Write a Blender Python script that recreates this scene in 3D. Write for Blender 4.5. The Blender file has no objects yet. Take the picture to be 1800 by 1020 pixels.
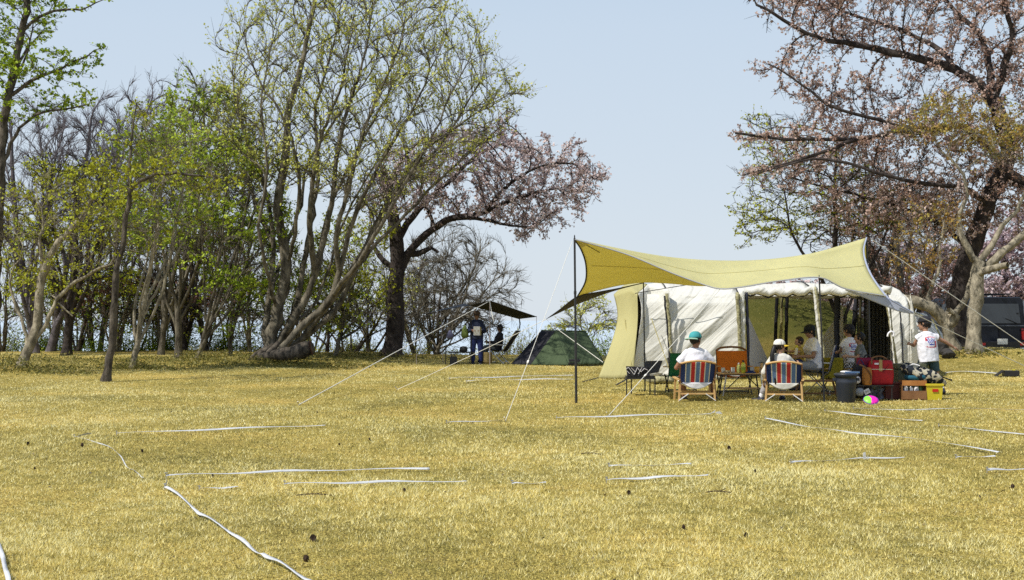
import bpy, bmesh, math, random
import numpy as np
from mathutils import Vector, Matrix
R = math.radians
random.seed(7)
rng = np.random.default_rng(11)
CAMH, FPX, HY = 1.37, 2500.0, 563.0
scene = bpy.context.scene
COL = scene.collection

# ------------------------------------------------------------------ helpers
def P(px, py, D):
    return Vector(((px-900)/FPX*D, D, CAMH+(HY-py)/FPX*D))

def gz(x, y):
    x = np.asarray(x, float); y = np.asarray(y, float)
    z = 0.035*np.sin(x*0.55+0.7*np.sin(y*0.31))*np.cos(y*0.47+1.0) + 0.02*np.sin(x*1.3+y*0.9)
    z = z*np.clip((y-4)/6, 0, 1)
    # lawn mound behind the big tent
    z = z + 2.05*np.exp(-(np.abs((x-8.9)/3.1)**4))*np.exp(-((y-46.0)/3.6)**2)
    # low bank on the right
    bx = 1/(1+np.exp(-(x-10.6)/0.5))*(0.70-0.05*np.clip(x-11.0, 0, 8))
    z = z + bx*np.exp(-((y-38.5)/2.9)**2)
    # small rises under the trees
    z = z + 0.20*np.exp(-((x+5.3)/2.6)**2-((y-51.5)/2.5)**2)
    z = z + 0.28*np.exp(-((x+7.5)/2.2)**2-((y-44.6)/1.6)**2)
    z = z + 0.22*np.exp(-((x+13.0)/1.8)**2-((y-37.0)/1.6)**2)
    z = z + 0.16*np.clip((y-40)/8, 0, 1)*np.clip((-x-6)/4, 0, 1)
    z = z - np.clip((y-56.0)*0.55, 0, 64) - 0.03*np.clip(y-56, 0, 2)
    return z

def G(px, D, dz=0.0):
    x = (px-900)/FPX*D
    return Vector((x, D, float(gz(x, D))+dz))

def GP(px, py, dz=0.0):
    "ground point seen at a pixel"
    D = FPX*CAMH/(py-HY)
    for _ in range(12):
        x = (px-900)/FPX*D
        D = 0.5*D+0.5*FPX*(CAMH-float(gz(x, D)))/(py-HY)
    x = (px-900)/FPX*D
    return Vector((x, D, float(gz(x, D))+dz))

MATS = {}
def mat(name, color, rough=0.7, var=0.0, vscale=6.0, bump=0.0, bscale=40.0, metal=0.0, trans=0.0,
        tcol=None, col2=None, spec=0.35, stretch=(1, 1, 1), detail=4.0, coat=0.0):
    if name in MATS: return MATS[name]
    m = bpy.data.materials.new(name); m.use_nodes = True
    nt = m.node_tree; N = nt.nodes; L = nt.links
    b = N['Principled BSDF']; out = N['Material Output']
    b.inputs['Roughness'].default_value = rough; b.inputs['Metallic'].default_value = metal
    b.inputs['Specular IOR Level'].default_value = spec
    b.inputs['Coat Weight'].default_value = coat
    b.inputs['Base Color'].default_value = (*color, 1)
    tc = None
    if var or bump or col2:
        tc = N.new('ShaderNodeTexCoord'); mp = N.new('ShaderNodeMapping'); mp.inputs['Scale'].default_value = stretch
        L.new(tc.outputs['Object'], mp.inputs['Vector'])
    if var or col2:
        n = N.new('ShaderNodeTexNoise'); n.inputs['Scale'].default_value = vscale; n.inputs['Detail'].default_value = detail
        L.new(mp.outputs[0], n.inputs['Vector'])
        cr = N.new('ShaderNodeValToRGB'); cr.color_ramp.elements[0].position = 0.33; cr.color_ramp.elements[1].position = 0.67
        c2 = col2 if col2 else tuple(min(1, c*(1+var)) for c in color)
        c1 = color if col2 else tuple(c*(1-var) for c in color)
        cr.color_ramp.elements[0].color = (*c1, 1); cr.color_ramp.elements[1].color = (*c2, 1)
        L.new(n.outputs['Fac'], cr.inputs['Fac']); L.new(cr.outputs[0], b.inputs['Base Color'])
    if bump:
        n2 = N.new('ShaderNodeTexNoise'); n2.inputs['Scale'].default_value = bscale; n2.inputs['Detail'].default_value = 6
        L.new(mp.outputs[0], n2.inputs['Vector'])
        bp = N.new('ShaderNodeBump'); bp.inputs['Strength'].default_value = bump; bp.inputs['Distance'].default_value = 0.03
        L.new(n2.outputs['Fac'], bp.inputs['Height']); L.new(bp.outputs[0], b.inputs['Normal'])
    if trans:
        t = N.new('ShaderNodeBsdfTranslucent'); t.inputs['Color'].default_value = (*(tcol or color), 1)
        mx = N.new('ShaderNodeMixShader'); mx.inputs[0].default_value = trans
        L.new(b.outputs[0], mx.inputs[1]); L.new(t.outputs[0], mx.inputs[2]); L.new(mx.outputs[0], out.inputs['Surface'])
    MATS[name] = m
    return m

def leafmat(name, cols, trans=0.28, rough=0.55):
    "foliage: colour picked per leaf from the attribute 'tint'"
    m = bpy.data.materials.new(name); m.use_nodes = True
    nt = m.node_tree; N = nt.nodes; L = nt.links
    b = N['Principled BSDF']; out = N['Material Output']
    a = N.new('ShaderNodeAttribute'); a.attribute_name = 'tint'
    cr = N.new('ShaderNodeValToRGB'); e = cr.color_ramp.elements
    e[0].color = (*cols[0], 1); e[1].color = (*cols[-1], 1)
    for i, c in enumerate(cols[1:-1]):
        q = e.new((i+1)/(len(cols)-1)); q.color = (*c, 1)
    L.new(a.outputs['Fac'], cr.inputs['Fac']); L.new(cr.outputs[0], b.inputs['Base Color'])
    b.inputs['Roughness'].default_value = rough; b.inputs['Specular IOR Level'].default_value = 0.3
    t = N.new('ShaderNodeBsdfTranslucent'); L.new(cr.outputs[0], t.inputs['Color'])
    mx = N.new('ShaderNodeMixShader'); mx.inputs[0].default_value = trans
    L.new(b.outputs[0], mx.inputs[1]); L.new(t.outputs[0], mx.inputs[2]); L.new(mx.outputs[0], out.inputs['Surface'])
    return m

def npmesh(name, verts, faces, mats, parent=None, tint=None, smooth=False, midx=None):
    "mesh from numpy arrays; faces (n,k)"
    me = bpy.data.meshes.new(name)
    v = np.asarray(verts, np.float32)
    flist = faces if isinstance(faces, list) else [faces]
    flist = [np.asarray(f, np.int32) for f in flist if len(f)]
    tot = sum(f.size for f in flist); nf = sum(len(f) for f in flist)
    me.vertices.add(len(v)); me.vertices.foreach_set('co', v.ravel())
    me.loops.add(tot); me.loops.foreach_set('vertex_index', np.concatenate([f.ravel() for f in flist]))
    me.polygons.add(nf)
    sizes = np.concatenate([np.full(len(f), f.shape[1], np.int32) for f in flist])
    starts = np.concatenate([[0], np.cumsum(sizes)[:-1]]).astype(np.int32)
    me.polygons.foreach_set('loop_start', starts)
    if midx is not None: me.polygons.foreach_set('material_index', np.asarray(midx, np.int32))
    me.update(calc_edges=True)
    if smooth: me.polygons.foreach_set('use_smooth', np.ones(nf, bool))
    if tint is not None:
        at = me.attributes.new('tint', 'FLOAT', 'POINT'); at.data.foreach_set('value', np.asarray(tint, np.float32))
    for m in (mats if isinstance(mats, (list, tuple)) else [mats]): me.materials.append(m)
    o = bpy.data.objects.new(name, me); COL.objects.link(o)
    if parent: o.parent = parent
    return o

def tag(o, label=None, cat=None, group=None, kind=None):
    if label: o['label'] = label
    if cat: o['category'] = cat
    if group: o['group'] = group
    if kind: o['kind'] = kind
    return o

def thing(name, label, cat, loc=(0, 0, 0), rz=0.0, group=None):
    o = bpy.data.objects.new(name, None); COL.objects.link(o)
    o.location = loc; o.rotation_euler = (0, 0, rz); o.empty_display_size = 0.2
    return tag(o, label, cat, group)

def dup(root, loc=None, rz=None, label=None):
    r = root.copy(); COL.objects.link(r)
    if loc is not None: r.location = loc
    if rz is not None: r.rotation_euler = (0, 0, rz)
    if label: r['label'] = label
    for ch in list(root.children):
        c = ch.copy(); COL.objects.link(c); c.parent = r
        for g in list(ch.children):
            d = g.copy(); COL.objects.link(d); d.parent = c
    return r

class MB:
    "collects shapes, then links them as one mesh object"
    def __init__(s): s.v = []; s.f = []; s.m = []; s.mi = 0
    def add(s, vs, fs):
        o = len(s.v); s.v += [tuple(v) for v in vs]
        for f in fs: s.f.append([i+o for i in f]); s.m.append(s.mi)
        return s
    def box(s, c, size, rot=None, taper=1.0):
        hx, hy, hz = size[0]/2, size[1]/2, size[2]/2
        b = min(hx, hy, hz)*0.12
        vs = []
        for z in (-hz, -hz+b, hz-b, hz):
            t = taper if z > 0 else 1.0
            i = b if abs(z) == hz else 0
            x, y = (hx-i)*t, (hy-i)*t
            vs += [Vector((-x, -y, z)), Vector((x, -y, z)), Vector((x, y, z)), Vector((-x, y, z))]
        M = rot if rot is not None else Matrix.Identity(3)
        vs = [M @ v+Vector(c) for v in vs]
        fs = [(3, 2, 1, 0), (12, 13, 14, 15)]
        for k in range(3):
            for j in range(4):
                a = k*4+j; b2 = k*4+(j+1) % 4; fs.append((a, b2, b2+4, a+4))
        return s.add(vs, fs)
    def tube(s, pts, r, k=8, caps=True):
        pts = [Vector(p) for p in pts]; n = len(pts)
        rr = r if isinstance(r, (list, tuple)) else [r]*n
        vs = []; fs = []; u = None
        for i, p in enumerate(pts):
            d = (pts[min(i+1, n-1)]-pts[max(i-1, 0)]).normalized()
            if u is None:
                u = d.orthogonal().normalized()
            else:
                u = (u-d*u.dot(d));  u = u.normalized() if u.length > 1e-6 else d.orthogonal().normalized()
            w = d.cross(u)
            for j in range(k):
                a = 2*math.pi*j/k; vs.append(p+(u*math.cos(a)+w*math.sin(a))*rr[i])
        for i in range(n-1):
            for j in range(k):
                fs.append((i*k+j, i*k+(j+1) % k, (i+1)*k+(j+1) % k, (i+1)*k+j))
        if caps: fs += [tuple(range(k))[::-1], tuple((n-1)*k+j for j in range(k))]
        return s.add(vs, fs)
    def bar(s, a, b, w, h=None, up=(0, 0, 1)):
        "rectangular bar from a to b"
        a = Vector(a); b = Vector(b); h = h or w
        d = (b-a); L = d.length; d.normalize(); u = Vector(up)
        if abs(d.dot(u)) > 0.95: u = Vector((0, 1, 0))
        x = u.cross(d).normalized(); y = d.cross(x)
        M = Matrix((x, y, d)).transposed()
        return s.box((a+b)/2, (w, h, L), M)
    def lathe(s, prof, c=(0, 0, 0), k=20, sx=1, sy=1, rot=None):
        vs = []; fs = []; n = len(prof); M = rot if rot is not None else Matrix.Identity(3)
        for r, z in prof:
            for j in range(k):
                a = 2*math.pi*j/k; vs.append(M @ Vector((r*math.cos(a)*sx, r*math.sin(a)*sy, z))+Vector(c))
        for i in range(n-1):
            for j in range(k):
                fs.append((i*k+j, i*k+(j+1) % k, (i+1)*k+(j+1) % k, (i+1)*k+j))
        fs += [tuple(range(k))[::-1], tuple((n-1)*k+j for j in range(k))]
        return s.add(vs, fs)
    def ball(s, c, r, k=16, n=10, rot=None):
        r = r if isinstance(r, (tuple, list)) else (r, r, r)
        M = rot if rot is not None else Matrix.Identity(3)
        vs = []; fs = []
        for i in range(n+1):
            t = math.pi*i/n
            t = min(max(t, 0.02), math.pi-0.02)
            for j in range(k):
                a = 2*math.pi*j/k
                vs.append(M @ Vector((r[0]*math.sin(t)*math.cos(a), r[1]*math.sin(t)*math.sin(a), -r[2]*math.cos(t)))+Vector(c))
        for i in range(n):
            for j in range(k):
                fs.append((i*k+j, i*k+(j+1) % k, (i+1)*k+(j+1) % k, (i+1)*k+j))
        fs += [tuple(range(k))[::-1], tuple(n*k+j for j in range(k))]
        return s.add(vs, fs)
    def limb(s, p0, p1, r0, r1, side=None, wide=1.0, cap0=True, cap1=True, k=14):
        "tapered capsule, optionally wider along side"
        p0 = Vector(p0); p1 = Vector(p1); d = p1-p0; L = d.length; d.normalize()
        u = Vector(side) if side else d.orthogonal()
        u = (u-d*u.dot(d)).normalized(); w = d.cross(u)
        w0, w1 = wide if isinstance(wide, tuple) else (wide, wide)
        rings = []
        if cap0:
            for a in (80, 55, 28): rings.append((-r0*math.sin(R(a)), r0*math.cos(R(a)), w0))
        for t in (0, .33, .67, 1): rings.append((L*t, r0+(r1-r0)*t, w0+(w1-w0)*t))
        if cap1:
            for a in (28, 55, 80): rings.append((L+r1*math.sin(R(a)), r1*math.cos(R(a)), w1))
        vs = []; fs = []
        for (t, r, ww) in rings:
            for j in range(k):
                a = 2*math.pi*j/k; vs.append(p0+d*t+u*(math.cos(a)*r*ww)+w*(math.sin(a)*r))
        n = len(rings)
        for i in range(n-1):
            for j in range(k):
                fs.append((i*k+j, i*k+(j+1) % k, (i+1)*k+(j+1) % k, (i+1)*k+j))
        fs += [tuple(range(k))[::-1], tuple((n-1)*k+j for j in range(k))]
        return s.add(vs, fs)
    def grid(s, fn, nu, nv, th=0.0, mi=None):
        "sheet fn(u,v); th>0 gives it a back face"
        vs = [Vector(fn(i/nu, j/nv)) for i in range(nu+1) for j in range(nv+1)]
        fs = []; W = nv+1
        for i in range(nu):
            for j in range(nv):
                fs.append((i*W+j, (i+1)*W+j, (i+1)*W+j+1, i*W+j+1))
        if mi:
            o = len(s.v); s.v += [tuple(v) for v in vs]
            q = 0
            for i in range(nu):
                for j in range(nv):
                    s.f.append([a+o for a in fs[q]]); s.m.append(mi(i/nu, j/nv)); q += 1
        else: s.add(vs, fs)
        return s
    def prism(s, poly, d):
        "closed polygon (3D points) pushed by vector d"
        n = len(poly); d = Vector(d); vs = [Vector(p) for p in poly]+[Vector(p)+d for p in poly]
        fs = [tuple(range(n))[::-1], tuple(range(n, 2*n))]+[(i, (i+1) % n, n+(i+1) % n, n+i) for i in range(n)]
        return s.add(vs, fs)
    def build(s, name, mats, parent=None, smooth=False, solid=0.0, loc=None, autos=True):
        me = bpy.data.meshes.new(name); me.from_pydata(s.v, [], s.f)
        ml = mats if isinstance(mats, (list, tuple)) else [mats]
        for m in ml: me.materials.append(m)
        me.polygons.foreach_set('material_index', s.m)
        bm = bmesh.new(); bm.from_mesh(me); bmesh.ops.recalc_face_normals(bm, faces=bm.faces); bm.to_mesh(me); bm.free()
        if smooth: me.polygons.foreach_set('use_smooth', [True]*len(me.polygons))
        me.update()
        o = bpy.data.objects.new(name, me); COL.objects.link(o)
        if parent: o.parent = parent
        if loc is not None: o.location = loc
        if solid:
            md = o.modifiers.new('thick', 'SOLIDIFY'); md.thickness = solid; md.offset = 0
        return o

def rot(ax, deg): return Matrix.Rotation(R(deg), 3, ax)

def spline(pts, per=6):
    pts = [Vector(p) for p in pts]; out = []
    n = len(pts)
    for i in range(n-1):
        p0 = pts[max(i-1, 0)]; p1 = pts[i]; p2 = pts[i+1]; p3 = pts[min(i+2, n-1)]
        for k in range(per):
            t = k/per
            out.append(0.5*((2*p1)+(p2-p0)*t+(2*p0-5*p1+4*p2-p3)*t*t+(3*p1-p0-3*p2+p3)*t*t*t))
    out.append(pts[-1]); return out

# ------------------------------------------------------------------ camera, light, sky
cam = bpy.data.cameras.new('camera'); co = bpy.data.objects.new('camera', cam); COL.objects.link(co)
co.location = (0, 0, CAMH); co.rotation_euler = (R(90), 0, 0)
cam.sensor_width = 36; cam.lens = 50; cam.shift_y = (HY-510)/1800.0
cam.clip_start = 0.1; cam.clip_end = 300000
scene.camera = co
SUN_EL, SUN_DIR = 53.0, Vector((-0.84, -0.54, 0)).normalized()
sd = Vector((SUN_DIR.x*math.cos(R(SUN_EL)), SUN_DIR.y*math.cos(R(SUN_EL)), math.sin(R(SUN_EL))))
sl = bpy.data.lights.new('sun', 'SUN'); so = bpy.data.objects.new('sun', sl); COL.objects.link(so)
sl.energy = 4.8; sl.angle = R(0.53); sl.color = (1.0, 0.955, 0.87)
so.rotation_euler = sd.to_track_quat('Z', 'Y').to_euler()
w = bpy.data.worlds.new('World'); scene.world = w; w.use_nodes = True
NT = w.node_tree; bg = NT.nodes['Background']
sky = NT.nodes.new('ShaderNodeTexSky'); sky.sky_type = 'NISHITA'; sky.sun_disc = False
sky.sun_elevation = R(SUN_EL); sky.sun_rotation = math.atan2(sd.x, sd.y)
sky.altitude = 0; sky.air_density = 1.0; sky.dust_density = 0.6; sky.ozone_density = 1.0
bg.inputs[1].default_value = 0.13
# hazy air low in the sky: the sky colour pales towards the horizon
_tc = NT.nodes.new('ShaderNodeTexCoord'); _sx = NT.nodes.new('ShaderNodeSeparateXYZ'); NT.links.new(_tc.outputs['Generated'], _sx.inputs[0])
_hz = NT.nodes.new('ShaderNodeValToRGB'); _e = _hz.color_ramp.elements
_e[0].position, _e[0].color = 0.0, (0.70/0.13, 0.77/0.13, 0.84/0.13, 1); _e[1].position, _e[1].color = 0.24, (0.58/0.13, 0.70/0.13, 0.84/0.13, 1)
_mf = NT.nodes.new('ShaderNodeMapRange'); _mf.inputs[1].default_value = 0.2; _mf.inputs[2].default_value = 0.75; _mf.inputs[3].default_value = 0.93; _mf.inputs[4].default_value = 0.1
_mx = NT.nodes.new('ShaderNodeMix'); _mx.data_type = 'RGBA'
NT.links.new(_sx.outputs[2], _hz.inputs[0]); NT.links.new(_sx.outputs[2], _mf.inputs[0])
NT.links.new(_mf.outputs[0], _mx.inputs[0]); NT.links.new(sky.outputs[0], _mx.inputs[6]); NT.links.new(_hz.outputs[0], _mx.inputs[7])
NT.links.new(_mx.outputs[2], bg.inputs[0])
vs_ = scene.view_settings; vs_.view_transform = 'Standard'; vs_.look = 'None'; vs_.exposure = 0.0; vs_.gamma = 1.0
scene.cycles.max_bounces = 6; scene.cycles.transparent_max_bounces = 12
scene.cycles.use_denoising = False

# ------------------------------------------------------------------ ground, sea
ys = np.concatenate([np.arange(-4, 60, 0.4), 60*1.12**np.arange(0, 12)])
xs = np.concatenate([-45-10*1.5**np.arange(6, -1, -1), np.arange(-45, 45.1, 0.45), 45+10*1.5**np.arange(0, 7)])
X, Y = np.meshgrid(xs, ys); Z = gz(X, Y)
nx = len(xs); ny = len(ys)
idx = np.arange(nx*ny).reshape(ny, nx)
quads = np.stack([idx[:-1, :-1], idx[:-1, 1:], idx[1:, 1:], idx[1:, :-1]], -1).reshape(-1, 4)
def groundmat():
    m = bpy.data.materials.new('dry_lawn'); m.use_nodes = True; nt = m.node_tree; N = nt.nodes; L = nt.links
    b = N['Principled BSDF']; b.inputs['Roughness'].default_value = 0.9; b.inputs['Specular IOR Level'].default_value = 0.1
    tc = N.new('ShaderNodeTexCoord')
    def noise(s, d=5, st=None):
        n = N.new('ShaderNodeTexNoise'); n.inputs['Scale'].default_value = s; n.inputs['Detail'].default_value = d
        L.new(tc.outputs['Object'], n.inputs['Vector']); return n
    def ramp(n, stops):
        c = N.new('ShaderNodeValToRGB'); e = c.color_ramp.elements
        e[0].position, e[0].color = stops[0][0], (*stops[0][1], 1); e[1].position, e[1].color = stops[-1][0], (*stops[-1][1], 1)
        for p, q in stops[1:-1]:
            z = e.new(p); z.color = (*q, 1)
        L.new(n.outputs['Fac'], c.inputs['Fac']); return c
    big = ramp(noise(0.33, 6), [(0.34, (0.31, 0.27, 0.09)), (0.5, (0.49, 0.405, 0.125)), (0.66, (0.70, 0.54, 0.18))])
    fine = ramp(noise(55, 6), [(0.36, (0.22, 0.17, 0.09)), (0.5, (0.8, 0.76, 0.66)), (0.66, (1.3, 1.25, 1.1))])
    mid = ramp(noise(4.0, 8), [(0.30, (0.62, 0.66, 0.55)), (0.55, (1, 1, 1)), (0.75, (1.12, 1.08, 1.0))])
    def mul(a, c):
        x = N.new('ShaderNodeMix'); x.data_type = 'RGBA'; x.blend_type = 'MULTIPLY'; x.inputs[0].default_value = 1
        L.new(a, x.inputs[6]); L.new(c, x.inputs[7]); return x.outputs[2]
    c = mul(mul(big.outputs[0], fine.outputs[0]), mid.outputs[0])
    # green tufts
    gn = ramp(noise(0.55, 7), [(0.60, (0, 0, 0)), (0.74, (0.55, 0.55, 0.55))])
    x = N.new('ShaderNodeMix'); x.data_type = 'RGBA'; L.new(gn.outputs[0], x.inputs[0]); L.new(c, x.inputs[6])
    x.inputs[7].default_value = (0.13, 0.14, 0.035, 1)
    # the mound behind the tent is greener turf
    sx = N.new('ShaderNodeSeparateXYZ'); L.new(tc.outputs['Object'], sx.inputs[0])
    mr = N.new('ShaderNodeMapRange'); mr.inputs[1].default_value = 0.45; mr.inputs[2].default_value = 1.0; mr.inputs[3].default_value = 0; mr.inputs[4].default_value = 0.8
    L.new(sx.outputs[2], mr.inputs[0])
    x2 = N.new('ShaderNodeMix'); x2.data_type = 'RGBA'; L.new(mr.outputs[0], x2.inputs[0]); L.new(x.outputs[2], x2.inputs[6]); x2.inputs[7].default_value = (0.15, 0.17, 0.04, 1)
    L.new(x2.outputs[2], b.inputs['Base Color'])
    bp = N.new('ShaderNodeBump'); bp.inputs['Strength'].default_value = 0.9; bp.inputs['Distance'].default_value = 0.05
    L.new(noise(38, 8).outputs['Fac'], bp.inputs['Height']); L.new(bp.outputs[0], b.inputs['Normal'])
    return m
gm = groundmat()
g = npmesh('ground', np.stack([X, Y, Z], -1).reshape(-1, 3), quads, gm, smooth=True); tag(g, kind='structure')
sm = mat('sea_water', (0.46, 0.54, 0.61), rough=0.6, bump=0.1, bscale=0.02)  # pale base colour stands in for haze over the water
s_ = MB().grid(lambda u, v: (-150000+300000*u, 70+200000*v**3, -60), 4, 12).build('sea', sm); tag(s_, kind='structure')

# grass blades: a real mesh of short dry blades
def grass(name, N, d0, d1, h, wd, green=0.0, region=None, tintshift=0.0, mat_=None):
    u = rng.random(N)
    D = d0*(d1/d0)**u if region is None else None
    if region is None:
        px = rng.uniform(-980, 980, N); x = px/FPX*D; y = D
    else:
        x, y = region(N)
        D = y
    z = gz(x, y)
    ang = rng.uniform(0, 2*np.pi, N); lean = rng.uniform(0.35, 1.42, N); la = rng.uniform(0, 2*np.pi, N)
    patch = 0.5+0.5*np.sin(x*0.8+1.7*np.sin(y*0.5))*np.cos(y*0.9+np.sin(x*0.7)*1.3)
    cl = np.sin(x*11+2.3*np.sin(y*6.1)+1.3*np.sin(x*3.7))*np.sin(y*8.3+2.1*np.sin(x*5.3)+np.sin(y*2.9))
    hh = h*rng.uniform(0.5, 1.35, N)*(0.75+0.5*patch)*(1+0.35*cl)
    ww = wd*(D/10)**0.75*rng.uniform(0.6, 1.3, N)
    dx, dy = np.cos(ang)*ww/2, np.sin(ang)*ww/2
    tx, ty = np.cos(la)*hh*np.sin(lean), np.sin(la)*hh*np.sin(lean); tz = hh*np.cos(lean)
    V = np.empty((N, 3, 3)); V[:, 0] = np.stack([x-dx, y-dy, z-0.004], -1); V[:, 1] = np.stack([x+dx, y+dy, z-0.004], -1)
    V[:, 2] = np.stack([x+tx, y+ty, z+tz], -1)
    t = np.clip(rng.normal(0.52, 0.34, N)+0.16*np.sin(x*0.9+1.5*np.sin(y*0.37)+2)*np.sin(y*0.55+1.1*np.sin(x*0.6))+0.20*(patch-0.5)+0.10*np.sin(x*0.23+1)*np.sin(y*0.21)+0.20*cl+0.10*np.sin(x*2.1+2*np.sin(y*1.3))*np.sin(y*1.9+np.sin(x))+tintshift, 0, 1)
    return npmesh(name, V.reshape(-1, 3), np.arange(N*3).reshape(-1, 3), mat_, tint=np.repeat(t, 3))
gl = leafmat('dry_grass_blade', [(0.17, 0.15, 0.045), (0.50, 0.425, 0.12), (0.86, 0.715, 0.225), (0.98, 0.91, 0.50)], trans=0.35, rough=0.6)
tag(grass('grass', 680000, 6.8, 52, 0.028, 0.0075, mat_=gl), kind='stuff', cat='grass', label='short dry straw coloured grass blades all over the lawn')
# ------------------------------------------------------------------ trees
def inpoly(px, py, poly):
    c = np.zeros(len(px), bool); n = len(poly)
    for i in range(n):
        x1, y1 = poly[i]; x2, y2 = poly[(i+1) % n]
        k = ((y1 > py) != (y2 > py)) & (px < (x2-x1)*(py-y1)/(y2-y1+1e-9)+x1)
        c ^= k
    return c

def nrm(a): return a/np.maximum(np.linalg.norm(a, axis=-1, keepdims=True), 1e-9)

def tree(name, label, cat, D, stems, envs, nattr, th, bark, leaf=None, lsize=0.06, nleaf=3, step=0.26, up=0.25,
         inertia=0.9, tip=0.006, twigs=2, tlen=0.4, iters=110, kill=0.32, reach=4.0, jit=0.18, tjit=0.5, group=None, hole=0.0, seed=1,
         tup=0.25, tintb=0.5, lcl=0.12, flat=0.0, expo=2.3, keep=0.6):
    """stems: [(r_base, r_tip, [(px,py[,dD]),...])]; the first starts on the ground.
    envs: polygons in pixels in which the crown grows; th half depth of the crown in metres"""
    rg = np.random.default_rng(seed)
    pos = []; par = []; rmin = []
    for si, (r0, r1, pts) in enumerate(stems):
        w = [P(p[0], p[1], D+(p[2] if len(p) > 2 else 0)) for p in pts]
        if si == 0:
            b0 = w[0]; w[0] = Vector((b0.x, b0.y, float(gz(b0.x, b0.y))-0.12))
        sp = spline(w, 8)
        acc = 0; out = [sp[0]]
        for a, b in zip(sp, sp[1:]):
            acc += (b-a).length
            if acc >= step: out.append(b); acc = 0
        out = [np.array(o) for o in out]
        n = len(out)
        if si == 0: parent = -1; s0 = 0
        else:
            A = np.array(pos); parent = int(np.argmin(np.linalg.norm(A-out[0], axis=1))); s0 = 0
            if np.linalg.norm(A[parent]-out[0]) < 0.3 and n > 2: s0 = 1
        for i in range(s0, n):
            j = rg.normal(0, 0.018, 3) if i > 0 else 0
            pos.append(out[i]+j); par.append(parent); rmin.append(r0+(r1-r0)*i/max(1, n-1)); parent = len(pos)-1
    nst = len(pos)
    # attractors
    AT = []
    tot = sum(abs(sum(p[i][0]*p[(i+1) % len(p)][1]-p[(i+1) % len(p)][0]*p[i][1] for i in range(len(p)))) for p in envs)
    for p in envs:
        ar = abs(sum(p[i][0]*p[(i+1) % len(p)][1]-p[(i+1) % len(p)][0]*p[i][1] for i in range(len(p))))
        n = int(nattr*ar/tot)
        q = np.array(p); got = 0; c = (q.max(0)+q.min(0))/2; hs = (q.max(0)-q.min(0))/2
        while got < n:
            px = rg.uniform(q[:, 0].min(), q[:, 0].max(), n*2); py = rg.uniform(q[:, 1].min(), q[:, 1].max(), n*2)
            k = inpoly(px, py, p); px, py = px[k], py[k]
            rr = np.sqrt(np.clip(1-((px-c[0])/hs[0])**2*0.8-((py-c[1])/hs[1])**2*0.5, 0.06, 1))
            dd = D+rg.uniform(-1, 1, len(px))*th*rr
            a = np.stack([(px-900)/FPX*D, dd, CAMH+(HY-py)/FPX*D], -1)
            if hole:
                f = np.sin(a[:, 0]*1.9+seed)*np.sin(a[:, 2]*2.3+seed*2)*np.sin(a[:, 1]*1.7+1)+0.5*np.sin(a[:, 0]*4.1)*np.sin(a[:, 2]*4.7+seed)
                a = a[f > hole-0.6]
            AT.append(a[:n-got]); got += len(a)
    AT = np.concatenate(AT)
    AT = AT[AT[:, 2] > 0.5]
    cap = nst+12000
    POS = np.zeros((cap, 3)); POS[:nst] = pos; PAR = np.full(cap, -1); PAR[:nst] = par
    RM = np.zeros(cap); RM[:nst] = rmin
    DIR = np.zeros((cap, 3)); DIR[:, 2] = 1
    for i in range(nst):
        if PAR[i] >= 0: DIR[i] = nrm(POS[i]-POS[PAR[i]])
    nn = nst
    bd = np.full(len(AT), 1e9); bi = np.zeros(len(AT), int)
    # only the upper parts of the stems may sprout
    can = np.zeros(cap, bool); can[:nst] = POS[:nst, 2] > min(1.2, POS[:nst, 2].max()*0.3); can[nst:] = True
    kids = np.zeros(cap, int)
    new = np.arange(nst)[can[:nst]]
    alive = np.ones(len(AT), bool)
    for it in range(iters):
        for c0 in range(0, len(new), 400):
            nw = new[c0:c0+400]
            d = np.linalg.norm(AT[:, None, :]-POS[nw][None], axis=2)
            m = d.argmin(1); dm = d[np.arange(len(AT)), m]
            k = dm < bd; bd[k] = dm[k]; bi[k] = nw[m[k]]
        alive &= bd > kill
        act = alive & (bd < reach)
        if not act.any(): break
        ids, inv = np.unique(bi[act], return_inverse=True)
        v = nrm(AT[act]-POS[bi[act]])
        S = np.zeros((len(ids), 3)); np.add.at(S, inv, v)
        ok = kids[ids] < 4
        if not ok.any(): break
        d = nrm(S)+inertia*DIR[ids]+rg.normal(0, jit, S.shape); d[:, 2] += up
        d = nrm(d)[ok]; ids = ids[ok]
        n2 = len(ids)
        if nn+n2 > cap: break
        np_ = POS[ids]+d*step*rg.uniform(0.8, 1.2, (n2, 1))
        POS[nn:nn+n2] = np_; PAR[nn:nn+n2] = ids; DIR[nn:nn+n2] = d; kids[ids] += 1
        new = np.arange(nn, nn+n2); nn += n2
    POS = POS[:nn]; PAR = PAR[:nn]; RM = RM[:nn]; DIR = DIR[:nn]
    # radii by pipe model
    e = expo; acc = np.zeros(nn)
    RAD = np.zeros(nn)
    for i in range(nn-1, -1, -1):
        if acc[i] == 0: acc[i] = tip**e
        RAD[i] = acc[i]**(1/e)
        if PAR[i] >= 0: acc[PAR[i]] += acc[i]
    # stems keep their drawn radius, other wood never thicker than 60% of what it grows on
    RAD[:nst] = np.maximum(RM[:nst], np.minimum(RAD[:nst], RM[:nst]*1.1))
    for i in range(nst, nn): RAD[i] = min(RAD[i], RAD[PAR[i]]*(0.97 if PAR[i] >= nst else 0.6))
    # root flare
    zb = POS[0, 2]
    fl = np.clip(1-(POS[:nst, 2]-zb)/0.55, 0, 1); RAD[:nst] *= 1+0.4*fl**2*(np.hypot(POS[:nst, 0]-POS[0, 0], POS[:nst, 1]-POS[0, 1]) < 0.9)
    # chains
    main = np.full(nn, -1)
    for i in range(nn-1, 0, -1):
        p = PAR[i]
        if p >= 0 and (main[p] < 0 or RAD[i] > RAD[main[p]] or (i < nst and main[p] >= nst)): main[p] = i
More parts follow.
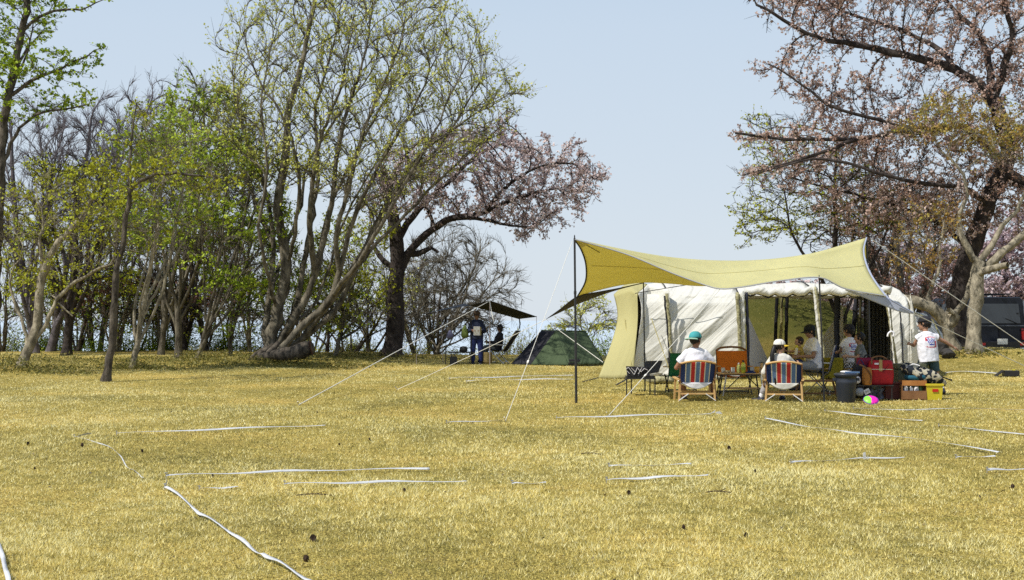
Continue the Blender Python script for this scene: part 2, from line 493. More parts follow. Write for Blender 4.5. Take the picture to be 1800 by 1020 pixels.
    chain_r = RAD.copy()
    startpos = []; startrad = []; startdir = []; segA = []; segB = []; ks = []
    ismain = np.zeros(nn, bool)
    ismain[main[main >= 0]] = True
    kk = np.zeros(nn, int)
    def kfor(r): return 9 if r > 0.07 else (6 if r > 0.022 else 3)
    for i in range(nn):
        p = PAR[i]
        if p < 0: kk[i] = kfor(RAD[i])
        elif ismain[i]: kk[i] = kk[p]
        else: kk[i] = kfor(RAD[i])
    trunkV = []; trunkF4 = []; off = 0
    ref = np.array([0.15, 1.0, 0.1])
    for k in (9, 6, 3):
        end = np.where(kk == k)[0]
        if len(end) == 0: continue
        st = np.array([i for i in end if PAR[i] >= 0 and not ismain[i]], int)
        cen = np.concatenate([POS[end], POS[PAR[st]]]); rad = np.concatenate([RAD[end], RAD[st]]); dr = np.concatenate([DIR[end], DIR[st]])
        u = nrm(np.cross(dr, ref)); w = nrm(np.cross(dr, u))
        a = np.arange(k)*2*np.pi/k
        lump = 1+(0.10*rg.normal(0, 1, (len(cen), k)) if k == 9 else 0)
        V = cen[:, None]+(np.cos(a)[None, :, None]*u[:, None]+np.sin(a)[None, :, None]*w[:, None])*(rad[:, None]*lump)[..., None]
        ringof = {int(i): j for j, i in enumerate(end)}
        A = []; B = []
        for j, i in enumerate(end):
            p = int(PAR[i])
            if p < 0: continue
            if ismain[i]: A.append(ringof[p]); B.append(j)
        for j, i in enumerate(st): A.append(len(end)+j); B.append(ringof[int(i)])
        A = np.array(A, int); B = np.array(B, int)
        j = np.arange(k); j2 = (j+1) % k
        F = np.stack([A[:, None]*k+j, A[:, None]*k+j2, B[:, None]*k+j2, B[:, None]*k+j], -1).reshape(-1, 4)+off
        trunkV.append(V.reshape(-1, 3)); trunkF4.append(F); off += len(cen)*k
    # twigs
    tw = np.where((RAD < 0.030) & (np.arange(nn) >= (0 if leaf is None else 1)) & (POS[:, 2] > 0.9))[0]
    tw = np.repeat(tw, twigs)
    nt = len(tw)
    td = nrm(DIR[tw]+rg.normal(0, tjit, (nt, 3))+np.array([0, 0, tup])); td[:, 2] *= (1-flat); td = nrm(td)
    tl = tlen*rg.uniform(0.4, 1.25, nt)
    b0 = POS[tw]-DIR[tw]*rg.uniform(0, step, nt)[:, None]
    b1 = b0+td*(tl*0.5)[:, None]+rg.normal(0, 0.02, (nt, 3)); b2 = b0+td*tl[:, None]+rg.normal(0, 0.04, (nt, 3)); b2[:, 2] += tl*0.1*tup
    u = nrm(np.cross(td, ref)); w = nrm(np.cross(td, u))
    r0 = np.minimum(tip*0.85, RAD[tw]); a = np.arange(3)*2*np.pi/3
    def ring(c, r): return c[:, None]+(np.cos(a)[None, :, None]*u[:, None]+np.sin(a)[None, :, None]*w[:, None])*r[:, None, None]
    V = np.concatenate([ring(b0, r0), ring(b1, r0*0.75), ring(b2, r0*0.45)], 1)
    base = np.arange(nt)*9+off
    F = []
    for s in (0, 3):
        for j in range(3):
            F.append(np.stack([base+s+j, base+s+(j+1) % 3, base+s+3+(j+1) % 3, base+s+3+j], -1))
    trunkV.append(V.reshape(-1, 3)); trunkF4.append(np.concatenate(F))
    base_loc = Vector((POS[0, 0], POS[0, 1], float(gz(POS[0, 0], POS[0, 1]))))
    root = thing(name, label, cat, base_loc, group=group)
    bl = np.array(base_loc)
    npmesh('trunk', np.concatenate(trunkV)-bl, np.concatenate(trunkF4), bark, root, smooth=True)
    if leaf is not None and nleaf:
        m = b2; q = np.sin(m[:, 0]*0.95+seed)*np.cos(m[:, 1]*1.1+seed*.7)+0.9*np.sin(m[:, 2]*3.1+0.8*np.sin(m[:, 0]*1.3+seed))+0.5*np.sin(m[:, 0]*3.7+m[:, 1]*2.9)+rg.normal(0, 0.35, nt)
        sel = np.where(q > np.quantile(q, 1-keep))[0]
        n = len(sel)*nleaf; ti = np.repeat(sel, nleaf)
        t = rg.uniform(0.25, 1.08, n)
        c = b0[ti]+(b2-b0)[ti]*t[:, None]+rg.normal(0, lcl*0.22, (n, 3))
        nr = nrm(rg.normal(0, 1, (n, 3))+np.array([0, 0, 0.5])); x = nrm(np.cross(nr, rg.normal(0, 1, (n, 3)))); y = np.cross(nr, x)
        s = lsize*rg.uniform(0.55, 1.3, n)[:, None]
        bend = nr*s*0.18
        V = np.stack([c-y*s*0.7, c+x*s*0.5+bend, c+y*s*0.7, c-x*s*0.5+bend], 1)
        cl = 0.5+0.5*np.sin(c[:, 0]*2.1+seed)*np.sin(c[:, 2]*2.4+seed*1.3)*np.cos(c[:, 1]*1.5)
        tt = np.clip(tintb+0.6*(cl-0.5)+rg.normal(0, 0.2, n), 0, 1)
        npmesh('crown', V.reshape(-1, 3)-bl, np.arange(n*4).reshape(-1, 4), leaf, root, tint=np.repeat(tt, 4))
    return root

bk_pale = mat('pale_bark', (0.12, 0.105, 0.075), rough=0.95, vscale=7, col2=(0.42, 0.37, 0.27), bump=1.0, bscale=22, stretch=(1, 1, 0.5), spec=0.1)
bk_grey = mat('grey_bark', (0.045, 0.039, 0.030), rough=0.95, vscale=6, col2=(0.22, 0.195, 0.145), bump=1.0, bscale=25, stretch=(1, 1, 0.35), spec=0.1)
bk_dark = mat('dark_cherry_bark', (0.030, 0.024, 0.023), rough=0.95, vscale=8, col2=(0.075, 0.062, 0.055), bump=1.0, bscale=20, stretch=(1, 1, 0.7), spec=0.1)
bk_mid = mat('brown_bark', (0.04, 0.034, 0.028), rough=0.95, vscale=8, col2=(0.14, 0.12, 0.095), bump=1.0, bscale=24, stretch=(1, 1, 0.5), spec=0.1)
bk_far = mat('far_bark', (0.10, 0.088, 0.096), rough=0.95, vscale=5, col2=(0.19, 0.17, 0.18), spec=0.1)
lf_green = leafmat('spring_green_leaf', [(0.06, 0.11, 0.006), (0.20, 0.30, 0.014), (0.36, 0.47, 0.025), (0.54, 0.64, 0.05)])
lf_olive = leafmat('olive_yellow_leaf', [(0.12, 0.12, 0.006), (0.29, 0.30, 0.012), (0.46, 0.47, 0.022), (0.44, 0.55, 0.04)])
lf_sparse = leafmat('budding_leaf', [(0.24, 0.23, 0.03), (0.42, 0.44, 0.05), (0.58, 0.60, 0.12), (0.68, 0.64, 0.2)])
lf_pink = leafmat('cherry_blossom', [(0.33, 0.22, 0.20), (0.56, 0.42, 0.40), (0.74, 0.61, 0.59), (0.84, 0.76, 0.75)])
lf_rust = leafmat('rust_young_leaf', [(0.21, 0.115, 0.08), (0.39, 0.24, 0.18), (0.56, 0.41, 0.35), (0.70, 0.59, 0.54)])
lf_ochre = leafmat('ochre_young_leaf', [(0.26, 0.14, 0.04), (0.36, 0.23, 0.05), (0.38, 0.31, 0.06), (0.32, 0.35, 0.07)])
lf_pale = leafmat('pale_pink_blossom', [(0.30, 0.20, 0.20), (0.48, 0.36, 0.38), (0.62, 0.50, 0.53), (0.74, 0.64, 0.66)])
lf_redbr = leafmat('red_brown_leaf', [(0.11, 0.045, 0.035), (0.21, 0.09, 0.06), (0.30, 0.15, 0.10), (0.44, 0.28, 0.24)])

# the great fanning tree in the middle left
S = [(0.21, 0.05, [(478, 640), (476, 600), (487, 547), (503, 467), (490, 367), (503, 267), (510, 187), (533, 100), (553, 0), (560, -50)]),
     (0.12, 0.02, [(480, 620), (500, 585), (533, 533), (553, 480), (580, 373), (593, 267), (613, 187), (640, 100), (655, 0)]),
     (0.125, 0.018, [(485, 625, -.3), (525, 580, -.5), (580, 527, -.6), (600, 467, -.8), (627, 373, -1), (673, 280, -1), (727, 187, -1), (767, 100, -1)]),
     (0.11, 0.018, [(490, 628, .3), (530, 595, .4), (585, 553, .5), (625, 470, .7), (667, 380, .8), (733, 280, 1), (807, 220, 1.1), (870, 180, 1)]),
     (0.11, 0.02, [(472, 620), (465, 585, .4), (474, 520, .6), (480, 433, .8), (467, 333, 1), (440, 267, 1.2), (415, 187, 1.3), (407, 110, 1.3)]),
     (0.11, 0.02, [(484, 610), (513, 575, .6), (540, 427, .9), (560, 300, 1.1), (553, 200, 1.2), (580, 100, 1.3), (600, 10, 1.3)]),
     (0.08, 0.016, [(600, 467, -.8), (590, 420, -1.2), (620, 300, -1.5), (650, 200, -1.6), (700, 90, -1.7), (715, 20, -1.7)]),
     (0.09, 0.016, [(530, 595, .4), (590, 520, .0), (640, 440, 0), (700, 330, .2), (770, 260, .3), (840, 150, .3)]),
     (0.07, 0.016, [(503, 467), (520, 400, -.7), (525, 300, -1.2), (500, 210, -1.4), (450, 130, -1.4), (430, 60, -1.4)]),
     (0.10, 0.02, [(553, 480), (545, 380, -.9), (560, 260, -1.3), (600, 150, -1.5), (620, 50, -1.6)]),
     (0.09, 0.02, [(480, 433, .8), (450, 360, 1.8), (425, 300, 2), (400, 240, 2)]),
     (0.08, 0.016, [(474, 520), (500, 440, 1.6), (530, 360, 2), (545, 280, 2.1), (650, 130, 2.2)]),
     (0.075, 0.014, [(533, 533), (560, 470, 1.2), (575, 380, 1.5), (630, 260, 1.9), (690, 150, 2.1), (720, 60, 2.1)]),
     (0.07, 0.014, [(580, 527, -.6), (630, 460, -1.5), (690, 360, -1.9), (760, 240, -2.2), (800, 150, -2.2), (835, 90, -2.2)]),
     (0.07, 0.014, [(625, 470, .7), (700, 390, 1.6), (790, 300, 2), (860, 240, 2), (905, 200, 2)]),
     (0.06, 0.014, [(487, 547), (470, 480, -1), (455, 400, -1.5), (470, 300, -1.8), (460, 180, -1.9), (480, 60, -1.9)]),
     (0.06, 0.014, [(513, 575, .6), (560, 520, 2), (600, 400, 2.6), (640, 320, 2.7), (710, 200, 2.7)])]
env = [[(392, 250), (388, 190), (405, 60), (440, 10), (470, -60), (560, -90), (700, -80), (770, 0), (800, 40), (862, 85), (868, 110), (918, 180), (880, 240), (800, 300),
        (720, 360), (650, 400), (600, 360), (520, 330), (450, 330), (400, 280)]]
tree('maple_tree', 'largest multi-stemmed tree fanning out from a gnarled base, grey stems and sparse yellow green buds', 'tree', 44, S, env, 3700, 3.2, bk_grey,
     lf_sparse, 0.060, 4, step=0.25, up=0.40, inertia=2.0, tip=0.0065, twigs=1, tlen=0.62, kill=0.29, seed=3, tup=0.5, tjit=0.30, jit=0.10, tintb=0.6, keep=0.72)

# dark cherry beside it
S = [(0.36, 0.17, [(690, 628), (694, 560), (697, 480), (697, 413), (684, 345), (672, 300)]),
     (0.17, 0.04, [(697, 485), (722, 440), (765, 400), (793, 383), (847, 375), (900, 350), (960, 335)]),
     (0.13, 0.03, [(697, 480, .3), (672, 455, .5), (655, 430, .8), (648, 400, 1)]),
     (0.13, 0.03, [(697, 425, .2), (730, 375, .3), (780, 327, .5), (845, 270, .8), (900, 250, .8)]),
     (0.14, 0.05, [(725, 452, .2), (748, 440, 0), (762, 436, -.1), (772, 446, -.1)]),
     (0.08, 0.03, [(793, 383, -.2), (840, 385, -.8), (890, 395, -1.2), (935, 400, -1.2)]),
     (0.08, 0.02, [(847, 375), (900, 320, -1), (960, 290, -1.5), (1020, 290, -1.6)]),
     (0.08, 0.02, [(684, 345, 0), (700, 290, .5), (740, 250, .6), (800, 230, .6)]),
     (0.07, 0.02, [(765, 400), (740, 340, 1), (720, 290, 1.3)])]
env = [[(640, 330), (690, 270), (760, 240), (830, 225), (900, 220), (940, 255), (965, 245), (985, 275), (1010, 250), (1040, 260), (1025, 285), (1066, 305), (1035, 320), (1056, 348), (1015, 358),
        (1020, 380), (985, 385), (960, 415), (940, 400), (925, 438), (900, 395), (820, 372), (780, 375), (720, 380), (660, 380)]]
tree('cherry_tree', 'black-trunked cherry with pink brown blossom reaching right, behind the dark awning', 'tree', 50, S, env, 2400, 2.6, bk_dark, lf_pink, 0.072, 5,
     step=0.25, up=0.04, inertia=1.2, tip=0.0100, twigs=3, tlen=0.36, kill=0.33, seed=5, tup=0.2, jit=0.18, hole=0.35, keep=0.9)

# thin straight dark tree, nearest on the left
S = [(0.10, 0.05, [(188, 668), (194, 620), (201, 540), (206, 480), (222, 390), (231, 330)]),
     (0.055, 0.02, [(231, 330), (250, 315), (290, 305), (345, 308), (375, 312)]),
     (0.04, 0.012, [(231, 330), (248, 308), (270, 292), (296, 283)]),
     (0.045, 0.012, [(231, 330), (228, 280), (235, 220), (240, 180)]),
     (0.03, 0.012, [(212, 450), (190, 420), (150, 400), (120, 395)])]
env = [[(130, 420), (120, 330), (180, 260), (220, 200), (270, 210), (330, 280), (400, 300), (400, 360), (330, 400), (250, 440)]]
tree('slender_tree', 'thin dark upright trunk nearest on the left lawn, one limb arching to the right', 'tree', 32.6, S, env, 750, 2.0, bk_mid, lf_olive, 0.055, 4,
     step=0.2, up=0.05, tip=0.0045, twigs=2, tlen=0.3, kill=0.26, seed=8, flat=0.5, tup=0.05, hole=0.3)

# gnarled pale tree at far left
S = [(0.15, 0.05, [(38, 657), (45, 620), (62, 590), (70, 520), (76, 480), (100, 430), (130, 400), (150, 370), (165, 345)]),
     (0.07, 0.03, [(58, 600), (85, 560), (105, 520), (135, 495), (170, 475), (195, 465)]),
     (0.06, 0.02, [(50, 620), (40, 570), (20, 520), (22, 480), (38, 455)]),
     (0.05, 0.018, [(76, 480), (70, 430), (75, 380), (60, 330)]),
     (0.04, 0.015, [(100, 525), (90, 520), (130, 560)])]
env = [[(0, 480), (0, 340), (60, 300), (130, 310), (190, 340), (220, 420), (200, 470), (120, 470), (60, 520)]]
tree('gnarled_tree', 'pale crooked low-branching tree rooted in a leafy clump at the far left', 'tree', 36.5, S, env, 800, 2.2, bk_pale, lf_olive, 0.055, 3,
     step=0.2, up=0.1, tip=0.005, twigs=2, tlen=0.3, kill=0.27, seed=9, hole=0.3)

# tall tree cut by the left edge
S = [(0.17, 0.08, [(-14, 655), (-10, 520), (-4, 400), (2, 280), (12, 180), (25, 120), (40, 50), (52, -20)]),
     (0.06, 0.015, [(6, 290), (30, 230), (70, 200), (130, 190), (165, 178)]),
     (0.06, 0.015, [(14, 170), (60, 140), (110, 120), (150, 100), (172, 86)]),
     (0.05, 0.015, [(22, 130), (45, 90), (70, 60), (85, 45)]),
     (0.06, 0.015, [(8, 230), (20, 160, .6), (50, 90, .8), (60, 20, .8)]),
     (0.05, 0.012, [(40, 50), (90, 20), (150, 15), (190, -8)])]
env = [[(-60, 100), (20, 110), (80, 95), (150, 100), (174, 82), (165, 105), (120, 135), (60, 150), (0, 160)],
       [(-60, 200), (10, 165), (80, 168), (150, 160), (150, 172), (90, 190), (20, 210)],
       [(-60, -60), (60, -60), (100, 10), (90, 40), (30, 75), (-60, 80)]]
tree('leafy_tree', 'tall tree at the left picture edge with bright green tiers of leaves against the sky', 'tree', 37.5, S, env, 800, 1.8, bk_mid, lf_green, 0.07, 5,
     step=0.2, up=0.0, tip=0.007, twigs=2, tlen=0.3, kill=0.24, keep=0.75, seed=12, flat=0.6, tup=0.0, hole=0.3)

# woodland stems on the left: (name, label, D, bark, leaf, stems, env, n, nleaf, opts)
def simple(base, tops, r, split=0.35, bend=20, sd=0):
    rr = random.Random(sd); st = []
    bx, by = base
    x1, y1 = tops[0]
    ym = by+(y1-by)*split
    xm = bx+(x1-bx)*split+rr.uniform(-bend, bend)*0.3
    st.append((r, r*0.3, [(bx, by), (xm, ym), (bx+(x1-bx)*0.7+rr.uniform(-bend, bend)*0.5, by+(y1-by)*0.7), (x1, y1)]))
    for (x, y) in tops[1:]:
        f = rr.uniform(0.05, split)
        sx, sy = bx+(xm-bx)*f/split, by+(ym-by)*f/split
        dd = rr.uniform(-1.5, 1.5)
        st.append((r*rr.uniform(0.45, 0.7), r*0.15, [(sx, sy), (sx+(x-sx)*0.38+rr.uniform(-bend, bend)*.5, sy+(y-sy)*0.28, dd*.4), (sx+(x-sx)*0.72+rr.uniform(-bend, bend), sy+(y-sy)*0.65, dd*.8), (x, y, dd)]))
    return st
WOOD = [
 ('birch_tree', 'pale leaning trunk with a fork, second from the thin dark trunk', 39, bk_pale, lf_green, (232, 643), [(292, 250), (270, 330), (330, 300)], 0.15,
  [(200, 420), (190, 300), (250, 230), (340, 220), (380, 300), (360, 400), (280, 440)], 1100, 3, 0.10),
 ('maple_tree', 'many-stemmed tree fanning from one clump left of the middle, dark inner stems', 46, bk_grey, lf_green, (315, 625), [(340, 190), (270, 330), (300, 230), (390, 240), (350, 330), (250, 430)], 0.20,
  [(220, 440), (230, 260), (290, 190), (330, 130), (400, 190), (430, 290), (430, 420), (330, 470)], 2300, 4, 0.25),
 ('maple_tree', 'tree of pale curving stems sweeping right, left of the biggest tree', 45, bk_pale, lf_green, (345, 628), [(440, 330), (400, 260), (470, 420), (380, 380)], 0.15,
  [(330, 500), (340, 300), (400, 200), (470, 250), (500, 380), (500, 480), (420, 540)], 1900, 4, 0.20),
 ('maple_tree', 'slim stems with bright low leaves close behind the biggest tree base', 48, bk_pale, lf_green, (405, 622), [(430, 300), (470, 420), (450, 350)], 0.12,
  [(380, 580), (360, 440), (400, 340), (480, 330), (530, 440), (510, 560), (440, 600)], 1500, 4, 0.15),
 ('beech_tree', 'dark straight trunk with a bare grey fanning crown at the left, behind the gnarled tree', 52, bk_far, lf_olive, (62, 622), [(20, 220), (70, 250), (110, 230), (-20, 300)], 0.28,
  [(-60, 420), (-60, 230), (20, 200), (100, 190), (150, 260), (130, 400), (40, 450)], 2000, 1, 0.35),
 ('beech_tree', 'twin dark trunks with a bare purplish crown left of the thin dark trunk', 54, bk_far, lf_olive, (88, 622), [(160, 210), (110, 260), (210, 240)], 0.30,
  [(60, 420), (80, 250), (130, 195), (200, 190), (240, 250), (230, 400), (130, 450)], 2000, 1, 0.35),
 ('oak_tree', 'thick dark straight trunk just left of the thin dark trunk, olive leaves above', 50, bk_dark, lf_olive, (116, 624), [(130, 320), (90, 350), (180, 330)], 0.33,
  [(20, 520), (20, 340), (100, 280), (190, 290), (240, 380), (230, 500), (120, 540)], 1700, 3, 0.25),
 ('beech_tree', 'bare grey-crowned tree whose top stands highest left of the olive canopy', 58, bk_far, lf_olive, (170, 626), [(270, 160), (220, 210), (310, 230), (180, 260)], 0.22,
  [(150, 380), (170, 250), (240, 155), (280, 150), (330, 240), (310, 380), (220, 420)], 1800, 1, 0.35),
 ('maple_tree', 'tree with a yellow-green domed canopy, top left of the biggest tree', 50, bk_grey, lf_olive, (282, 624), [(360, 160), (320, 200), (400, 220), (290, 260)], 0.20,
  [(260, 330), (290, 210), (340, 150), (400, 160), (450, 220), (440, 330), (350, 370)], 2000, 4, 0.25),
 ('cherry_tree', 'low dark cherry with dull pink blossom inside the left wood', 56, bk_dark, lf_redbr, (322, 622), [(330, 430), (280, 450), (390, 450), (360, 420)], 0.26,
  [(150, 560), (170, 460), (250, 410), (340, 390), (430, 420), (440, 520), (300, 580)], 1700, 3, 0.1),
 ('hornbeam_tree', 'slim curved pale trunk between the biggest tree and the black cherry trunk', 50, bk_pale, lf_olive, (588, 620), [(655, 390), (610, 430), (680, 470)], 0.13,
  [(540, 560), (560, 440), (640, 380), (700, 420), (690, 540), (620, 590)], 900, 3, 0.2),
 ('hornbeam_tree', 'small dark-stemmed tree directly behind the stump end of the biggest tree', 54, bk_dark, lf_green, (575, 618), [(590, 450), (560, 480), (620, 490)], 0.12,
  [(530, 600), (530, 450), (600, 410), (660, 460), (640, 580)], 900, 3, 0.15),
 ('hornbeam_tree', 'thin tree just left of the black cherry trunk with a low forked base', 53, bk_grey, lf_sparse, (648, 622), [(640, 460), (690, 490), (610, 500)], 0.11,
  [(600, 580), (610, 470), (680, 440), (740, 480), (720, 590)], 800, 2, 0.2),
 ('beech_tree', 'bare twiggy tree spreading right behind the black awning', 58, bk_grey, lf_sparse, (740, 640), [(850, 430), (790, 440), (890, 500), (760, 420)], 0.16,
  [(700, 600), (710, 450), (780, 400), (860, 420), (905, 500), (910, 540), (860, 590)], 2200, 1, 0.2),
 ('beech_tree', 'low bare tree with drooping twigs between the black cherry and the awning pole', 55, bk_grey, lf_sparse, (765, 640), [(830, 480), (720, 500), (870, 560)], 0.12,
  [(690, 610), (700, 500), (790, 450), (870, 490), (880, 600)], 1200, 1, 0.15),
 ('hazel_tree', 'leafy light green sapling behind the olive tent', 58, bk_mid, lf_sparse, (1035, 640), [(1030, 540), (1000, 570), (1060, 560)], 0.08,
  [(960, 620), (985, 560), (1020, 528), (1060, 535), (1080, 580), (1080, 630)], 1000, 4, 0.15),
 ('young_tree', 'leafy green sapling in the gap left of the thin dark trunk', 60, bk_mid, lf_green, (140, 640), [(130, 500), (170, 520), (100, 530)], 0.10,
  [(60, 620), (80, 500), (150, 470), (220, 500), (230, 620)], 1300, 4, 0.1),
 ('young_tree', 'green sapling in the gap right of the pale leaning trunk', 60, bk_mid, lf_green, (270, 640), [(260, 500), (300, 520)], 0.10,
  [(210, 620), (220, 510), (290, 480), (350, 520), (350, 610)], 900, 3, 0.1),
]
for i, (nm, lb, D, bk, lf, base, tops, r, ev, n, nl, up) in enumerate(WOOD):
    tree(nm, lb, 'tree', D, simple(base, tops+[(tops[0][0]*.5+tops[1][0]*.5+dx_, tops[1][1]+30) for dx_ in (-38, 30, 70)], r*0.54, 0.22, 22, i), [ev], int(n*0.62), 2.4, (bk_grey if bk is bk_pale and D > 42 else bk), lf if nl > 1 else None, 0.070 if lf is not lf_sparse else 0.06, nl+1 if nl > 1 else 1, step=0.27,
         up=up+0.15, inertia=1.7, jit=0.12, keep=0.50, tjit=0.33, tintb=0.6, tip=0.0075 if nl > 1 else 0.0085, twigs=2 if nl > 1 else 3, tlen=0.5, kill=0.36, seed=40+i, hole=0.40, flat=0.25 if nl > 2 else 0,
         group='trees of the wood on the left' if base[0] < 450 else None)

# thicket of thin stems filling the wood behind and under the crowns
TH = [(10, 56), (52, 55), (95, 57), (135, 56), (165, 58), (205, 56), (250, 57), (285, 56), (325, 58), (365, 56), (398, 57), (440, 56), (480, 57), (520, 56), (555, 58), (612, 56), (655, 57), (728, 57), (770, 56)]
THL = ['at the left picture edge', 'left of the gnarled pale tree crown', 'between the twin dark trunks', 'right of the thick dark trunk', 'left of the thin dark trunk', 'just right of the thin dark trunk', 'behind the pale leaning trunk',
       'left of the many-stemmed clump', 'behind the many-stemmed clump', 'behind the pale stems sweeping right', 'left of the biggest tree base', 'directly behind the biggest tree left stems', 'directly behind the biggest tree base', 'behind the log end',
       'right of the log end', 'left of the slim curved pale trunk top', 'just left of the black cherry trunk', 'just right of the black cherry trunk', 'behind the left half of the black awning']
rr = random.Random(99)
for i, (px, D) in enumerate(TH):
    h = rr.uniform(190, 300) if px < 450 else rr.uniform(120, 210)
    top = 640-h; w_ = rr.uniform(55, 85)
    tops = [(px+rr.uniform(-w_, w_)*.8, top+rr.uniform(0, 60)) for _ in range(5)]
    ev = [(px-w_*.5, 620), (px-w_, 560), (px-w_*1.1, top+60), (px-w_*.3, top), (px+w_*.5, top+15), (px+w_*1.1, top+70), (px+w_, 570), (px+w_*.5, 620)]
    nl = (3, 0, 2, 4)[i % 4] if px < 600 else (0, 1)[i % 2]
    tree('young_tree', 'thin-stemmed tangled young tree '+THL[i], 'tree', D, simple((px, 645), tops, 0.085, 0.12, 16, 200+i), [ev], 330, 1.4, (bk_mid, bk_grey, bk_pale)[i % 3], (lf_green, lf_olive, lf_green)[i % 3] if nl else None,
         0.075, nl, step=0.27, up=0.25, inertia=1.6, jit=0.14, tip=0.0080, twigs=1, tlen=0.5, kill=0.38, seed=400+i, keep=0.8, tjit=0.35, tintb=0.45, flat=0.1, group='tangled young trees of the thicket')

# ---- right side
S = [(0.30, 0.21, [(1683, 604), (1681, 560), (1690, 500), (1706, 440), (1734, 360), (1760, 306), (1772, 260), (1760, 215), (1745, 168)]),
     (0.15, 0.035, [(1748, 176), (1719, 148), (1678, 122), (1650, 112), (1591, 97), (1505, 79), (1438, 66), (1362, 25), (1316, 4)]),
     (0.12, 0.035, [(1745, 172), (1739, 120, .5), (1720, 60, .8), (1680, 20, 1), (1640, -30, 1)]),
     (0.13, 0.035, [(1748, 170), (1765, 120, -.4), (1780, 60, -.6), (1770, 20, -.8), (1755, -30, -.8)]),
     (0.22, 0.08, [(1765, 306), (1830, 330), (1880, 300)]),
     (0.12, 0.03, [(1766, 290), (1740, 262, -.5), (1715, 240, -.8), (1683, 222, -1), (1637, 233, -1), (1575, 232, -1.2), (1505, 245, -1.3), (1387, 245, -1.3), (1292, 234, -1.3)]),
     (0.07, 0.02, [(1683, 222, -1), (1600, 225, -1.6), (1546, 212, -1.8), (1464, 189, -2), (1408, 148, -2), (1335, 103, -2)]),
     (0.09, 0.02, [(1678, 122), (1640, 80, 1), (1560, 45, 1.3), (1480, 20, 1.4), (1440, -20, 1.4)]),
     (0.08, 0.02, [(1706, 440), (1660, 400, 1), (1600, 370, 1.6), (1540, 350, 2), (1450, 330, 2), (1380, 310, 2)]),
     (0.08, 0.02, [(1734, 360), (1690, 330, -1.5), (1600, 320, -2), (1500, 290, -2.2), (1420, 280, -2.2), (1320, 310, -2.2)]),
     (0.06, 0.02, [(1505, 245, -1.3), (1440, 270, -1.5), (1370, 290, -1.5), (1300, 310, -1.5)])]
env = [[(1318, 0), (1325, -60), (1850, -60), (1850, 150), (1700, 110), (1600, 85), (1500, 75), (1430, 70), (1400, 110), (1385, 60), (1340, 20)],
       [(1332, 98), (1400, 130), (1470, 150), (1560, 140), (1700, 150), (1850, 180), (1850, 280), (1700, 330), (1600, 340), (1480, 330), (1370, 330), (1290, 310), (1300, 285), (1370, 290), (1390, 265), (1280, 238),
        (1340, 228), (1420, 225), (1450, 205), (1400, 160)],
       [(1850, 280), (1850, 400), (1600, 420), (1480, 400), (1420, 330), (1600, 310)]]
tree('cherry_tree', 'huge leaning cherry at the upper right, dark limbs and rusty pink blossom reaching left', 'tree', 40, S, env, 3600, 2.6, bk_dark, lf_rust, 0.060, 6,
     step=0.25, up=0.03, inertia=1.2, tip=0.0078, twigs=3, tlen=0.30, kill=0.29, seed=21, tup=0.2, jit=0.18, hole=0.38, tintb=0.6, keep=0.75)
# pale smooth forked trunk beside it
S = [(0.20, 0.17, [(1711, 601), (1713, 560), (1716, 520), (1722, 462)]),
     (0.12, 0.04, [(1722, 466), (1705, 448), (1692, 425), (1686, 395), (1690, 368), (1700, 340)]),
     (0.13, 0.07, [(1722, 475), (1745, 462), (1775, 435), (1800, 412), (1840, 380)]),
     (0.09, 0.03, [(1728, 462), (1742, 432), (1758, 400), (1785, 375), (1800, 345), (1815, 300)]),
     (0.12, 0.07, [(1722, 480, -.1), (1745, 472, -.5), (1765, 466, -.9), (1779, 464, -1)]),
     (0.05, 0.02, [(1700, 340), (1690, 300), (1650, 260)])]
env = [[(1570, 230), (1640, 170), (1740, 190), (1850, 220), (1850, 300), (1740, 290), (1660, 260)]]
tree('plum_tree', 'smooth pale forked trunk in front of the dark van, ochre young leaves above', 'tree', 37.5, S, env, 1100, 1.6, bk_pale, lf_ochre, 0.055, 4,
     step=0.22, up=0.0, tip=0.005, twigs=3, tlen=0.28, kill=0.25, seed=22, flat=0.4, tup=0.0)
# low twisted pale tree
S = [(0.17, 0.15, [(1679, 607), (1672, 590), (1664, 572), (1655, 558), (1645, 545), (1628, 537), (1603, 529), (1575, 532)]),
     (0.13, 0.10, [(1664, 570), (1680, 560, -.2), (1676, 548, -.3), (1660, 545, -.3)]),
     (0.10, 0.04, [(1668, 560), (1690, 540), (1700, 515), (1704, 495), (1716, 476), (1728, 440)]),
     (0.06, 0.03, [(1632, 538), (1632, 520), (1637, 500), (1648, 478), (1652, 460), (1653, 430), (1660, 390)]),
     (0.04, 0.02, [(1653, 430), (1630, 420), (1600, 400)])]
env = [[(1560, 470), (1580, 380), (1660, 350), (1700, 380), (1680, 450), (1620, 490)]]
tree('plum_tree', 'low pale twisted trunk with a limb stretched left behind the boy at the right', 'tree', 38, S, env, 800, 1.3, bk_pale, lf_ochre, 0.055, 4,
     step=0.22, up=0.1, tip=0.005, twigs=2, tlen=0.28, kill=0.26, seed=23, tintb=0.3)
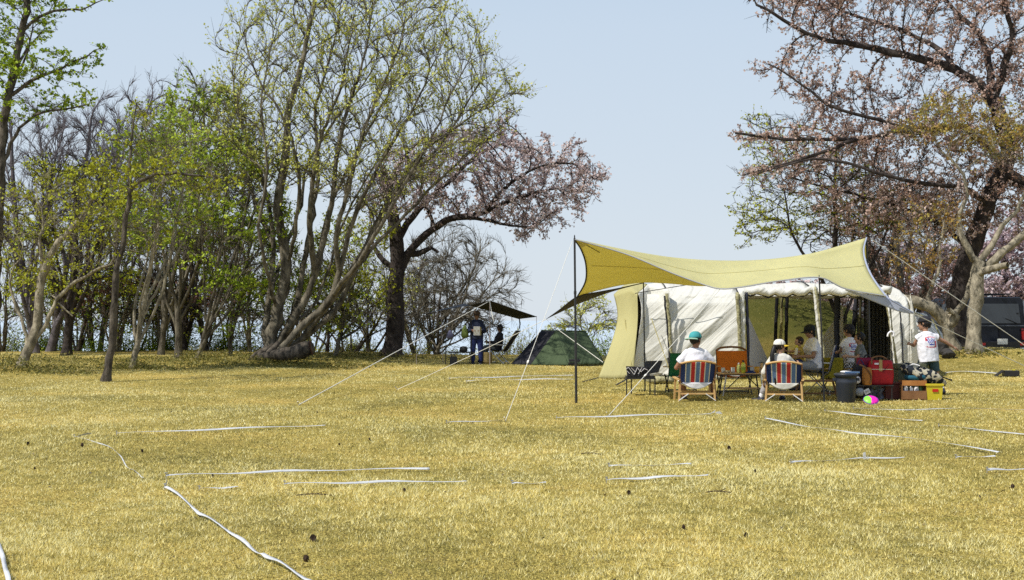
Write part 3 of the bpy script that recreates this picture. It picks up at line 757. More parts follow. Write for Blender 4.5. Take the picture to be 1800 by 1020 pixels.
RW = [
 ('larch_tree', 'straight slim dark trunk rising behind the beige awning with flat olive green tiers', 43, bk_dark, lf_olive, (1472, 640), [(1472, 240), (1380, 330), (1570, 330)], 0.11,
  [(1290, 420), (1300, 380), (1290, 350), (1330, 350), (1310, 250), (1340, 190), (1420, 260), (1540, 300), (1590, 400), (1490, 440), (1400, 430), (1330, 425)], 1500, 3, 0.0, 0.6),
 ('cherry_tree', 'bushy red-brown cherry behind the right end of the beige awning', 47, bk_mid, lf_redbr, (1600, 640), [(1570, 380), (1640, 380), (1530, 430), (1620, 440)], 0.2,
  [(1500, 480), (1520, 380), (1600, 330), (1690, 350), (1700, 450), (1680, 540), (1560, 560), (1530, 520)], 2300, 3, 0.15, 0),
 ('oak_tree', 'dark-stemmed tree seen between the awning and the huge cherry', 49, bk_mid, lf_rust, (1560, 640), [(1520, 330), (1560, 300), (1620, 340), (1500, 400)], 0.2,
  [(1420, 420), (1450, 330), (1530, 270), (1640, 280), (1680, 380), (1560, 460), (1480, 460)], 1300, 2, 0.1, 0.2),
 ('blossom_tree', 'pale pink cherry in full blossom far behind the dark van', 64, bk_mid, lf_pale, (1760, 640), [(1760, 420), (1700, 440), (1830, 430)], 0.25,
  [(1690, 560), (1700, 430), (1740, 385), (1800, 375), (1860, 400), (1860, 560)], 2200, 5, 0.1, 0),
 ('blossom_tree', 'pink cherry far behind seen above the lawn hill through the tent screens', 62, bk_mid, lf_pale, (1600, 640), [(1600, 450), (1540, 470), (1660, 450)], 0.25,
  [(1500, 570), (1510, 470), (1590, 430), (1700, 440), (1700, 580)], 2000, 4, 0.1, 0),
 ('blossom_tree', 'dull pink cherry row seen through the left tent screen', 60, bk_mid, lf_pink, (1380, 640), [(1380, 500), (1320, 510), (1440, 500)], 0.25,
  [(1260, 560), (1280, 505), (1370, 500), (1480, 500), (1520, 560)], 1500, 4, 0.1, 0),
]
for i, (nm, lb, D, bk, lf, base, tops, r, ev, n, nl, up, fl) in enumerate(RW):
    tree(nm, lb, 'tree', D, simple(base, tops, r, 0.3, 18, i+50), [ev], n, 2.2, bk, lf, 0.052 if D < 55 else 0.12, int(nl*1.4+.5), step=0.26, up=up+.05, inertia=1.3, jit=0.15, tip=0.008, keep=0.6,
         twigs=2, tlen=0.32, kill=0.3, seed=80+i, hole=0.2 if D < 55 else 0, flat=fl, tintb=0.5)

# leafy ground cover under the wood, and scrub on the brink
def cover(name, label, spots, n, s, lf):
    V = []; T = []
    for (px, D, rx, ry, h, k) in spots:
        m = int(n*k); c = (px-900)/FPX*D
        x = c+rng.normal(0, rx, m); y = D+rng.normal(0, ry, m)
        f = np.exp(-((x-c)/rx)**2*0.5-((y-D)/ry)**2*0.5)*(0.6+0.4*np.sin(x*5+y*3))
        z = gz(x, y)+rng.random(m)*h*np.clip(f, 0.15, 1)
        c3 = np.stack([x, y, z], -1)
        nr = nrm(rng.normal(0, 1, (m, 3))+np.array([0, 0, 0.6])); a = nrm(np.cross(nr, rng.normal(0, 1, (m, 3)))); b = np.cross(nr, a)
        q = s*rng.uniform(0.5, 1.4, m)[:, None]
        V.append(np.stack([c3-b*q*0.9, c3+a*q*0.25, c3+b*q*0.9, c3-a*q*0.25], 1)); T.append(np.clip(rng.normal(0.4, 0.25, m), 0, 1))
    V = np.concatenate(V); T = np.concatenate(T)
    o = npmesh(name, V.reshape(-1, 3), np.arange(len(V)*4).reshape(-1, 4), lf, tint=np.repeat(T, 4))
    return tag(o, label, 'ground cover', kind='stuff')
lf_cover = leafmat('ground_cover_leaf', [(0.06, 0.06, 0.015), (0.15, 0.15, 0.03), (0.28, 0.25, 0.06), (0.45, 0.35, 0.14)])
cover('ground_cover', 'low leafy weeds and litter under the trees on the left', [(30, 36.3, .7, .5, .40, 1.2), (80, 36.0, .7, .4, .22, .6), (235, 39, .6, .6, .35, .9), (300, 41, 2.0, .7, .16, 1.4), (470, 42.6, 1.5, .7, .28, 2.0), (560, 41.5, .9, .5, .22, 1.0),
      (340, 45, 2.4, .9, .30, 1.5), (410, 46, .8, .5, .5, .9), (110, 44, 2.5, 1.2, .30, 1.5), (620, 49.5, 2.2, .8, .22, 1.8), (330, 44.0, .5, .4, .55, .6), (250, 39.2, .3, .3, .7, .5), (-20, 42, 1.5, 1.5, .4, .7),
      (520, 44, 1.6, .8, .2, 1.0), (160, 40, 1.5, .5, .12, .5), (1715, 37.2, .5, .25, .16, .45), (1665, 37.4, .4, .2, .1, .2)], 1100, 0.055, lf_cover)
m_ = 1500; x_ = rng.uniform(-11, 14, m_); y_ = 7.2+rng.random(m_)**1.3*24; z_ = gz(x_, y_)+0.012+rng.random(m_)*0.012
c_ = np.stack([x_, y_, z_], -1); nr_ = nrm(rng.normal(0, .5, (m_, 3))+np.array([0, 0, 1.0])); a_ = nrm(np.cross(nr_, rng.normal(0, 1, (m_, 3)))); b_ = np.cross(nr_, a_); s_2 = (0.008+0.012*rng.random(m_)**3)[:, None]
lf_lit = leafmat('dead_leaf_bits', [(0.02, 0.015, 0.01), (0.06, 0.045, 0.03), (0.14, 0.10, 0.06), (0.3, 0.22, 0.12)], trans=0.1)
tag(npmesh('leaf_litter', np.stack([c_-b_*s_2, c_+a_*s_2*.45+nr_*s_2*.4, c_+b_*s_2, c_-a_*s_2*.45], 1).reshape(-1, 3), np.arange(m_*4).reshape(-1, 4), lf_lit, tint=np.repeat(rng.random(m_), 4)),
    'tiny dark dead leaf bits strewn over the dry lawn', 'leaf litter', kind='stuff')
# brink scrub: bare thin bushes along the edge of the hill
def shrub(name, label, px, D, w, h, n, bark, lf, nl, seed, group=None):
    rg = np.random.default_rng(seed); b = G(px, D)
    V = []; F = []; L = []; off = 0
    for i in range(n):
        a = rg.uniform(0, 2*np.pi); le = rg.uniform(0.1, 0.75); hh = h*rg.uniform(0.5, 1.1)
        p = np.array([rg.normal(0, w*0.25), rg.normal(0, 0.25), -0.05]); d = np.array([np.cos(a)*np.sin(le)*w/h, np.sin(a)*np.sin(le)*0.7, np.cos(le)]); d /= np.linalg.norm(d)
        pts = [p]
        for k in range(5):
            d = d+rg.normal(0, 0.14, 3); d /= np.linalg.norm(d); pts.append(pts[-1]+d*hh/5)
        sub = [(pts, 0.011)]
        for k in range(5):
            j = rg.integers(1, 6); q = pts[j]; e = d*0.5+rg.normal(0, 0.55, 3); e /= np.linalg.norm(e)
            sub.append(([q, q+e*hh*0.16, q+e*hh*0.30+rg.normal(0, .03, 3)], 0.007))
        for (pp, r) in sub:
            for m, c in enumerate(pp):
                for j in range(3):
                    an = j*2.094; V.append(c+np.array([math.cos(an), math.sin(an), 0.0])*r*(1-0.7*m/len(pp)))
                if m:
                    for j in range(3): F.append([off+j-3, off+(j+1) % 3-3, off+(j+1) % 3, off+j])
                off += 3
                for _ in range(nl if m else 0): L.append(c+rg.normal(0, 0.07, 3))
    root = thing(name, label, 'shrub', b, group=group)
    npmesh('stem', V, np.array(F), bark, root)
    if nl and L:
        c = np.array(L); m = len(c); nr = nrm(rg.normal(0, 1, (m, 3))); a = nrm(np.cross(nr, rg.normal(0, 1, (m, 3)))); bb = np.cross(nr, a)
        s = 0.045*rg.uniform(0.5, 1.3, m)[:, None]
        npmesh('foliage', np.stack([c-bb*s, c+a*s*.5, c+bb*s, c-a*s*.5], 1).reshape(-1, 3), np.arange(m*4).reshape(-1, 4), lf, root, tint=np.repeat(np.clip(rg.normal(.5, .2, m), 0, 1), 4))
    return root
shr = [(-30, 56.6, 1.5, 1.3, 90, 2, 'low bush at the far left picture edge on the brink'), (25, 57.2, 1.5, 1.1, 90, 1, 'low bush behind the gnarled pale tree foot'), (75, 56.8, 1.5, 1.2, 90, 3, 'low green bush between gnarled tree and twin trunks'),
       (130, 57.4, 1.5, 1.2, 90, 3, 'low green bush right of the thick dark trunk foot'), (240, 57.2, 1.6, 1.1, 90, 2, 'low bush behind the pale leaning trunk foot'), (290, 56.8, 1.5, 1.3, 90, 3, 'low green bush left of the many-stemmed clump foot'),
       (345, 57.4, 1.5, 1.1, 90, 2, 'low bush behind the many-stemmed clump foot'), (395, 56.9, 1.5, 1.2, 90, 3, 'low green bush behind the pale sweeping stems foot'), (445, 57.3, 1.5, 1.2, 90, 2, 'low bush left behind the biggest tree base'),
       (490, 56.8, 1.4, 1.1, 90, 1, 'low twiggy bush right behind the biggest tree base'), (565, 57.2, 1.4, 1.0, 90, 1, 'low twiggy bush right of the log end'), (630, 56.7, 1.4, 1.1, 90, 2, 'low bush left of the black cherry foot'),
       (705, 57.3, 1.3, 1.0, 80, 1, 'low twiggy bush just right behind the black cherry foot'), (790, 57.0, 1.4, 0.9, 80, 1, 'low twiggy bush behind the hanging bags'), (825, 57.5, 1.3, 0.8, 70, 1, 'low twiggy bush behind the standing distant man'), (895, 57.0, 1.4, 1.6, 70, 1, 'pale twiggy bush on the brink right of the dark folding chair'), (945, 58.0, 1.5, 1.7, 70, 1, 'pale twiggy bush on the brink behind the olive tent top left'),
       (985, 57.0, 1.2, 1.5, 50, 3, 'greening bush rising over the olive tent ridge'), (1075, 57.5, 1.3, 1.6, 50, 3, 'greening bush between the olive tent and the cabin tent'),
       (600, 57.0, 1.5, 1.3, 60, 1, 'bare bush on the brink left of the black cherry trunk'), (745, 57.0, 1.5, 1.3, 60, 1, 'bare bush on the brink right of the black cherry trunk'),
       (530, 56.5, 1.3, 1.2, 45, 2, 'bush behind the stump of the biggest tree'), (190, 57.0, 1.6, 1.3, 50, 3, 'green bush behind the thin dark trunk'), (860, 57.5, 1.2, 1.3, 50, 1, 'bare bush behind the dark folding chair'),
       (660, 58.0, 1.6, 1.2, 50, 1, 'bare bush on the brink touching the black cherry trunk')]
for i, (px, D, w_, h_, n_, nl_, lb_) in enumerate(shr):
    shrub('bush', lb_, px, D, w_, h_, n_, bk_pale if nl_ < 2 else bk_mid, lf_sparse if nl_ < 3 else lf_green, nl_, 310+i, 'bushes along the brink of the hill')
# ------------------------------------------------------------------ camp materials
m_tarp = mat('tarp_canvas', (0.70, 0.69, 0.38), rough=0.75, var=0.05, vscale=2, bump=0.25, bscale=9, trans=0.40, tcol=(0.86, 0.75, 0.27), spec=0.2)
m_tarpdark = mat('tarp_shade_dark', (0.035, 0.035, 0.05), rough=0.7, bump=0.1)  # dark colour carries the shade of the corner flap's underside
m_tarpgrey = mat('tarp_grey_edge', (0.42, 0.46, 0.58), rough=0.7, bump=0.1)
m_hem = mat('hem_webbing_grey', (0.40, 0.41, 0.44), rough=0.8)
m_blackmetal = mat('black_metal', (0.018, 0.018, 0.02), rough=0.45, spec=0.5, var=0.2)
m_steel = mat('bare_steel', (0.55, 0.55, 0.56), rough=0.35, metal=0.9, var=0.1)
m_white_metal = mat('white_metal', (0.75, 0.75, 0.74), rough=0.4)
m_rope = mat('white_rope', (0.72, 0.70, 0.62), rough=0.9)
m_tape = mat('white_tape', (0.56, 0.57, 0.58), rough=0.55, var=0.12, vscale=4, bump=0.2)
m_wood = mat('light_wood', (0.50, 0.30, 0.11), rough=0.55, col2=(0.62, 0.40, 0.17), vscale=4, stretch=(1, 1, 0.2), bump=0.1)
m_wooddk = mat('brown_wood', (0.16, 0.075, 0.03), rough=0.6, col2=(0.26, 0.13, 0.055), vscale=5, bump=0.15)
m_blackcloth = mat('black_cloth', (0.02, 0.02, 0.026), rough=0.85, var=0.3, bump=0.3, bscale=20)
m_navy = mat('navy_canvas', (0.02, 0.04, 0.14), rough=0.85, bump=0.2, bscale=60)
m_blue = mat('blue_canvas', (0.11, 0.19, 0.34), rough=0.85, bump=0.2, bscale=60)
m_red = mat('red_canvas', (0.50, 0.035, 0.03), rough=0.85, bump=0.2, bscale=60)
m_cream = mat('cream_canvas', (0.72, 0.66, 0.50), rough=0.85, bump=0.2, bscale=60)
m_whitecloth = mat('white_cloth', (0.78, 0.78, 0.82), rough=0.85, var=0.03, bump=0.25, bscale=14)
m_offwhite = mat('offwhite_cloth', (0.62, 0.60, 0.55), rough=0.85, var=0.04, bump=0.25, bscale=14)
m_orange = mat('orange_canvas', (0.62, 0.17, 0.015), rough=0.8, var=0.06, bump=0.2, bscale=8)
m_green = mat('green_canvas', (0.01, 0.12, 0.045), rough=0.8, var=0.1, bump=0.2, bscale=8)
m_yellow = mat('yellow_canvas', (0.46, 0.38, 0.03), rough=0.8, var=0.06, bump=0.2, bscale=8)
m_blackplastic = mat('black_plastic', (0.02, 0.02, 0.022), rough=0.4)

# tent cloth: white polycotton with diagonal tension folds
def clothmat(name, color, tcol, strength=0.5, ang=40, trans=0.25):
    m = bpy.data.materials.new(name); m.use_nodes = True; nt = m.node_tree; N = nt.nodes; L = nt.links
    b = N['Principled BSDF']; b.inputs['Base Color'].default_value = (*color, 1); b.inputs['Roughness'].default_value = 0.85; b.inputs['Specular IOR Level'].default_value = 0.15
    tc = N.new('ShaderNodeTexCoord'); mp = N.new('ShaderNodeMapping'); mp.inputs['Scale'].default_value = (0.45, 0.3, 4.2)
    rt = N.new('ShaderNodeMapping'); rt.inputs['Rotation'].default_value = (0, R(ang), 0)
    L.new(tc.outputs['Object'], rt.inputs[0]); L.new(rt.outputs[0], mp.inputs[0])
    n = N.new('ShaderNodeTexNoise'); n.inputs['Scale'].default_value = 1.3; n.inputs['Detail'].default_value = 2; n.inputs['Distortion'].default_value = 0.6
    L.new(mp.outputs[0], n.inputs['Vector'])
    n2 = N.new('ShaderNodeTexNoise'); n2.inputs['Scale'].default_value = 9; n2.inputs['Detail'].default_value = 5; L.new(tc.outputs['Object'], n2.inputs['Vector'])
    ad = N.new('ShaderNodeMath'); ad.operation = 'MULTIPLY_ADD'; ad.inputs[1].default_value = 0.16; L.new(n2.outputs['Fac'], ad.inputs[0]); L.new(n.outputs['Fac'], ad.inputs[2])
    bp = N.new('ShaderNodeBump'); bp.inputs['Strength'].default_value = strength; bp.inputs['Distance'].default_value = 0.12
    L.new(ad.outputs[0], bp.inputs['Height']); L.new(bp.outputs[0], b.inputs['Normal'])
    t = N.new('ShaderNodeBsdfTranslucent'); t.inputs['Color'].default_value = (*tcol, 1); L.new(bp.outputs[0], t.inputs['Normal'])
    mx = N.new('ShaderNodeMixShader'); mx.inputs[0].default_value = trans
    L.new(b.outputs[0], mx.inputs[1]); L.new(t.outputs[0], mx.inputs[2]); L.new(mx.outputs[0], N['Material Output'].inputs['Surface'])
    return m
m_tent = clothmat('tent_white_cotton', (0.80, 0.79, 0.73), (0.74, 0.71, 0.58), 0.55, 42)
m_khaki = clothmat('tent_khaki_cotton', (0.54, 0.50, 0.24), (0.60, 0.52, 0.22), 0.35, 70)
m_olive = clothmat('tent_olive_cotton', (0.075, 0.105, 0.055), (0.09, 0.12, 0.05), 0.6, 60, 0.12)
def meshmat(name, color, alpha):
    m = bpy.data.materials.new(name); m.use_nodes = True; nt = m.node_tree; N = nt.nodes; L = nt.links
    b = N['Principled BSDF']; b.inputs['Base Color'].default_value = (*color, 1); b.inputs['Roughness'].default_value = 0.9; b.inputs['Specular IOR Level'].default_value = 0.05
    t = N.new('ShaderNodeBsdfTransparent'); mx = N.new('ShaderNodeMixShader'); mx.inputs[0].default_value = alpha
    L.new(t.outputs[0], mx.inputs[1]); L.new(b.outputs[0], mx.inputs[2]); L.new(mx.outputs[0], N['Material Output'].inputs['Surface'])
    return m
m_screen = meshmat('insect_mesh', (0.015, 0.02, 0.012), 0.58)
m_screen2 = meshmat('insect_mesh_gathered', (0.02, 0.02, 0.018), 0.80)

def pxs(pts, D0=None):
    return [P(p[0], p[1], p[2] if len(p) > 2 else D0) for p in pts]
def cur(pts, t):
    "point at t on a polyline of Vectors by length"
    L = [0]
    for a, b in zip(pts, pts[1:]): L.append(L[-1]+(b-a).length)
    d = t*L[-1]
    for i in range(len(pts)-1):
        if d <= L[i+1] or i == len(pts)-2:
            f = (d-L[i])/max(1e-6, L[i+1]-L[i]); return pts[i].lerp(pts[i+1], min(1, max(0, f)))
def coons(c0, c1, d0, d1):
    "c0(u) v=0, c1(u) v=1, d0(v) u=0, d1(v) u=1"
    def f(u, v):
        a, b, c, d = cur(c0, u), cur(c1, u), cur(d0, v), cur(d1, v)
        p00, p10, p01, p11 = c0[0], c0[-1], c1[0], c1[-1]
        return a*(1-v)+b*v+c*(1-u)+d*u-(p00*(1-u)*(1-v)+p10*u*(1-v)+p01*(1-u)*v+p11*u*v)
    return f

# ------------------------------------------------------------------ beige tarp
TA = P(1010, 420, 23.1); TB = P(1523, 418, 26.0)
tarp = thing('canopy_tarp', 'large beige canvas canopy on black poles shading the family in front of the white tent', 'canopy', (TA.x, TA.y, float(gz(TA.x, TA.y))))
TL = Vector(tarp.location)
def loc(fn): return lambda u, v: fn(u, v)-TL
ridge = spline(pxs([(1010, 421, 23.1), (1100, 440, 23.8), (1180, 453, 24.4), (1260, 458.5, 24.9), (1340, 457, 25.2), (1420, 447, 25.4), (1480, 431, 25.8), (1523, 418, 26.0)]), 6)
hem = spline(pxs([(1010, 421, 23.1), (1100, 447, 23.3), (1180, 480, 23.35), (1235, 500, 23.4), (1268, 508, 23.4), (1310, 504, 23.5), (1370, 494, 23.8), (1440, 488, 24.0), (1486, 508, 24.2), (1559, 521, 24.5)]), 6)
right = spline(pxs([(1523, 418, 26.0), (1518, 440, 25.8), (1523, 465, 25.4), (1535, 490, 25.0), (1559, 521, 24.5)]), 6)
mb = MB().grid(loc(coons(ridge, hem, [TA, TA+Vector((0, -.001, -.001))], right)), 60, 14)
mb.build('front_panel', m_tarp, tarp, smooth=True, solid=0.004)
_ff = coons(ridge, hem, [TA, TA+Vector((0, -.001, -.001))], right)
m_seam = m_tarp
for vv in (0.45,):
    MB().grid(lambda u, v: _ff(0.02+0.97*u, vv+(v-.5)*0.012)-TL+Vector((0, -0.004, 0.005)), 60, 1).build('seam', m_seam, tarp, True, 0.003)
bridge = [p+Vector((0, 0.012, -0.012)) for p in ridge]
back = spline(pxs([(1015, 521, 26.2), (1050, 511, 26.5), (1090, 502, 26.8), (1131, 497, 27.0), (1180, 499, 27.3), (1240, 503, 27.7), (1330, 494, 28.4), (1420, 480, 29.0), (1500, 478, 29.6)]), 6)
leftc = spline(pxs([(1010, 422, 23.12), (1022, 440, 23.6), (1030, 466, 24.3), (1029, 495, 25.3), (1015, 521, 26.2)]), 6)
rightb = spline([bridge[-1]]+pxs([(1524, 450, 27.0), (1515, 465, 28.4), (1500, 478, 29.6)]), 6)
leftc[0] = bridge[0].copy()
_fb = coons(bridge, back, leftc, rightb)
for vv in (0.40,):
    MB().grid(lambda u, v: _fb(0.02+0.97*u, vv+(v-.5)*0.010)-TL+Vector((0, -0.004, -0.005)), 60, 1).build('seam', m_seam, tarp, True, 0.003)
MB().prism([TA-TL+Vector((0.01, -0.012, -0.01)), cur(hem, .045)-TL+Vector((0, -.012, -.004)), cur(leftc, .13)-TL+Vector((0.01, -.012, 0))], (0, -.004, 0)).build('corner_patch', m_seam, tarp)
mb = MB().grid(loc(_fb), 60, 16)
mb.build('rear_panel', m_tarp, tarp, smooth=True, solid=0.004)
# corner flap at the left, its unlit underside painted dark
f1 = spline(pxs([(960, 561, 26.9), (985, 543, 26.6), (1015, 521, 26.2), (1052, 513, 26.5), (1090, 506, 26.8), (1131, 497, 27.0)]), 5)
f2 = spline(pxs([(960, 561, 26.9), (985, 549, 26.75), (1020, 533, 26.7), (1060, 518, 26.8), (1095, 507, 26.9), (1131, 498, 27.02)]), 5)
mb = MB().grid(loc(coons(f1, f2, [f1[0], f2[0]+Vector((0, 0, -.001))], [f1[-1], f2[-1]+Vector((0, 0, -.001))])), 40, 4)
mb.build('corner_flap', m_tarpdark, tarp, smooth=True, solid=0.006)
# grey edge flap at the right
g1 = spline(pxs([(1486, 509.5, 24.25), (1520, 517, 24.35), (1559, 523, 24.52), (1585, 540, 24.55), (1605, 551, 24.6)]), 5)
g2 = spline(pxs([(1486, 510.5, 24.26), (1520, 524, 24.4), (1550, 536, 24.5), (1580, 548, 24.55), (1605, 552, 24.6)]), 5)
MB().grid(loc(coons(g1, g2, [g1[0], g2[0]], [g1[-1], g2[-1]+Vector((0, 0, -.002))])), 30, 4).build('corner_flap', m_tarpgrey, tarp, smooth=True, solid=0.006)
r2 = spline(pxs([(1523, 418, 26.0), (1518, 440, 25.78), (1523, 465, 25.38), (1535, 490, 24.98), (1559, 522, 24.48), (1580, 536, 24.52), (1605, 550, 24.58)]), 6)
off = Vector((0, -0.01, 0))
MB().tube([p-TL+off for p in hem], 0.011, 5).build('hem', m_hem, tarp)
MB().tube([p-TL+off for p in r2], 0.015, 5).build('hem', mat('hem_blue_grey', (0.34, 0.38, 0.5), rough=0.8), tarp)
MB().tube([p-TL+off for p in leftc], 0.014, 5).build('hem', m_blackcloth, tarp)
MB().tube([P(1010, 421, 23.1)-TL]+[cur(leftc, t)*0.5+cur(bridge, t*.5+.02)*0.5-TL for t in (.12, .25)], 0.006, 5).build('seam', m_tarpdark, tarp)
# poles are things of their own
def pole(label, top, basepx, D, r=0.014, mat_=m_blackmetal, grp='poles holding up the beige canopy', Db=None):
    b = G(basepx, Db or D); t = Vector(top)
    root = thing('tent_pole', label, 'pole', b, group=grp)
    d = t-b
    MB().tube([Vector((0, 0, -0.03)), d*0.34], r, 8).tube([d*0.34, d*0.67], r*0.9, 8).tube([d*0.67, d*1.0], r*0.82, 8).tube([d*0.33, d*0.35], r*1.2, 8).tube([d*0.66, d*0.68], r*1.1, 8).build('shaft', mat_, root, smooth=False)
    MB().tube([d, d*1.012, d*1.02], [r*.5, r*.5, r*.3], 6).build('spike', mat_, root)
    return root
pole('tall black pole at the left end of the beige canopy', TA+Vector((0, 0, 0.01)), 1013, 23.1, 0.021)
pole('tall black pole at the right end of the beige canopy', TB+Vector((0, 0, 0.01)), 1531, 26.0, 0.021)
pole('thin black pole in front of the left white tent wall', P(1131, 497, 27.0), 1134, 27.0, 0.014)
pole('thin black pole between the seated mother and the grey bin', P(1440, 488, 24.0), 1449, 24.0, 0.016)
MB_dec = None
def guy(label, a, b, r=0.005, peg=True, sl=True, grp='guy ropes of the beige canopy', sag=0.03):
    a = Vector(a); b = Vector(b)
    root = thing('guy_rope', label, 'rope', b, group=grp)
    L = (a-b).length
    pts = [(a-b)*t+Vector((0, 0, -sag*4*t*(1-t)*L/6)) for t in [i/10 for i in range(11)]]
    MB().tube(pts, r, 5).build('cord', m_rope, root)
    if sl:
        c = pts[3]; d = (pts[4]-pts[3]).normalized()
        MB().bar(c-d*0.03, c+d*0.03, 0.025, 0.012).build('slider', m_rope, root)
    if peg:
        n = Vector(((b-a).x, (b-a).y, 0)).normalized()
        MB().tube([n*0.05+Vector((0, 0, 0.06)), Vector((0, 0, 0.0))-n*0.02, -n*0.08+Vector((0, 0, -0.12))], 0.006, 6).build('peg', m_steel, root)
    return root
guy('white guy rope slanting down from the top of the left black pole', P(1006, 424, 23.1), GP(888, 742, 0.01), 0.0045)
guy('white guy rope crossing in front of the small black grill table', P(1265, 509, 23.4), GP(1069, 733, 0.01), 0.0055)
guy('white guy rope running left from the dark corner flap across the lawn', P(961, 561, 26.9), GP(698, 686, 0.01), 0.0055)
guy('upper white guy rope going right in front of the dark van', P(1531, 420, 26.0), P(1900, 675, 27.0)+Vector((0, 0, 0)), 0.007, peg=False, sag=0.01)
guy('lower white guy rope going right past the running boy', P(1605, 551, 24.6), P(1880, 680, 27.0), 0.007, peg=False, sag=0.01)
guy('long white guy rope from the black awning towards the left lawn', P(861, 529, 43.6), GP(525, 713, 0.01), 0.0085, sag=0.0, grp='guy ropes of the black awning')

# ------------------------------------------------------------------ white cabin tent
DF, DBK = 33.5, 38.3
tb = G(1340, 35.5); TO = Vector(tb)
tent = thing('cabin_tent', 'long white cotton cabin tent with mesh screens and a khaki end porch', 'tent', tb)
# tunnel profile: t 0 front ground .. 1 rear ground -> (depth, z)
prof = [(33.5, -0.02), (33.52, 0.6), (33.6, 1.2), (33.75, 1.75), (33.95, 1.97), (34.5, 2.17), (35.2, 2.28), (36.0, 2.31), (36.8, 2.24), (37.6, 2.03), (37.95, 1.8), (38.15, 1.2), (38.3, 0.6), (38.32, -0.02)]
def pr(t):
    f = t*(len(prof)-1); i = min(int(f), len(prof)-2); q = f-i
    return (prof[i][0]*(1-q)+prof[i+1][0]*q, prof[i][1]*(1-q)+prof[i+1][1]*q)
NP = len(prof)-1
def xw(px): return (px-900)/FPX*DF
XA = [xw(1128), xw(1176), xw(1303), xw(1437), xw(1568), xw(1602)]
def skin(x0, x1, t0, t1, nu, nv, sagf=0.0, wr=0.0, sk=0.0, hts=(1, 1)):
    def f(u, v):
        t = t0+(t1-t0)*v; d, z = pr(t); x = x0+(x1-x0)*u
        z *= hts[0]*(1-u)+hts[1]*u
        s = math.sin(math.pi*u)
        z -= sagf*s*(1 if z > 1.7 else 0)
        d += wr*math.sin(7*u+9*v+sk)*s*0.5+wr*math.sin(23*u-19*v+sk)*s*0.5
        return Vector((x, d, z))-Vector((TO.x, TO.y, 0))
    return MB().grid(f, nu, nv)
tv = Vector((0, 0, 0))
eav = 4/NP; bk = 9.3/NP
skin(XA[0], XA[1], 0, eav, 8, 16, 0, 0.02, 0).build('wall_panel', m_tent, tent, True, 0.01)
def folded(x0, x1, t0, t1):
    def f(u, v):
        t = t0+(t1-t0)*v; d, z = pr(t); x = x0+(x1-x0)*u
        # tension folds running from the upper right corner to the lower left
        q = (u*1.70-z*0.9)
        w = math.sin(q*9+1.2*math.sin(z*3))*0.035+math.sin(q*21+z*2)*0.008*math.sin(q*3.1)
        d += w*math.sin(math.pi*u)*min(1, z*1.2+0.1)*(1 if z < 1.9 else 0.1)
        return Vector((x, d, z))-Vector((TO.x, TO.y, 0))
    return MB().grid(f, 70, 40)
folded(XA[1], XA[2]-0.02, 0, eav).build('wall_panel', m_tent, tent, True, 0.01)
skin(XA[4]+0.03, XA[5], 0, eav, 8, 16, 0, 0.03, 2, (1, 0.97)).build('wall_panel', m_tent, tent, True, 0.01)
# roof over everything, with a gentle sag between the hoops
for k in range(5):
    h0 = 0.95 if k == 0 else 1; h1 = 0.955 if k == 4 else 1
    skin(XA[k], XA[k+1], eav, bk, 12, 22, 0.05 if 0 < k < 4 else 0.01, 0.0, k, (h0, h1)).build('roof_panel', m_tent, tent, True, 0.01)
# rear wall: cotton on the left, low sill strip and mesh screens on the right
skin(XA[0], XA[2], bk, 1, 12, 14, 0, 0.02, 3).build('wall_panel', m_tent, tent, True, 0.01)
skin(XA[2], XA[3], bk, 1, 8, 10).build('mesh_screen', m_screen, tent, True)
skin(XA[3], XA[4], bk, 1, 8, 10).build('mesh_screen', m_screen, tent, True)
# hoops front legs with sleeves and tied-back door rolls
def hoop(xc, lab=None):
    pts = [Vector((xc-TO.x, pr(t/60)[0]-TO.y-0.02, pr(t/60)[1]+0.015)) for t in range(61)]
    MB().tube(pts, 0.016, 6).build('hoop_pole', m_blackmetal, tent)
for k in (1, 2, 3, 4): hoop(XA[k])
def roll(px0, px1, y0, y1, D, r, m, nm='tied_roll', n=14, jag=0.3):
    a = P(px0, y0, D)-TO; b = P(px1, y1, D)-TO; rr = random.Random(px0)
    a.z = P(px0, y0, D).z-TO.z; b.z = P(px1, y1, D).z-TO.z
    pts = [a.lerp(b, i/n)+Vector((rr.uniform(-.012, .012), 0, 0)) for i in range(n+1)]
    rad = [r*(1-jag*abs(math.sin(i*1.6+px0))) for i in range(n+1)]
    MB().tube(pts, rad, 8).build(nm, m, tent, True)
m_strap = mat('khaki_camouflage_strap', (0.10, 0.09, 0.045), rough=0.9, col2=(0.45, 0.42, 0.24), vscale=22)
roll(1172, 1183, 516, 655, 33.35, 0.045, m_strap)
roll(1168, 1180, 520, 650, 33.42, 0.03, m_blackcloth)
roll(1296, 1303, 514, 650, 33.3, 0.055, m_strap)
roll(1305, 1309, 512, 655, 33.38, 0.06, m_tent)
roll(1312, 1316, 514, 655, 33.42, 0.045, mat('dark_slate_cloth', (0.02, 0.022, 0.035), rough=0.9))
roll(1430, 1447, 500, 650, 33.3, 0.05, m_tent)
roll(1434, 1450, 505, 640, 33.25, 0.03, m_strap)
roll(1556, 1580, 515, 665, 33.3, 0.05, m_strap)
roll(1562, 1574, 540, 655, 33.22, 0.035, m_tent, jag=0.7)
roll(1582, 1588, 540, 640, 33.2, 0.022, m_blackcloth)
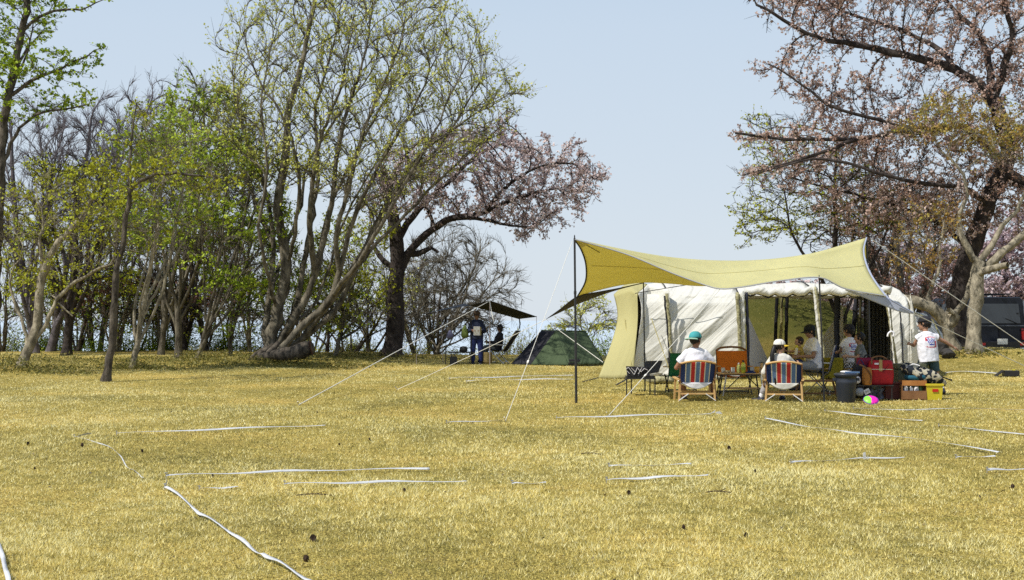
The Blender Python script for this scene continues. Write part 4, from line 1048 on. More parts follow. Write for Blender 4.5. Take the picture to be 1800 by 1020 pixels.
# rolled front door under the eave
for a, b in ((1310, 1434), (1436, 1566)):
    rr = random.Random(a); pts = [P(a+(b-a)*i/12, 510+3*math.sin(i*2.1)+4*math.sin(math.pi*i/12)+rr.uniform(-1, 1), 33.6)-TO for i in range(13)]
    for p in pts: pass
    MB().tube(pts, [0.085+0.02*math.sin(i*1.9+a) for i in range(13)], 10).build('rolled_door', m_tent, tent, True)
    MB().tube([p+Vector((0, 0.05, -0.09)) for p in pts], 0.022, 8).build('rolled_screen', m_blackcloth, tent, True)
# rear legs of the frame seen through the openings
for px, w_, m in ((1362, .05, m_blackcloth), (1371, .04, m_khaki), (1380, .05, m_blackcloth), (1494, .07, m_blackcloth), (1503, .035, m_khaki), (1527, .05, m_blackcloth), (1540, .035, m_khaki)):
    roll(px+4 if px < 1400 else px+12, px, 512, 652, 38.0, w_, m, 'frame_leg', jag=0.1)
roll(1472, 1470, 515, 655, 36.0, 0.075, mat('dark_inner_post', (0.03, 0.035, 0.06), rough=0.6), 'inner_post', jag=0.02)
# inner side flap at the left of the opening, its shade painted grey
a, b, c = P(1312, 548, 33.6), P(1316, 660, 33.6), P(1362, 660, 36.0)
MB().prism([a-TO, b-TO, c-TO], (0.0, 0.02, 0.0)).build('side_flap', mat('shaded_inner_cloth', (0.42, 0.43, 0.47), rough=0.9, bump=0.3, bscale=4), tent)
# gathered dark mesh curtain at the right half
def curtain(x0, x1, D, y0, y1, amp, fr):
    def f(u, v):
        x = x0+(x1-x0)*u; y = y0+(y1-y0)*v
        p = P(x, y, D); p.y += amp*math.sin(u*fr+0.6*math.sin(v*3)); p.x += amp*0.5*math.cos(u*fr); return p-TO
    return MB().grid(f, 60, 8)
curtain(1506, 1566, 34.6, 512, 655, 0.07, 60).build('mesh_curtain', m_screen2, tent, True)
curtain(1520, 1560, 35.2, 512, 655, 0.06, 50).build('mesh_curtain', m_screen2, tent, True)
MB().prism([P(1448, 590, 37.8)-TO, P(1482, 540, 37.8)-TO, P(1484, 652, 37.8)-TO, P(1446, 652, 37.8)-TO], (0, .02, 0)).build('rear_flap', m_tent, tent)
pts = [P(1560, 592, 33.2), P(1562, 586, 33.2), P(1567, 583, 33.2), P(1571, 586, 33.2), P(1570, 592, 33.2)]
MB().tube([p-TO for p in spline(pts, 4)], 0.022, 8).build('tieback', m_whitecloth, tent, True)
# right end wall
ends = []
pa = [Vector((XA[5]-TO.x, pr(t/26)[0]-TO.y, pr(t/26)[1]*0.955)) for t in range(27)]
vs = pa+[Vector((XA[5]+0.32*(1-min(1, p.z/1.6)) - TO.x + 0, p.y, p.z)) for p in [Vector((0, q.y, q.z)) for q in pa]]
mb = MB()
def endw(u, v):
    d, z = pr(u); z *= 0.955; zz = z*v
    return Vector((XA[5]+0.34*(1-min(1, zz/2.1))-TO.x+0.03*math.sin(u*14+v*5), d-TO.y, zz))
MB().grid(endw, 36, 12).build('end_wall', m_tent, tent, True, 0.01)
# front skirt of the end wall flares to the right
MB().grid(lambda u, v: P(1600+(1627-1600)*v*(u), 516+(652-516)*v, 33.45+0.05*math.sin(v*6+u*5))-TO, 6, 14).build('wall_panel', m_tent, tent, True, 0.01)
# khaki porch at the left end: leaning front flap, arch piece and dark doorway
def quadpx(p00, p10, p11, p01, D00, D10, D11, D01, amp=0.0, fr=6):
    A, B, C_, Dd = P(*p00, D00), P(*p10, D10), P(*p11, D11), P(*p01, D01)
    return lambda u, v: (A*(1-u)*(1-v)+B*u*(1-v)+C_*u*v+Dd*(1-u)*v)+Vector((0, amp*math.sin(u*fr+v*3), 0))-TO
kf = coons(spline(pxs([(1079, 518, 34.6), (1092, 512, 34.3), (1108, 508, 34.0), (1120, 516, 33.6)]), 5), spline(pxs([(1052, 664, 33.3), (1075, 665, 33.2), (1100, 664, 33.1), (1113, 659, 33.1)]), 5),
           spline(pxs([(1079, 518, 34.6), (1085, 545, 34.4), (1084, 570, 34.2), (1072, 612, 33.7), (1052, 664, 33.3)]), 5), spline(pxs([(1120, 516, 33.6), (1121, 560, 33.5), (1117, 610, 33.3), (1113, 659, 33.1)]), 5))
MB().grid(lambda u, v: kf(u, v)-TO, 16, 24).build('porch_flap', m_khaki, tent, True, 0.01)
kt = coons(spline(pxs([(1085, 512, 35.2), (1100, 500, 35.3), (1120, 496, 35.2), (1138, 500, 34.6)]), 5), spline(pxs([(1079, 518, 34.6), (1092, 512, 34.3), (1108, 508, 34.0), (1120, 518, 33.6)]), 5),
           pxs([(1085, 512, 35.2), (1079, 518, 34.6)]), pxs([(1138, 500, 34.6), (1120, 518, 33.6)]))
MB().grid(lambda u, v: kt(u, v)-TO, 14, 6).build('porch_roof', m_khaki, tent, True, 0.01)
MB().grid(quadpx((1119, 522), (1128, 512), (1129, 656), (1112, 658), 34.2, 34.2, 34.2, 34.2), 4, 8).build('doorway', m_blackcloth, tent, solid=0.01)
# white side piece beside the doorway
kw = coons(pxs([(1122, 515, 33.55), (1140, 500, 34.3), (1176, 508, 33.7)]), pxs([(1109, 658, 33.4), (1140, 661, 33.45), (1180, 662, 33.45)]), spline(pxs([(1122, 515, 33.55), (1128, 545, 33.5), (1121, 600, 33.42), (1109, 658, 33.4)]), 5), pxs([(1176, 508, 33.6), (1180, 662, 33.45)]))
MB().grid(lambda u, v: kw(u, v)-TO+Vector((0, 0.03*math.sin(u*9+v*14), 0)), 24, 24).build('wall_panel', m_tent, tent, True, 0.01)
MB().tube([P(1098, 560, 33.9)-TO, P(1112, 659, 33.0)-TO], 0.007, 5).tube([P(1145, 560, 33.4)-TO, P(1181, 662, 32.9)-TO], 0.010, 5).build('tension_cord', mat('khaki_cord', (0.42, 0.36, 0.14), rough=0.9), tent)
MB().tube([P(1116, 516, 33.4)-TO, P(1200, 502, 33.3)-TO, P(1235, 497, 33.3)-TO], 0.009, 5).build('cord', m_blackcloth, tent)
MB().bar(P(1052, 664, 33.2)-TO, P(1024, 671, 32.0)-TO, 0.03, 0.01).bar(P(1110, 662, 32.6)-TO, P(1083, 677, 30.2)-TO, 0.035, 0.012).build('peg_strap', m_blackcloth, tent)

# ------------------------------------------------------------------ olive tent and small beige tent
def at0(o): return Vector(o.location)
OB = G(985, 44.4); ot = thing('ridge_tent', 'olive green ridge tent with a dark open flap on the brink of the hill', 'tent', OB)
def face(pts, nm, m, root, org, n=14, amp=0.02, th=0.012):
    A, B, C_, Dd = [P(*p) for p in pts]
    MB().grid(lambda u, v: (A*(1-u)*(1-v)+B*u*(1-v)+C_*u*v+Dd*(1-u)*v)+Vector((0, amp*math.sin(u*17+v*5)*math.sin(math.pi*u), 0))-org, n, n).build(nm, m, root, True, th)
face([(976, 582, 44.6), (976.5, 582, 44.6), (1000, 641.5, 43.2), (933, 641.5, 43.6)], 'front_wall', m_olive, ot, OB)
face([(976, 582, 44.6), (1030, 583, 45.6), (1064, 640, 44.2), (1000, 641, 43.2)], 'side_wall', m_olive, ot, OB, amp=0.04)
face([(952, 581, 45.2), (976, 582, 44.6), (933, 641, 43.6), (898, 641, 44.0)], 'open_flap', m_blackcloth, ot, OB)
face([(952, 581, 45.2), (1030, 583, 45.8), (1050, 630, 47.6), (930, 628, 47.6)], 'rear_wall', m_olive, ot, OB)
MB().tube([P(952, 581, 45.2)-OB, P(976, 581.5, 44.6)-OB, P(1030, 582.5, 45.6)-OB], 0.02, 6).build('ridge_seam', m_olive, ot)
MB().box(P(1010, 634, 43.0)-OB, (0.34, 0.2, 0.07)).box(P(1006, 639, 43.0)-OB, (0.24, 0.16, 0.06)).build('vent_bag', m_blackcloth, ot)
guy('thin guy rope from the ridge of the olive tent to the white tent', P(972, 573, 44.3), P(1060, 637, 36), 0.008, peg=False, grp='guy ropes of the olive tent', sag=0)
SB = G(1625, 41.5); st_ = thing('small_tent', 'small cream tent half hidden behind the running boy and the twisted trunk', 'tent', SB)
for q, nm in (([(1604, 548, 42.0), (1606, 548, 42.0), (1660, 612, 40.5), (1590, 612, 40.8)], 'front_wall'), ([(1604, 548, 42.0), (1628, 552, 43.6), (1672, 606, 42.6), (1660, 612, 40.5)], 'side_wall')):
    face(q, nm, m_tent, st_, SB)
MB().tube([P(1606, 549, 41.9)-SB, P(1640, 563, 41.4)-SB, P(1662, 611, 40.4)-SB], 0.02, 6).build('seam', m_khaki, st_)
# dark boulders at the tree roots
def rock(lab, px, D, s, seed):
    rr = random.Random(seed); b = G(px, D)
    bm = bmesh.new(); bmesh.ops.create_icosphere(bm, subdivisions=3, radius=1)
    for v in bm.verts:
        n = 1+0.22*math.sin(v.co.x*3+seed)+0.18*math.sin(v.co.y*4+v.co.z*3+seed*2)+rr.uniform(-.04, .04)
        v.co = Vector((v.co.x*s[0]*n, v.co.y*s[1]*n, v.co.z*s[2]*n+s[2]*0.75))
    me = bpy.data.meshes.new('rock'); bm.to_mesh(me); bm.free(); me.materials.append(mat('dark_rock', (0.035, 0.033, 0.032), rough=0.95, col2=(0.06, 0.055, 0.05), vscale=5, bump=0.8, bscale=9))
    o = bpy.data.objects.new('boulder', me); COL.objects.link(o); o.location = b; tag(o, lab, 'rock', 'boulders among the tree roots')
rock('dark boulder right behind the running boy', 1652, 37.6, (0.24, 0.2, 0.20), 1)
rock('smaller dark boulder beside the twisted trunk foot', 1667, 37.0, (0.2, 0.2, 0.12), 2)

# ------------------------------------------------------------------ dark van
VB = G(1757, 47.3); van = thing('van', 'dark boxy off-road van seen from behind beyond the trees at the right edge', 'van', VB, R(8))
m_paint = mat('van_dark_paint', (0.012, 0.015, 0.024), rough=0.45, coat=0.0, spec=0.3, var=0.1, vscale=1.5)
m_glass = mat('van_dark_glass', (0.02, 0.026, 0.032), rough=0.05, spec=0.8)
m_rub = mat('tyre_rubber', (0.02, 0.02, 0.02), rough=0.85)
van.scale = (1.06, 1.06, 1.08)
# body (rear faces -Y): section polygon in x/z extruded along y with bevels
sec = [(-0.93, 0.42), (-0.95, 1.0), (-0.91, 1.12), (-0.80, 1.88), (-0.70, 1.97), (0.70, 1.97), (0.80, 1.88), (0.91, 1.12), (0.95, 1.0), (0.93, 0.42)]
mb = MB()
for (y0, y1, s0, s1) in ((0.0, 0.06, .985, 1), (0.06, 3.1, 1, 1), (3.1, 3.9, 1, .9)):
    n = len(sec); vs = [(x*s0, y0, 0.42+(z-0.42)*s0) for x, z in sec]+[(x*s1, y1, 0.42+(z-.42)*s1) for x, z in sec]
    mb.add(vs, [tuple(range(n))[::-1], tuple(range(n, 2*n))]+[(i, (i+1) % n, n+(i+1) % n, n+i) for i in range(n)])
mb.box((0, 4.4, 0.75), (1.8, 1.1, 0.62)).build('body', m_paint, van)
mb = MB().prism([(-0.70, -0.012, 1.16), (0.70, -0.012, 1.16), (0.62, -0.012, 1.76), (-0.62, -0.012, 1.76)], (0, 0.03, 0)); mb.build('rear_window', m_glass, van)
for s in (-1, 1):
    for (y0, y1) in ((0.35, 1.25), (1.4, 2.3), (2.42, 3.05)):
        MB().prism([(s*0.912, y0, 1.18), (s*0.912, y1, 1.18), (s*0.832, y1-0.05, 1.76), (s*0.832, y0+0.05, 1.76)], (s*0.012, 0, 0)).build('side_window', m_glass, van)
MB().box((0, -0.10, 0.50), (1.86, 0.24, 0.20)).build('rear_bumper', m_blackplastic, van)
for s in (-1, 1):
    MB().box((s*0.80, -0.035, 0.82), (0.13, 0.07, 0.34)).build('tail_light', mat('tail_light_red', (0.42, 0.02, 0.02), rough=0.2), van)
    MB().box((s*0.68, -0.225, 0.52), (0.20, 0.03, 0.08)).build('reflector', mat('tail_light_red', (0.5, 0, 0)), van)
for s in (-1, 1): MB().bar((s*0.02, -0.02, 0.66), (s*0.02, -0.02, 1.12), 0.012, 0.02).build('door_seam', m_blackplastic, van)
MB().bar((-0.9, -0.015, 1.08), (0.9, -0.015, 1.08), 0.03, 0.02).build('trim_strip', mat('grey_pillar', (0.16, 0.18, 0.22), rough=0.4), van)
MB().box((-0.02, -0.235, 0.60), (0.34, 0.012, 0.17)).build('licence_plate', mat('plate_white', (0.75, 0.76, 0.72), rough=0.4), van)
# plate marks (unreadable in the photo: only a dark digit-like row)
MB().box((0.60, -0.02, 1.46), (0.05, 0.05, 0.05)).tube([(0.60, -0.04, 1.14), (0.2, -0.045, 1.3)], 0.012, 5).build('rear_wiper', m_blackplastic, van)
for s in (-1, 1):
    for y in (0.85, 3.6):
        t = MB().lathe([(0.12, -0.12), (0.36, -0.12), (0.40, -0.08), (0.40, 0.08), (0.36, 0.12), (0.12, 0.12)], (s*0.84, y, 0.40), 24, rot=rot('Y', 90)).build('wheel', m_rub, van, True)
        MB().lathe([(0.02, -0.13), (0.22, -0.125), (0.24, -0.05), (0.24, 0.05), (0.22, 0.125), (0.02, 0.13)], (s*0.84, y, 0.40), 18, rot=rot('Y', 90)).build('rim', m_steel, t, True)
mb = MB()
for s in (-1, 1): mb.tube([(s*0.62, 0.5, 2.07), (s*0.62, 2.9, 2.07)], 0.025, 6)
for y in (0.5, 1.1, 1.7, 2.3, 2.9): mb.tube([(-0.62, y, 2.07), (0.62, y, 2.07)], 0.018, 6)
for s in (-1, 1):
    for y in (0.6, 1.7, 2.8): mb.tube([(s*0.62, y, 1.96), (s*0.62, y, 2.07)], 0.018, 6)
mb.build('roof_rack', m_blackmetal, van)
MB().tube([(0.86, 0.02, 0.5), (0.88, 0.0, 1.1), (0.80, 0.02, 1.86)], 0.035, 6).build('corner_pillar', mat('grey_pillar', (0.16, 0.18, 0.22), rough=0.4), van)
MB().tube([(0.70, -0.05, 0.95), (0.98, -0.12, 0.97)], 0.02, 5).box((1.05, -0.1, 1.28), (0.16, 0.08, 0.26)).build('mirror', m_blackplastic, van)

# black case on the lawn at the right
CB = GP(1772, 662); cs = thing('storage_case', 'flat black case lying open on the grass at the right edge', 'case', CB, R(-6))
MB().box((0.06, 0, 0.075), (0.34, 0.26, 0.13)).build('body', m_blackplastic, cs)
MB().prism([(-0.30, -0.14, 0.01), (-0.12, -0.14, 0.15), (-0.12, 0.13, 0.15), (-0.30, 0.13, 0.01)], (0.012, 0, -0.012)).build('lid', m_blackplastic, cs)
MB().box((0.13, 0, 0.155), (0.06, 0.03, 0.025)).build('latch', mat('yellow_plastic', (0.65, 0.55, 0.03), rough=0.4), cs)

# ------------------------------------------------------------------ far awning camp
AW = G(845, 44.5); aw = thing('awning', 'black awning sheet stretched over the standing man in the distance', 'awning', AW)
def sheet(corners, nm, m, sag=0.05, th=0.008):
    A, B, C_, Dd = [P(*c) for c in corners]
    MB().grid(lambda u, v: (A*(1-u)*(1-v)+B*u*(1-v)+C_*u*v+Dd*(1-u)*v)-Vector((0, 0, sag*math.sin(math.pi*u)*math.sin(math.pi*v)))-AW, 12, 12).build(nm, m, aw, True, th)
m_awn = mat('awning_black', (0.022, 0.022, 0.024), rough=0.8, bump=0.2)
sheet([(825, 537, 44.0), (861, 528.5, 43.6), (944, 557, 44.6), (912, 561, 47.0)], 'right_panel', m_awn, 0.06)
sheet([(744, 552, 44.6), (800, 541, 44.0), (826, 537, 44.0), (815, 534, 46.8)], 'left_panel', mat('awning_blue_grey', (0.03, 0.04, 0.055), rough=0.7), 0.0)
MB().tube([P(913, 561, 46.9)-AW, P(914, 570, 46.9)-AW, P(913, 578, 46.9)-AW], 0.02, 5).build('corner_toggle', m_blackcloth, aw)
MB().tube([P(861, 530, 43.6)-AW, P(864, 548, 43.4)-AW, P(868, 566, 43.2)-AW], 0.012, 5).build('cord', m_rope, aw)
ag = 'thin poles of the black awning'
m_ppole = mat('pale_pole', (0.42, 0.36, 0.36), rough=0.4, metal=0.3)
pole('pale thin pole holding the peak of the black awning', P(861, 529, 43.6), 861, 43.6, 0.013, m_ppole, ag)
pole('pale thin pole at the right tip of the black awning', P(943, 557, 44.6), 944, 44.6, 0.008, m_ppole, ag)
pole('pale thin pole at the left side of the black awning', P(775, 546, 44.6), 779, 44.6, 0.009, m_ppole, ag)
pole('dark thin pole at the left of the hanging lantern rail', P(785, 560, 44.2), 783, 44.2, 0.013, m_blackmetal, ag)
pole('short white stake in the lawn right of the black cherry trunk', P(732, 622, 44.0), 732, 44.0, 0.008, m_ppole, 'short stakes')
HR = G(808, 44.3); hr = thing('hanging_rail', 'black rail with hooks under the left of the black awning', 'rack', HR)
MB().tube([P(785, 561, 44.2)-HR, P(828, 561, 44.2)-HR], 0.014, 6).build('bar', m_blackmetal, hr)
MB().tube([P(828, 561, 44.2)-HR, P(829, 641, 44.2)-HR], 0.012, 6).build('leg', m_blackmetal, hr)
def bag(lab, px, py, D, m, h=0.28, w_=0.12):
    c = P(px, py, D); r = thing('hanging_bag', lab, 'bag', c, group='bags on the hanging rail')
    MB().lathe([(0.02, h*.5), (w_*.5, h*.3), (w_*.95, -h*.1), (w_, -h*.3), (w_*.7, -h*.5)], (0, 0, 0), 12, sy=0.6).build('pouch', m, r, True)
    MB().tube([(0, 0, h*.45), (0.01, 0, h*.45+0.22), ], 0.008, 5).build('strap', m_blackcloth, r)
bag('purple grey bag hanging from the rail', 791, 588, 44.2, mat('purple_grey_bag', (0.10, 0.10, 0.17), rough=0.7))
bag('yellow green bag hanging from the rail beside the man', 817, 583, 44.2, mat('yellow_green_bag', (0.11, 0.15, 0.03), rough=0.7), 0.40)
FT = G(812, 44.3); ft = thing('folding_table', 'low black folding table with gear left of the standing man', 'table', FT)
MB().box((0, 0, 0.36), (0.82, 0.45, 0.035)).build('tabletop', m_blackplastic, ft)
for s in (-1, 1):
    MB().bar((s*0.34, -0.18, 0.34), (s*0.22, -0.18, 0), 0.02).build('leg', m_blackmetal, ft)
    MB().bar((s*0.22, 0.18, 0.34), (s*0.34, 0.18, 0), 0.02).build('leg', m_blackmetal, ft)
kt_ = thing('cooking_pot', 'small black pot on the low table beside the standing man', 'pot', FT+Vector((0.05, 0, 0.378)))
MB().lathe([(0.10, 0), (0.12, 0.03), (0.12, 0.12), (0.10, 0.15), (0.03, 0.17)], k=16).build('body', m_blackmetal, kt_, True)
MB().tube([(0.1, 0, 0.1), (0.22, 0, 0.13)], 0.012, 6).build('handle', m_blackmetal, kt_)
gb = G(797, 43.9); o = MB().box((0, 0, 0.12), (0.22, 0.2, 0.24)).tube([(-0.08, 0, 0.24), (0, 0, 0.33), (0.08, 0, 0.24)], 0.012, 6).build('camp_stove', m_blackmetal); o.location = gb; tag(o, 'black lantern-like stove standing under the far table', 'stove')
bs = G(856, 44.4); o = MB().lathe([(0.12, 0), (0.16, 0.05), (0.17, 0.34), (0.16, 0.36), (0.02, 0.35)], k=16).build('basket', mat('wicker', (0.26, 0.19, 0.07), rough=0.8, bump=0.5)); o.location = bs; tag(o, 'tan basket on the grass right of the standing man', 'basket')

# ------------------------------------------------------------------ camp furniture
def deckchair(lab, px, D, rz, seatm, shade=1):
    "low wooden-framed chair, local: sitter faces +Y, back towards -Y"
    b = G(px, D); r = thing('deck_chair', lab, 'chair', b, rz, 'striped wooden deck chairs')
    W = 0.30
    mats = [m_navy, m_blue, m_red, m_cream]
    pat = [0]*5+[3]+[1]*4+[3]+[2]*4+[3]+[1]*4+[3]+[2]*4+[3]+[1]*4+[3]+[0]*5
    n = len(pat)
    def bkf(u, v):
        x = (u-0.5)*2*(W*0.92)*(1+0.05*v); z = 0.30+0.34*v; y = -0.17-0.16*v-0.05*(1-(2*u-1)**2)*(1-0.6*v)
        z += 0.035*(1-(2*u-1)**2)*(v-0.2)
        return (x, y, z)
    MB().grid(bkf, n, 10, mi=lambda u, v: pat[min(n-1, int(u*n+.5))]).build('back_rest', mats, r, True, 0.008)
    MB().grid(lambda u, v: ((u-.5)*2*W*0.80, -0.17+0.50*v+0, 0.30-0.10*math.sin(math.pi*u)*(1-v*0.6)-0.03*math.sin(math.pi*v)+0.03*v), 16, 12).build('seat', seatm, r, True, 0.01)
    MB().grid(lambda u, v: ((u-.5)*2*W*0.80, -0.19-0.05*math.sin(math.pi*u)*(1-v)-0.03*v, 0.31-0.11*math.sin(math.pi*u)*v), 16, 6).build('seat_sling', seatm, r, True, 0.01)
    MB().tube(spline([(-W*.98, -0.32, 0.625), (-W*.6, -0.36, 0.655), (0, -0.385, 0.672), (W*.6, -0.36, 0.655), (W*.98, -0.32, 0.625)], 4), 0.017, 8).build('top_rail', m_wood, r, True)
    for s in (-1, 1):
        MB().bar((s*W, -0.20, 0.0), (s*W*.93, -0.20, 0.34), 0.030, 0.034).build('leg', m_wood, r)
        MB().bar((s*W, 0.30, 0.0), (s*W*.96, 0.26, 0.36), 0.030, 0.034).build('leg', m_wood, r)
        MB().bar((s*W*1.02, -0.26, 0.36), (s*W*1.02, 0.36, 0.38), 0.045, 0.022).build('armrest', m_wood, r)
        MB().bar((s*W*.97, -0.20, 0.28), (s*W*.98, -0.345, 0.63), 0.020, 0.022).build('back_post', m_wooddk, r)
        MB().bar((s*W*1.02, -0.235, 0.012), (s*0.145, -0.23, 0.125), 0.026, 0.012).build('brace', m_white_metal, r)
    MB().bar((-W, -0.20, 0.125), (W, -0.20, 0.125), 0.026).build('stretcher', m_wood, r); MB().bar((-W, 0.28, 0.14), (W, 0.28, 0.14), 0.026).build('stretcher', m_wood, r)
    return r
deckchair('striped deck chair under the man in the teal cap', 1221.5, 23.75, R(2), m_whitecloth)
deckchair('striped deck chair under the girl with the long ponytail', 1378.5, 23.75, R(-12), m_offwhite)
def foldchair(lab, loc_, rz, m, W=0.30, sh=0.30, bh=0.42, lean=0.22, fr=None, rail=True, name='folding_chair', grp='folding camp chairs'):
    r = thing(name, lab, 'chair', loc_, rz, grp); fr = fr or m_blackmetal
    MB().grid(lambda u, v: ((u-.5)*2*W*(.95+.05*v), -0.20-lean*v-0.03*math.sin(math.pi*u), sh+bh*v), 10, 8).build('back_rest', m, r, True, 0.012)
    MB().grid(lambda u, v: ((u-.5)*2*W*.95, -0.20+0.46*v, sh-0.04*math.sin(math.pi*u)+0.04*v), 10, 8).build('seat', m, r, True, 0.012)
    for s in (-1, 1):
        MB().tube([(s*W, -0.24, 0), (s*W, 0.26, sh+0.05)], 0.012, 6).build('leg', fr, r)
        MB().tube([(s*W, 0.24, 0), (s*W, -0.22, sh+0.02), (s*W*.99, -0.21-lean, sh+bh)], 0.012, 6).build('leg', fr, r)
        MB().bar((s*(W+.02), -0.24, sh+0.17), (s*(W+.02), 0.22, sh+0.19), 0.04, 0.018).build('armrest', m_wood if rail else fr, r)
    MB().tube([(-W, -0.22, 0.05), (W, -0.22, 0.05)], 0.009, 6).build('stretcher', fr, r); MB().tube([(-W, 0.2, 0.05), (W, 0.2, 0.05)], 0.009, 6).build('stretcher', fr, r)
    return r
oc = foldchair('orange canvas folding chair facing us behind the low table', G(1291, 26.6), R(180), m_orange, 0.29, 0.34, 0.46, 0.16)
MB().tube(spline([(-0.29, -0.40, 0.80), (-0.2, -0.42, 0.855), (0, -0.43, 0.875), (0.2, -0.42, 0.855), (0.29, -0.40, 0.80)], 4), 0.02, 8).build('top_rail', m_wooddk, oc, True)
foldchair('green canvas folding chair half hidden left of the seated man', G(1197, 26.2), R(165), m_green, 0.26, 0.30, 0.42, 0.22)
foldchair('mustard yellow canvas chair beside the grey bin', G(1470, 26.4), R(185), m_yellow, 0.22, 0.30, 0.38, 0.08)
foldchair('blue folding chair under the mother', G(1437, 26.6), R(75), m_navy, 0.27, 0.42, 0.50, 0.12, m_steel, False)
foldchair('dark high-backed folding chair under the far seated person', G(877, 44.8), R(75), m_blackcloth, 0.30, 0.42, 0.62, 0.42, m_steel, False)

TBL = G(1303, 25.3); tt = thing('low_table', 'low slatted wooden camp table holding the yellow bottle between the deck chairs', 'table', TBL)
mb = MB()
for i in range(7): mb.box((0, -0.24+i*0.08, 0.415), (0.86, 0.072, 0.018))
mb.build('tabletop', m_wood, tt)
MB().bar((-0.42, -0.26, 0.395), (0.42, -0.26, 0.395), 0.02).bar((-0.42, 0.24, 0.395), (0.42, 0.24, 0.395), 0.02).build('apron', m_blackmetal, tt)
for s in (-1, 1):
    MB().tube([(s*0.36, -0.24, 0), (s*0.30, -0.24, 0.40)], 0.013, 6).build('leg', m_steel, tt)
    MB().tube([(s*0.36, 0.24, 0), (s*0.30, 0.24, 0.40)], 0.013, 6).build('leg', m_blackmetal, tt)
    MB().tube([(s*0.34, -0.24, 0.1), (s*0.05, -0.24, 0.38)], 0.009, 6).build('brace', m_blackmetal, tt)
MB().box((0, 0, 0.15), (0.66, 0.40, 0.014)).build('lower_shelf', m_wood, tt)
zt = 0.4245
m_clearg = mat('tinted_glass', (0.55, 0.56, 0.52), rough=0.1, spec=0.6, var=0.1)
def onT(dx, dy, z=zt): return TBL+Vector((dx, dy, z))
b_ = thing('bottle', 'yellow green drink bottle with a black cap on the low table', 'bottle', onT(0.02, -0.1))
MB().lathe([(0.036, 0), (0.040, 0.01), (0.040, 0.13), (0.036, 0.155), (0.018, 0.185), (0.014, 0.19)], k=18).build('body', mat('yellow_juice', (0.62, 0.60, 0.05), rough=0.15, spec=0.6), b_, True)
MB().lathe([(0.041, 0.045), (0.0415, 0.05), (0.0415, 0.105), (0.041, 0.11)], k=18).build('wrapper', mat('bottle_label', (0.30, 0.40, 0.05), rough=0.4), b_, True)
MB().lathe([(0.018, 0.19), (0.019, 0.2), (0.018, 0.225), (0.01, 0.23)], k=14).build('cap', m_blackplastic, b_, True)
b_ = thing('bottle', 'smaller yellow bottle touching the left of the black-capped one', 'bottle', onT(-0.055, -0.04))
MB().lathe([(0.032, 0), (0.035, 0.01), (0.035, 0.10), (0.028, 0.13), (0.014, 0.15)], k=16).build('body', mat('pale_juice', (0.60, 0.60, 0.18), rough=0.2), b_, True)
MB().lathe([(0.015, 0.15), (0.016, 0.155), (0.015, 0.175), (0.008, 0.178)], k=12).build('cap', m_whitecloth, b_, True)
def glass(lab, dx, dy, m, h=0.09, r=0.034):
    g_ = thing('cup', lab, 'cup', onT(dx, dy), group='cups on the low table')
    MB().lathe([(r*.8, 0), (r, h*.3), (r*1.05, h), (r*.96, h), (r*.9, h*.3), (r*.7, 0.008)], k=16).build('body', m, g_, True)
    MB().lathe([(r*.85, 0.012), (r*.88, h*.6), (r*.8, h*.62)], k=14).build('drink', mat('drink', (0.30, 0.22, 0.10), rough=0.2), g_, True)
glass('clear glass at the left end of the low table', -0.33, -0.05, m_clearg)
glass('second clear glass left of the yellow bottle', -0.17, -0.14, m_clearg, 0.10)
glass('amber cup at the right end of the low table', 0.27, -0.05, mat('amber_cup', (0.55, 0.28, 0.03), rough=0.3), 0.11, 0.048)
p_ = thing('pepper_mill', 'tan wooden mill standing at the right end of the low table', 'mill', onT(0.36, -0.02))
MB().lathe([(0.03, 0), (0.032, 0.02), (0.022, 0.06), (0.03, 0.10), (0.028, 0.12), (0.02, 0.13), (0.028, 0.15), (0.015, 0.175)], k=14).build('body', m_wood, p_, True)
MB().box((0, 0, 0.18), (0.09, 0.02, 0.015)).build('handle', m_blackmetal, p_)
o = MB().box((0, 0, 0.012), (0.16, 0.12, 0.022)).lathe([(0.05, 0.022), (0.06, 0.04), (0.055, 0.045)], k=14).build('tray', m_navy); o.location = onT(0.14, -0.16); tag(o, 'small dark blue dish between bottle and amber cup', 'dish')
o = MB().lathe([(0.03, 0), (0.05, 0.02), (0.055, 0.04), (0.05, 0.045), (0.01, 0.03)], k=14).build('bowl', m_steel); o.location = onT(-0.27, -0.18); tag(o, 'small steel bowl near the left glasses', 'bowl')

# bench table behind the girl
BT = G(1438, 25.0); bt = thing('bench', 'long brown wooden bench right of the girl', 'bench', BT, R(3))
mb = MB()
for i in range(4): mb.box((0, -0.13+i*0.088, 0.34), (0.80, 0.08, 0.025))
mb.build('tabletop', m_wooddk, bt)
for s in (-1, 1):
    MB().bar((s*0.30, -0.14, 0.33), (s*0.40, -0.14, 0), 0.03).build('leg', m_wooddk, bt); MB().bar((s*0.30, 0.14, 0.33), (s*0.40, 0.14, 0), 0.03).build('leg', m_wooddk, bt)
MB().bar((-0.34, 0, 0.12), (0.34, 0, 0.12), 0.025).build('stretcher', m_wooddk, bt)

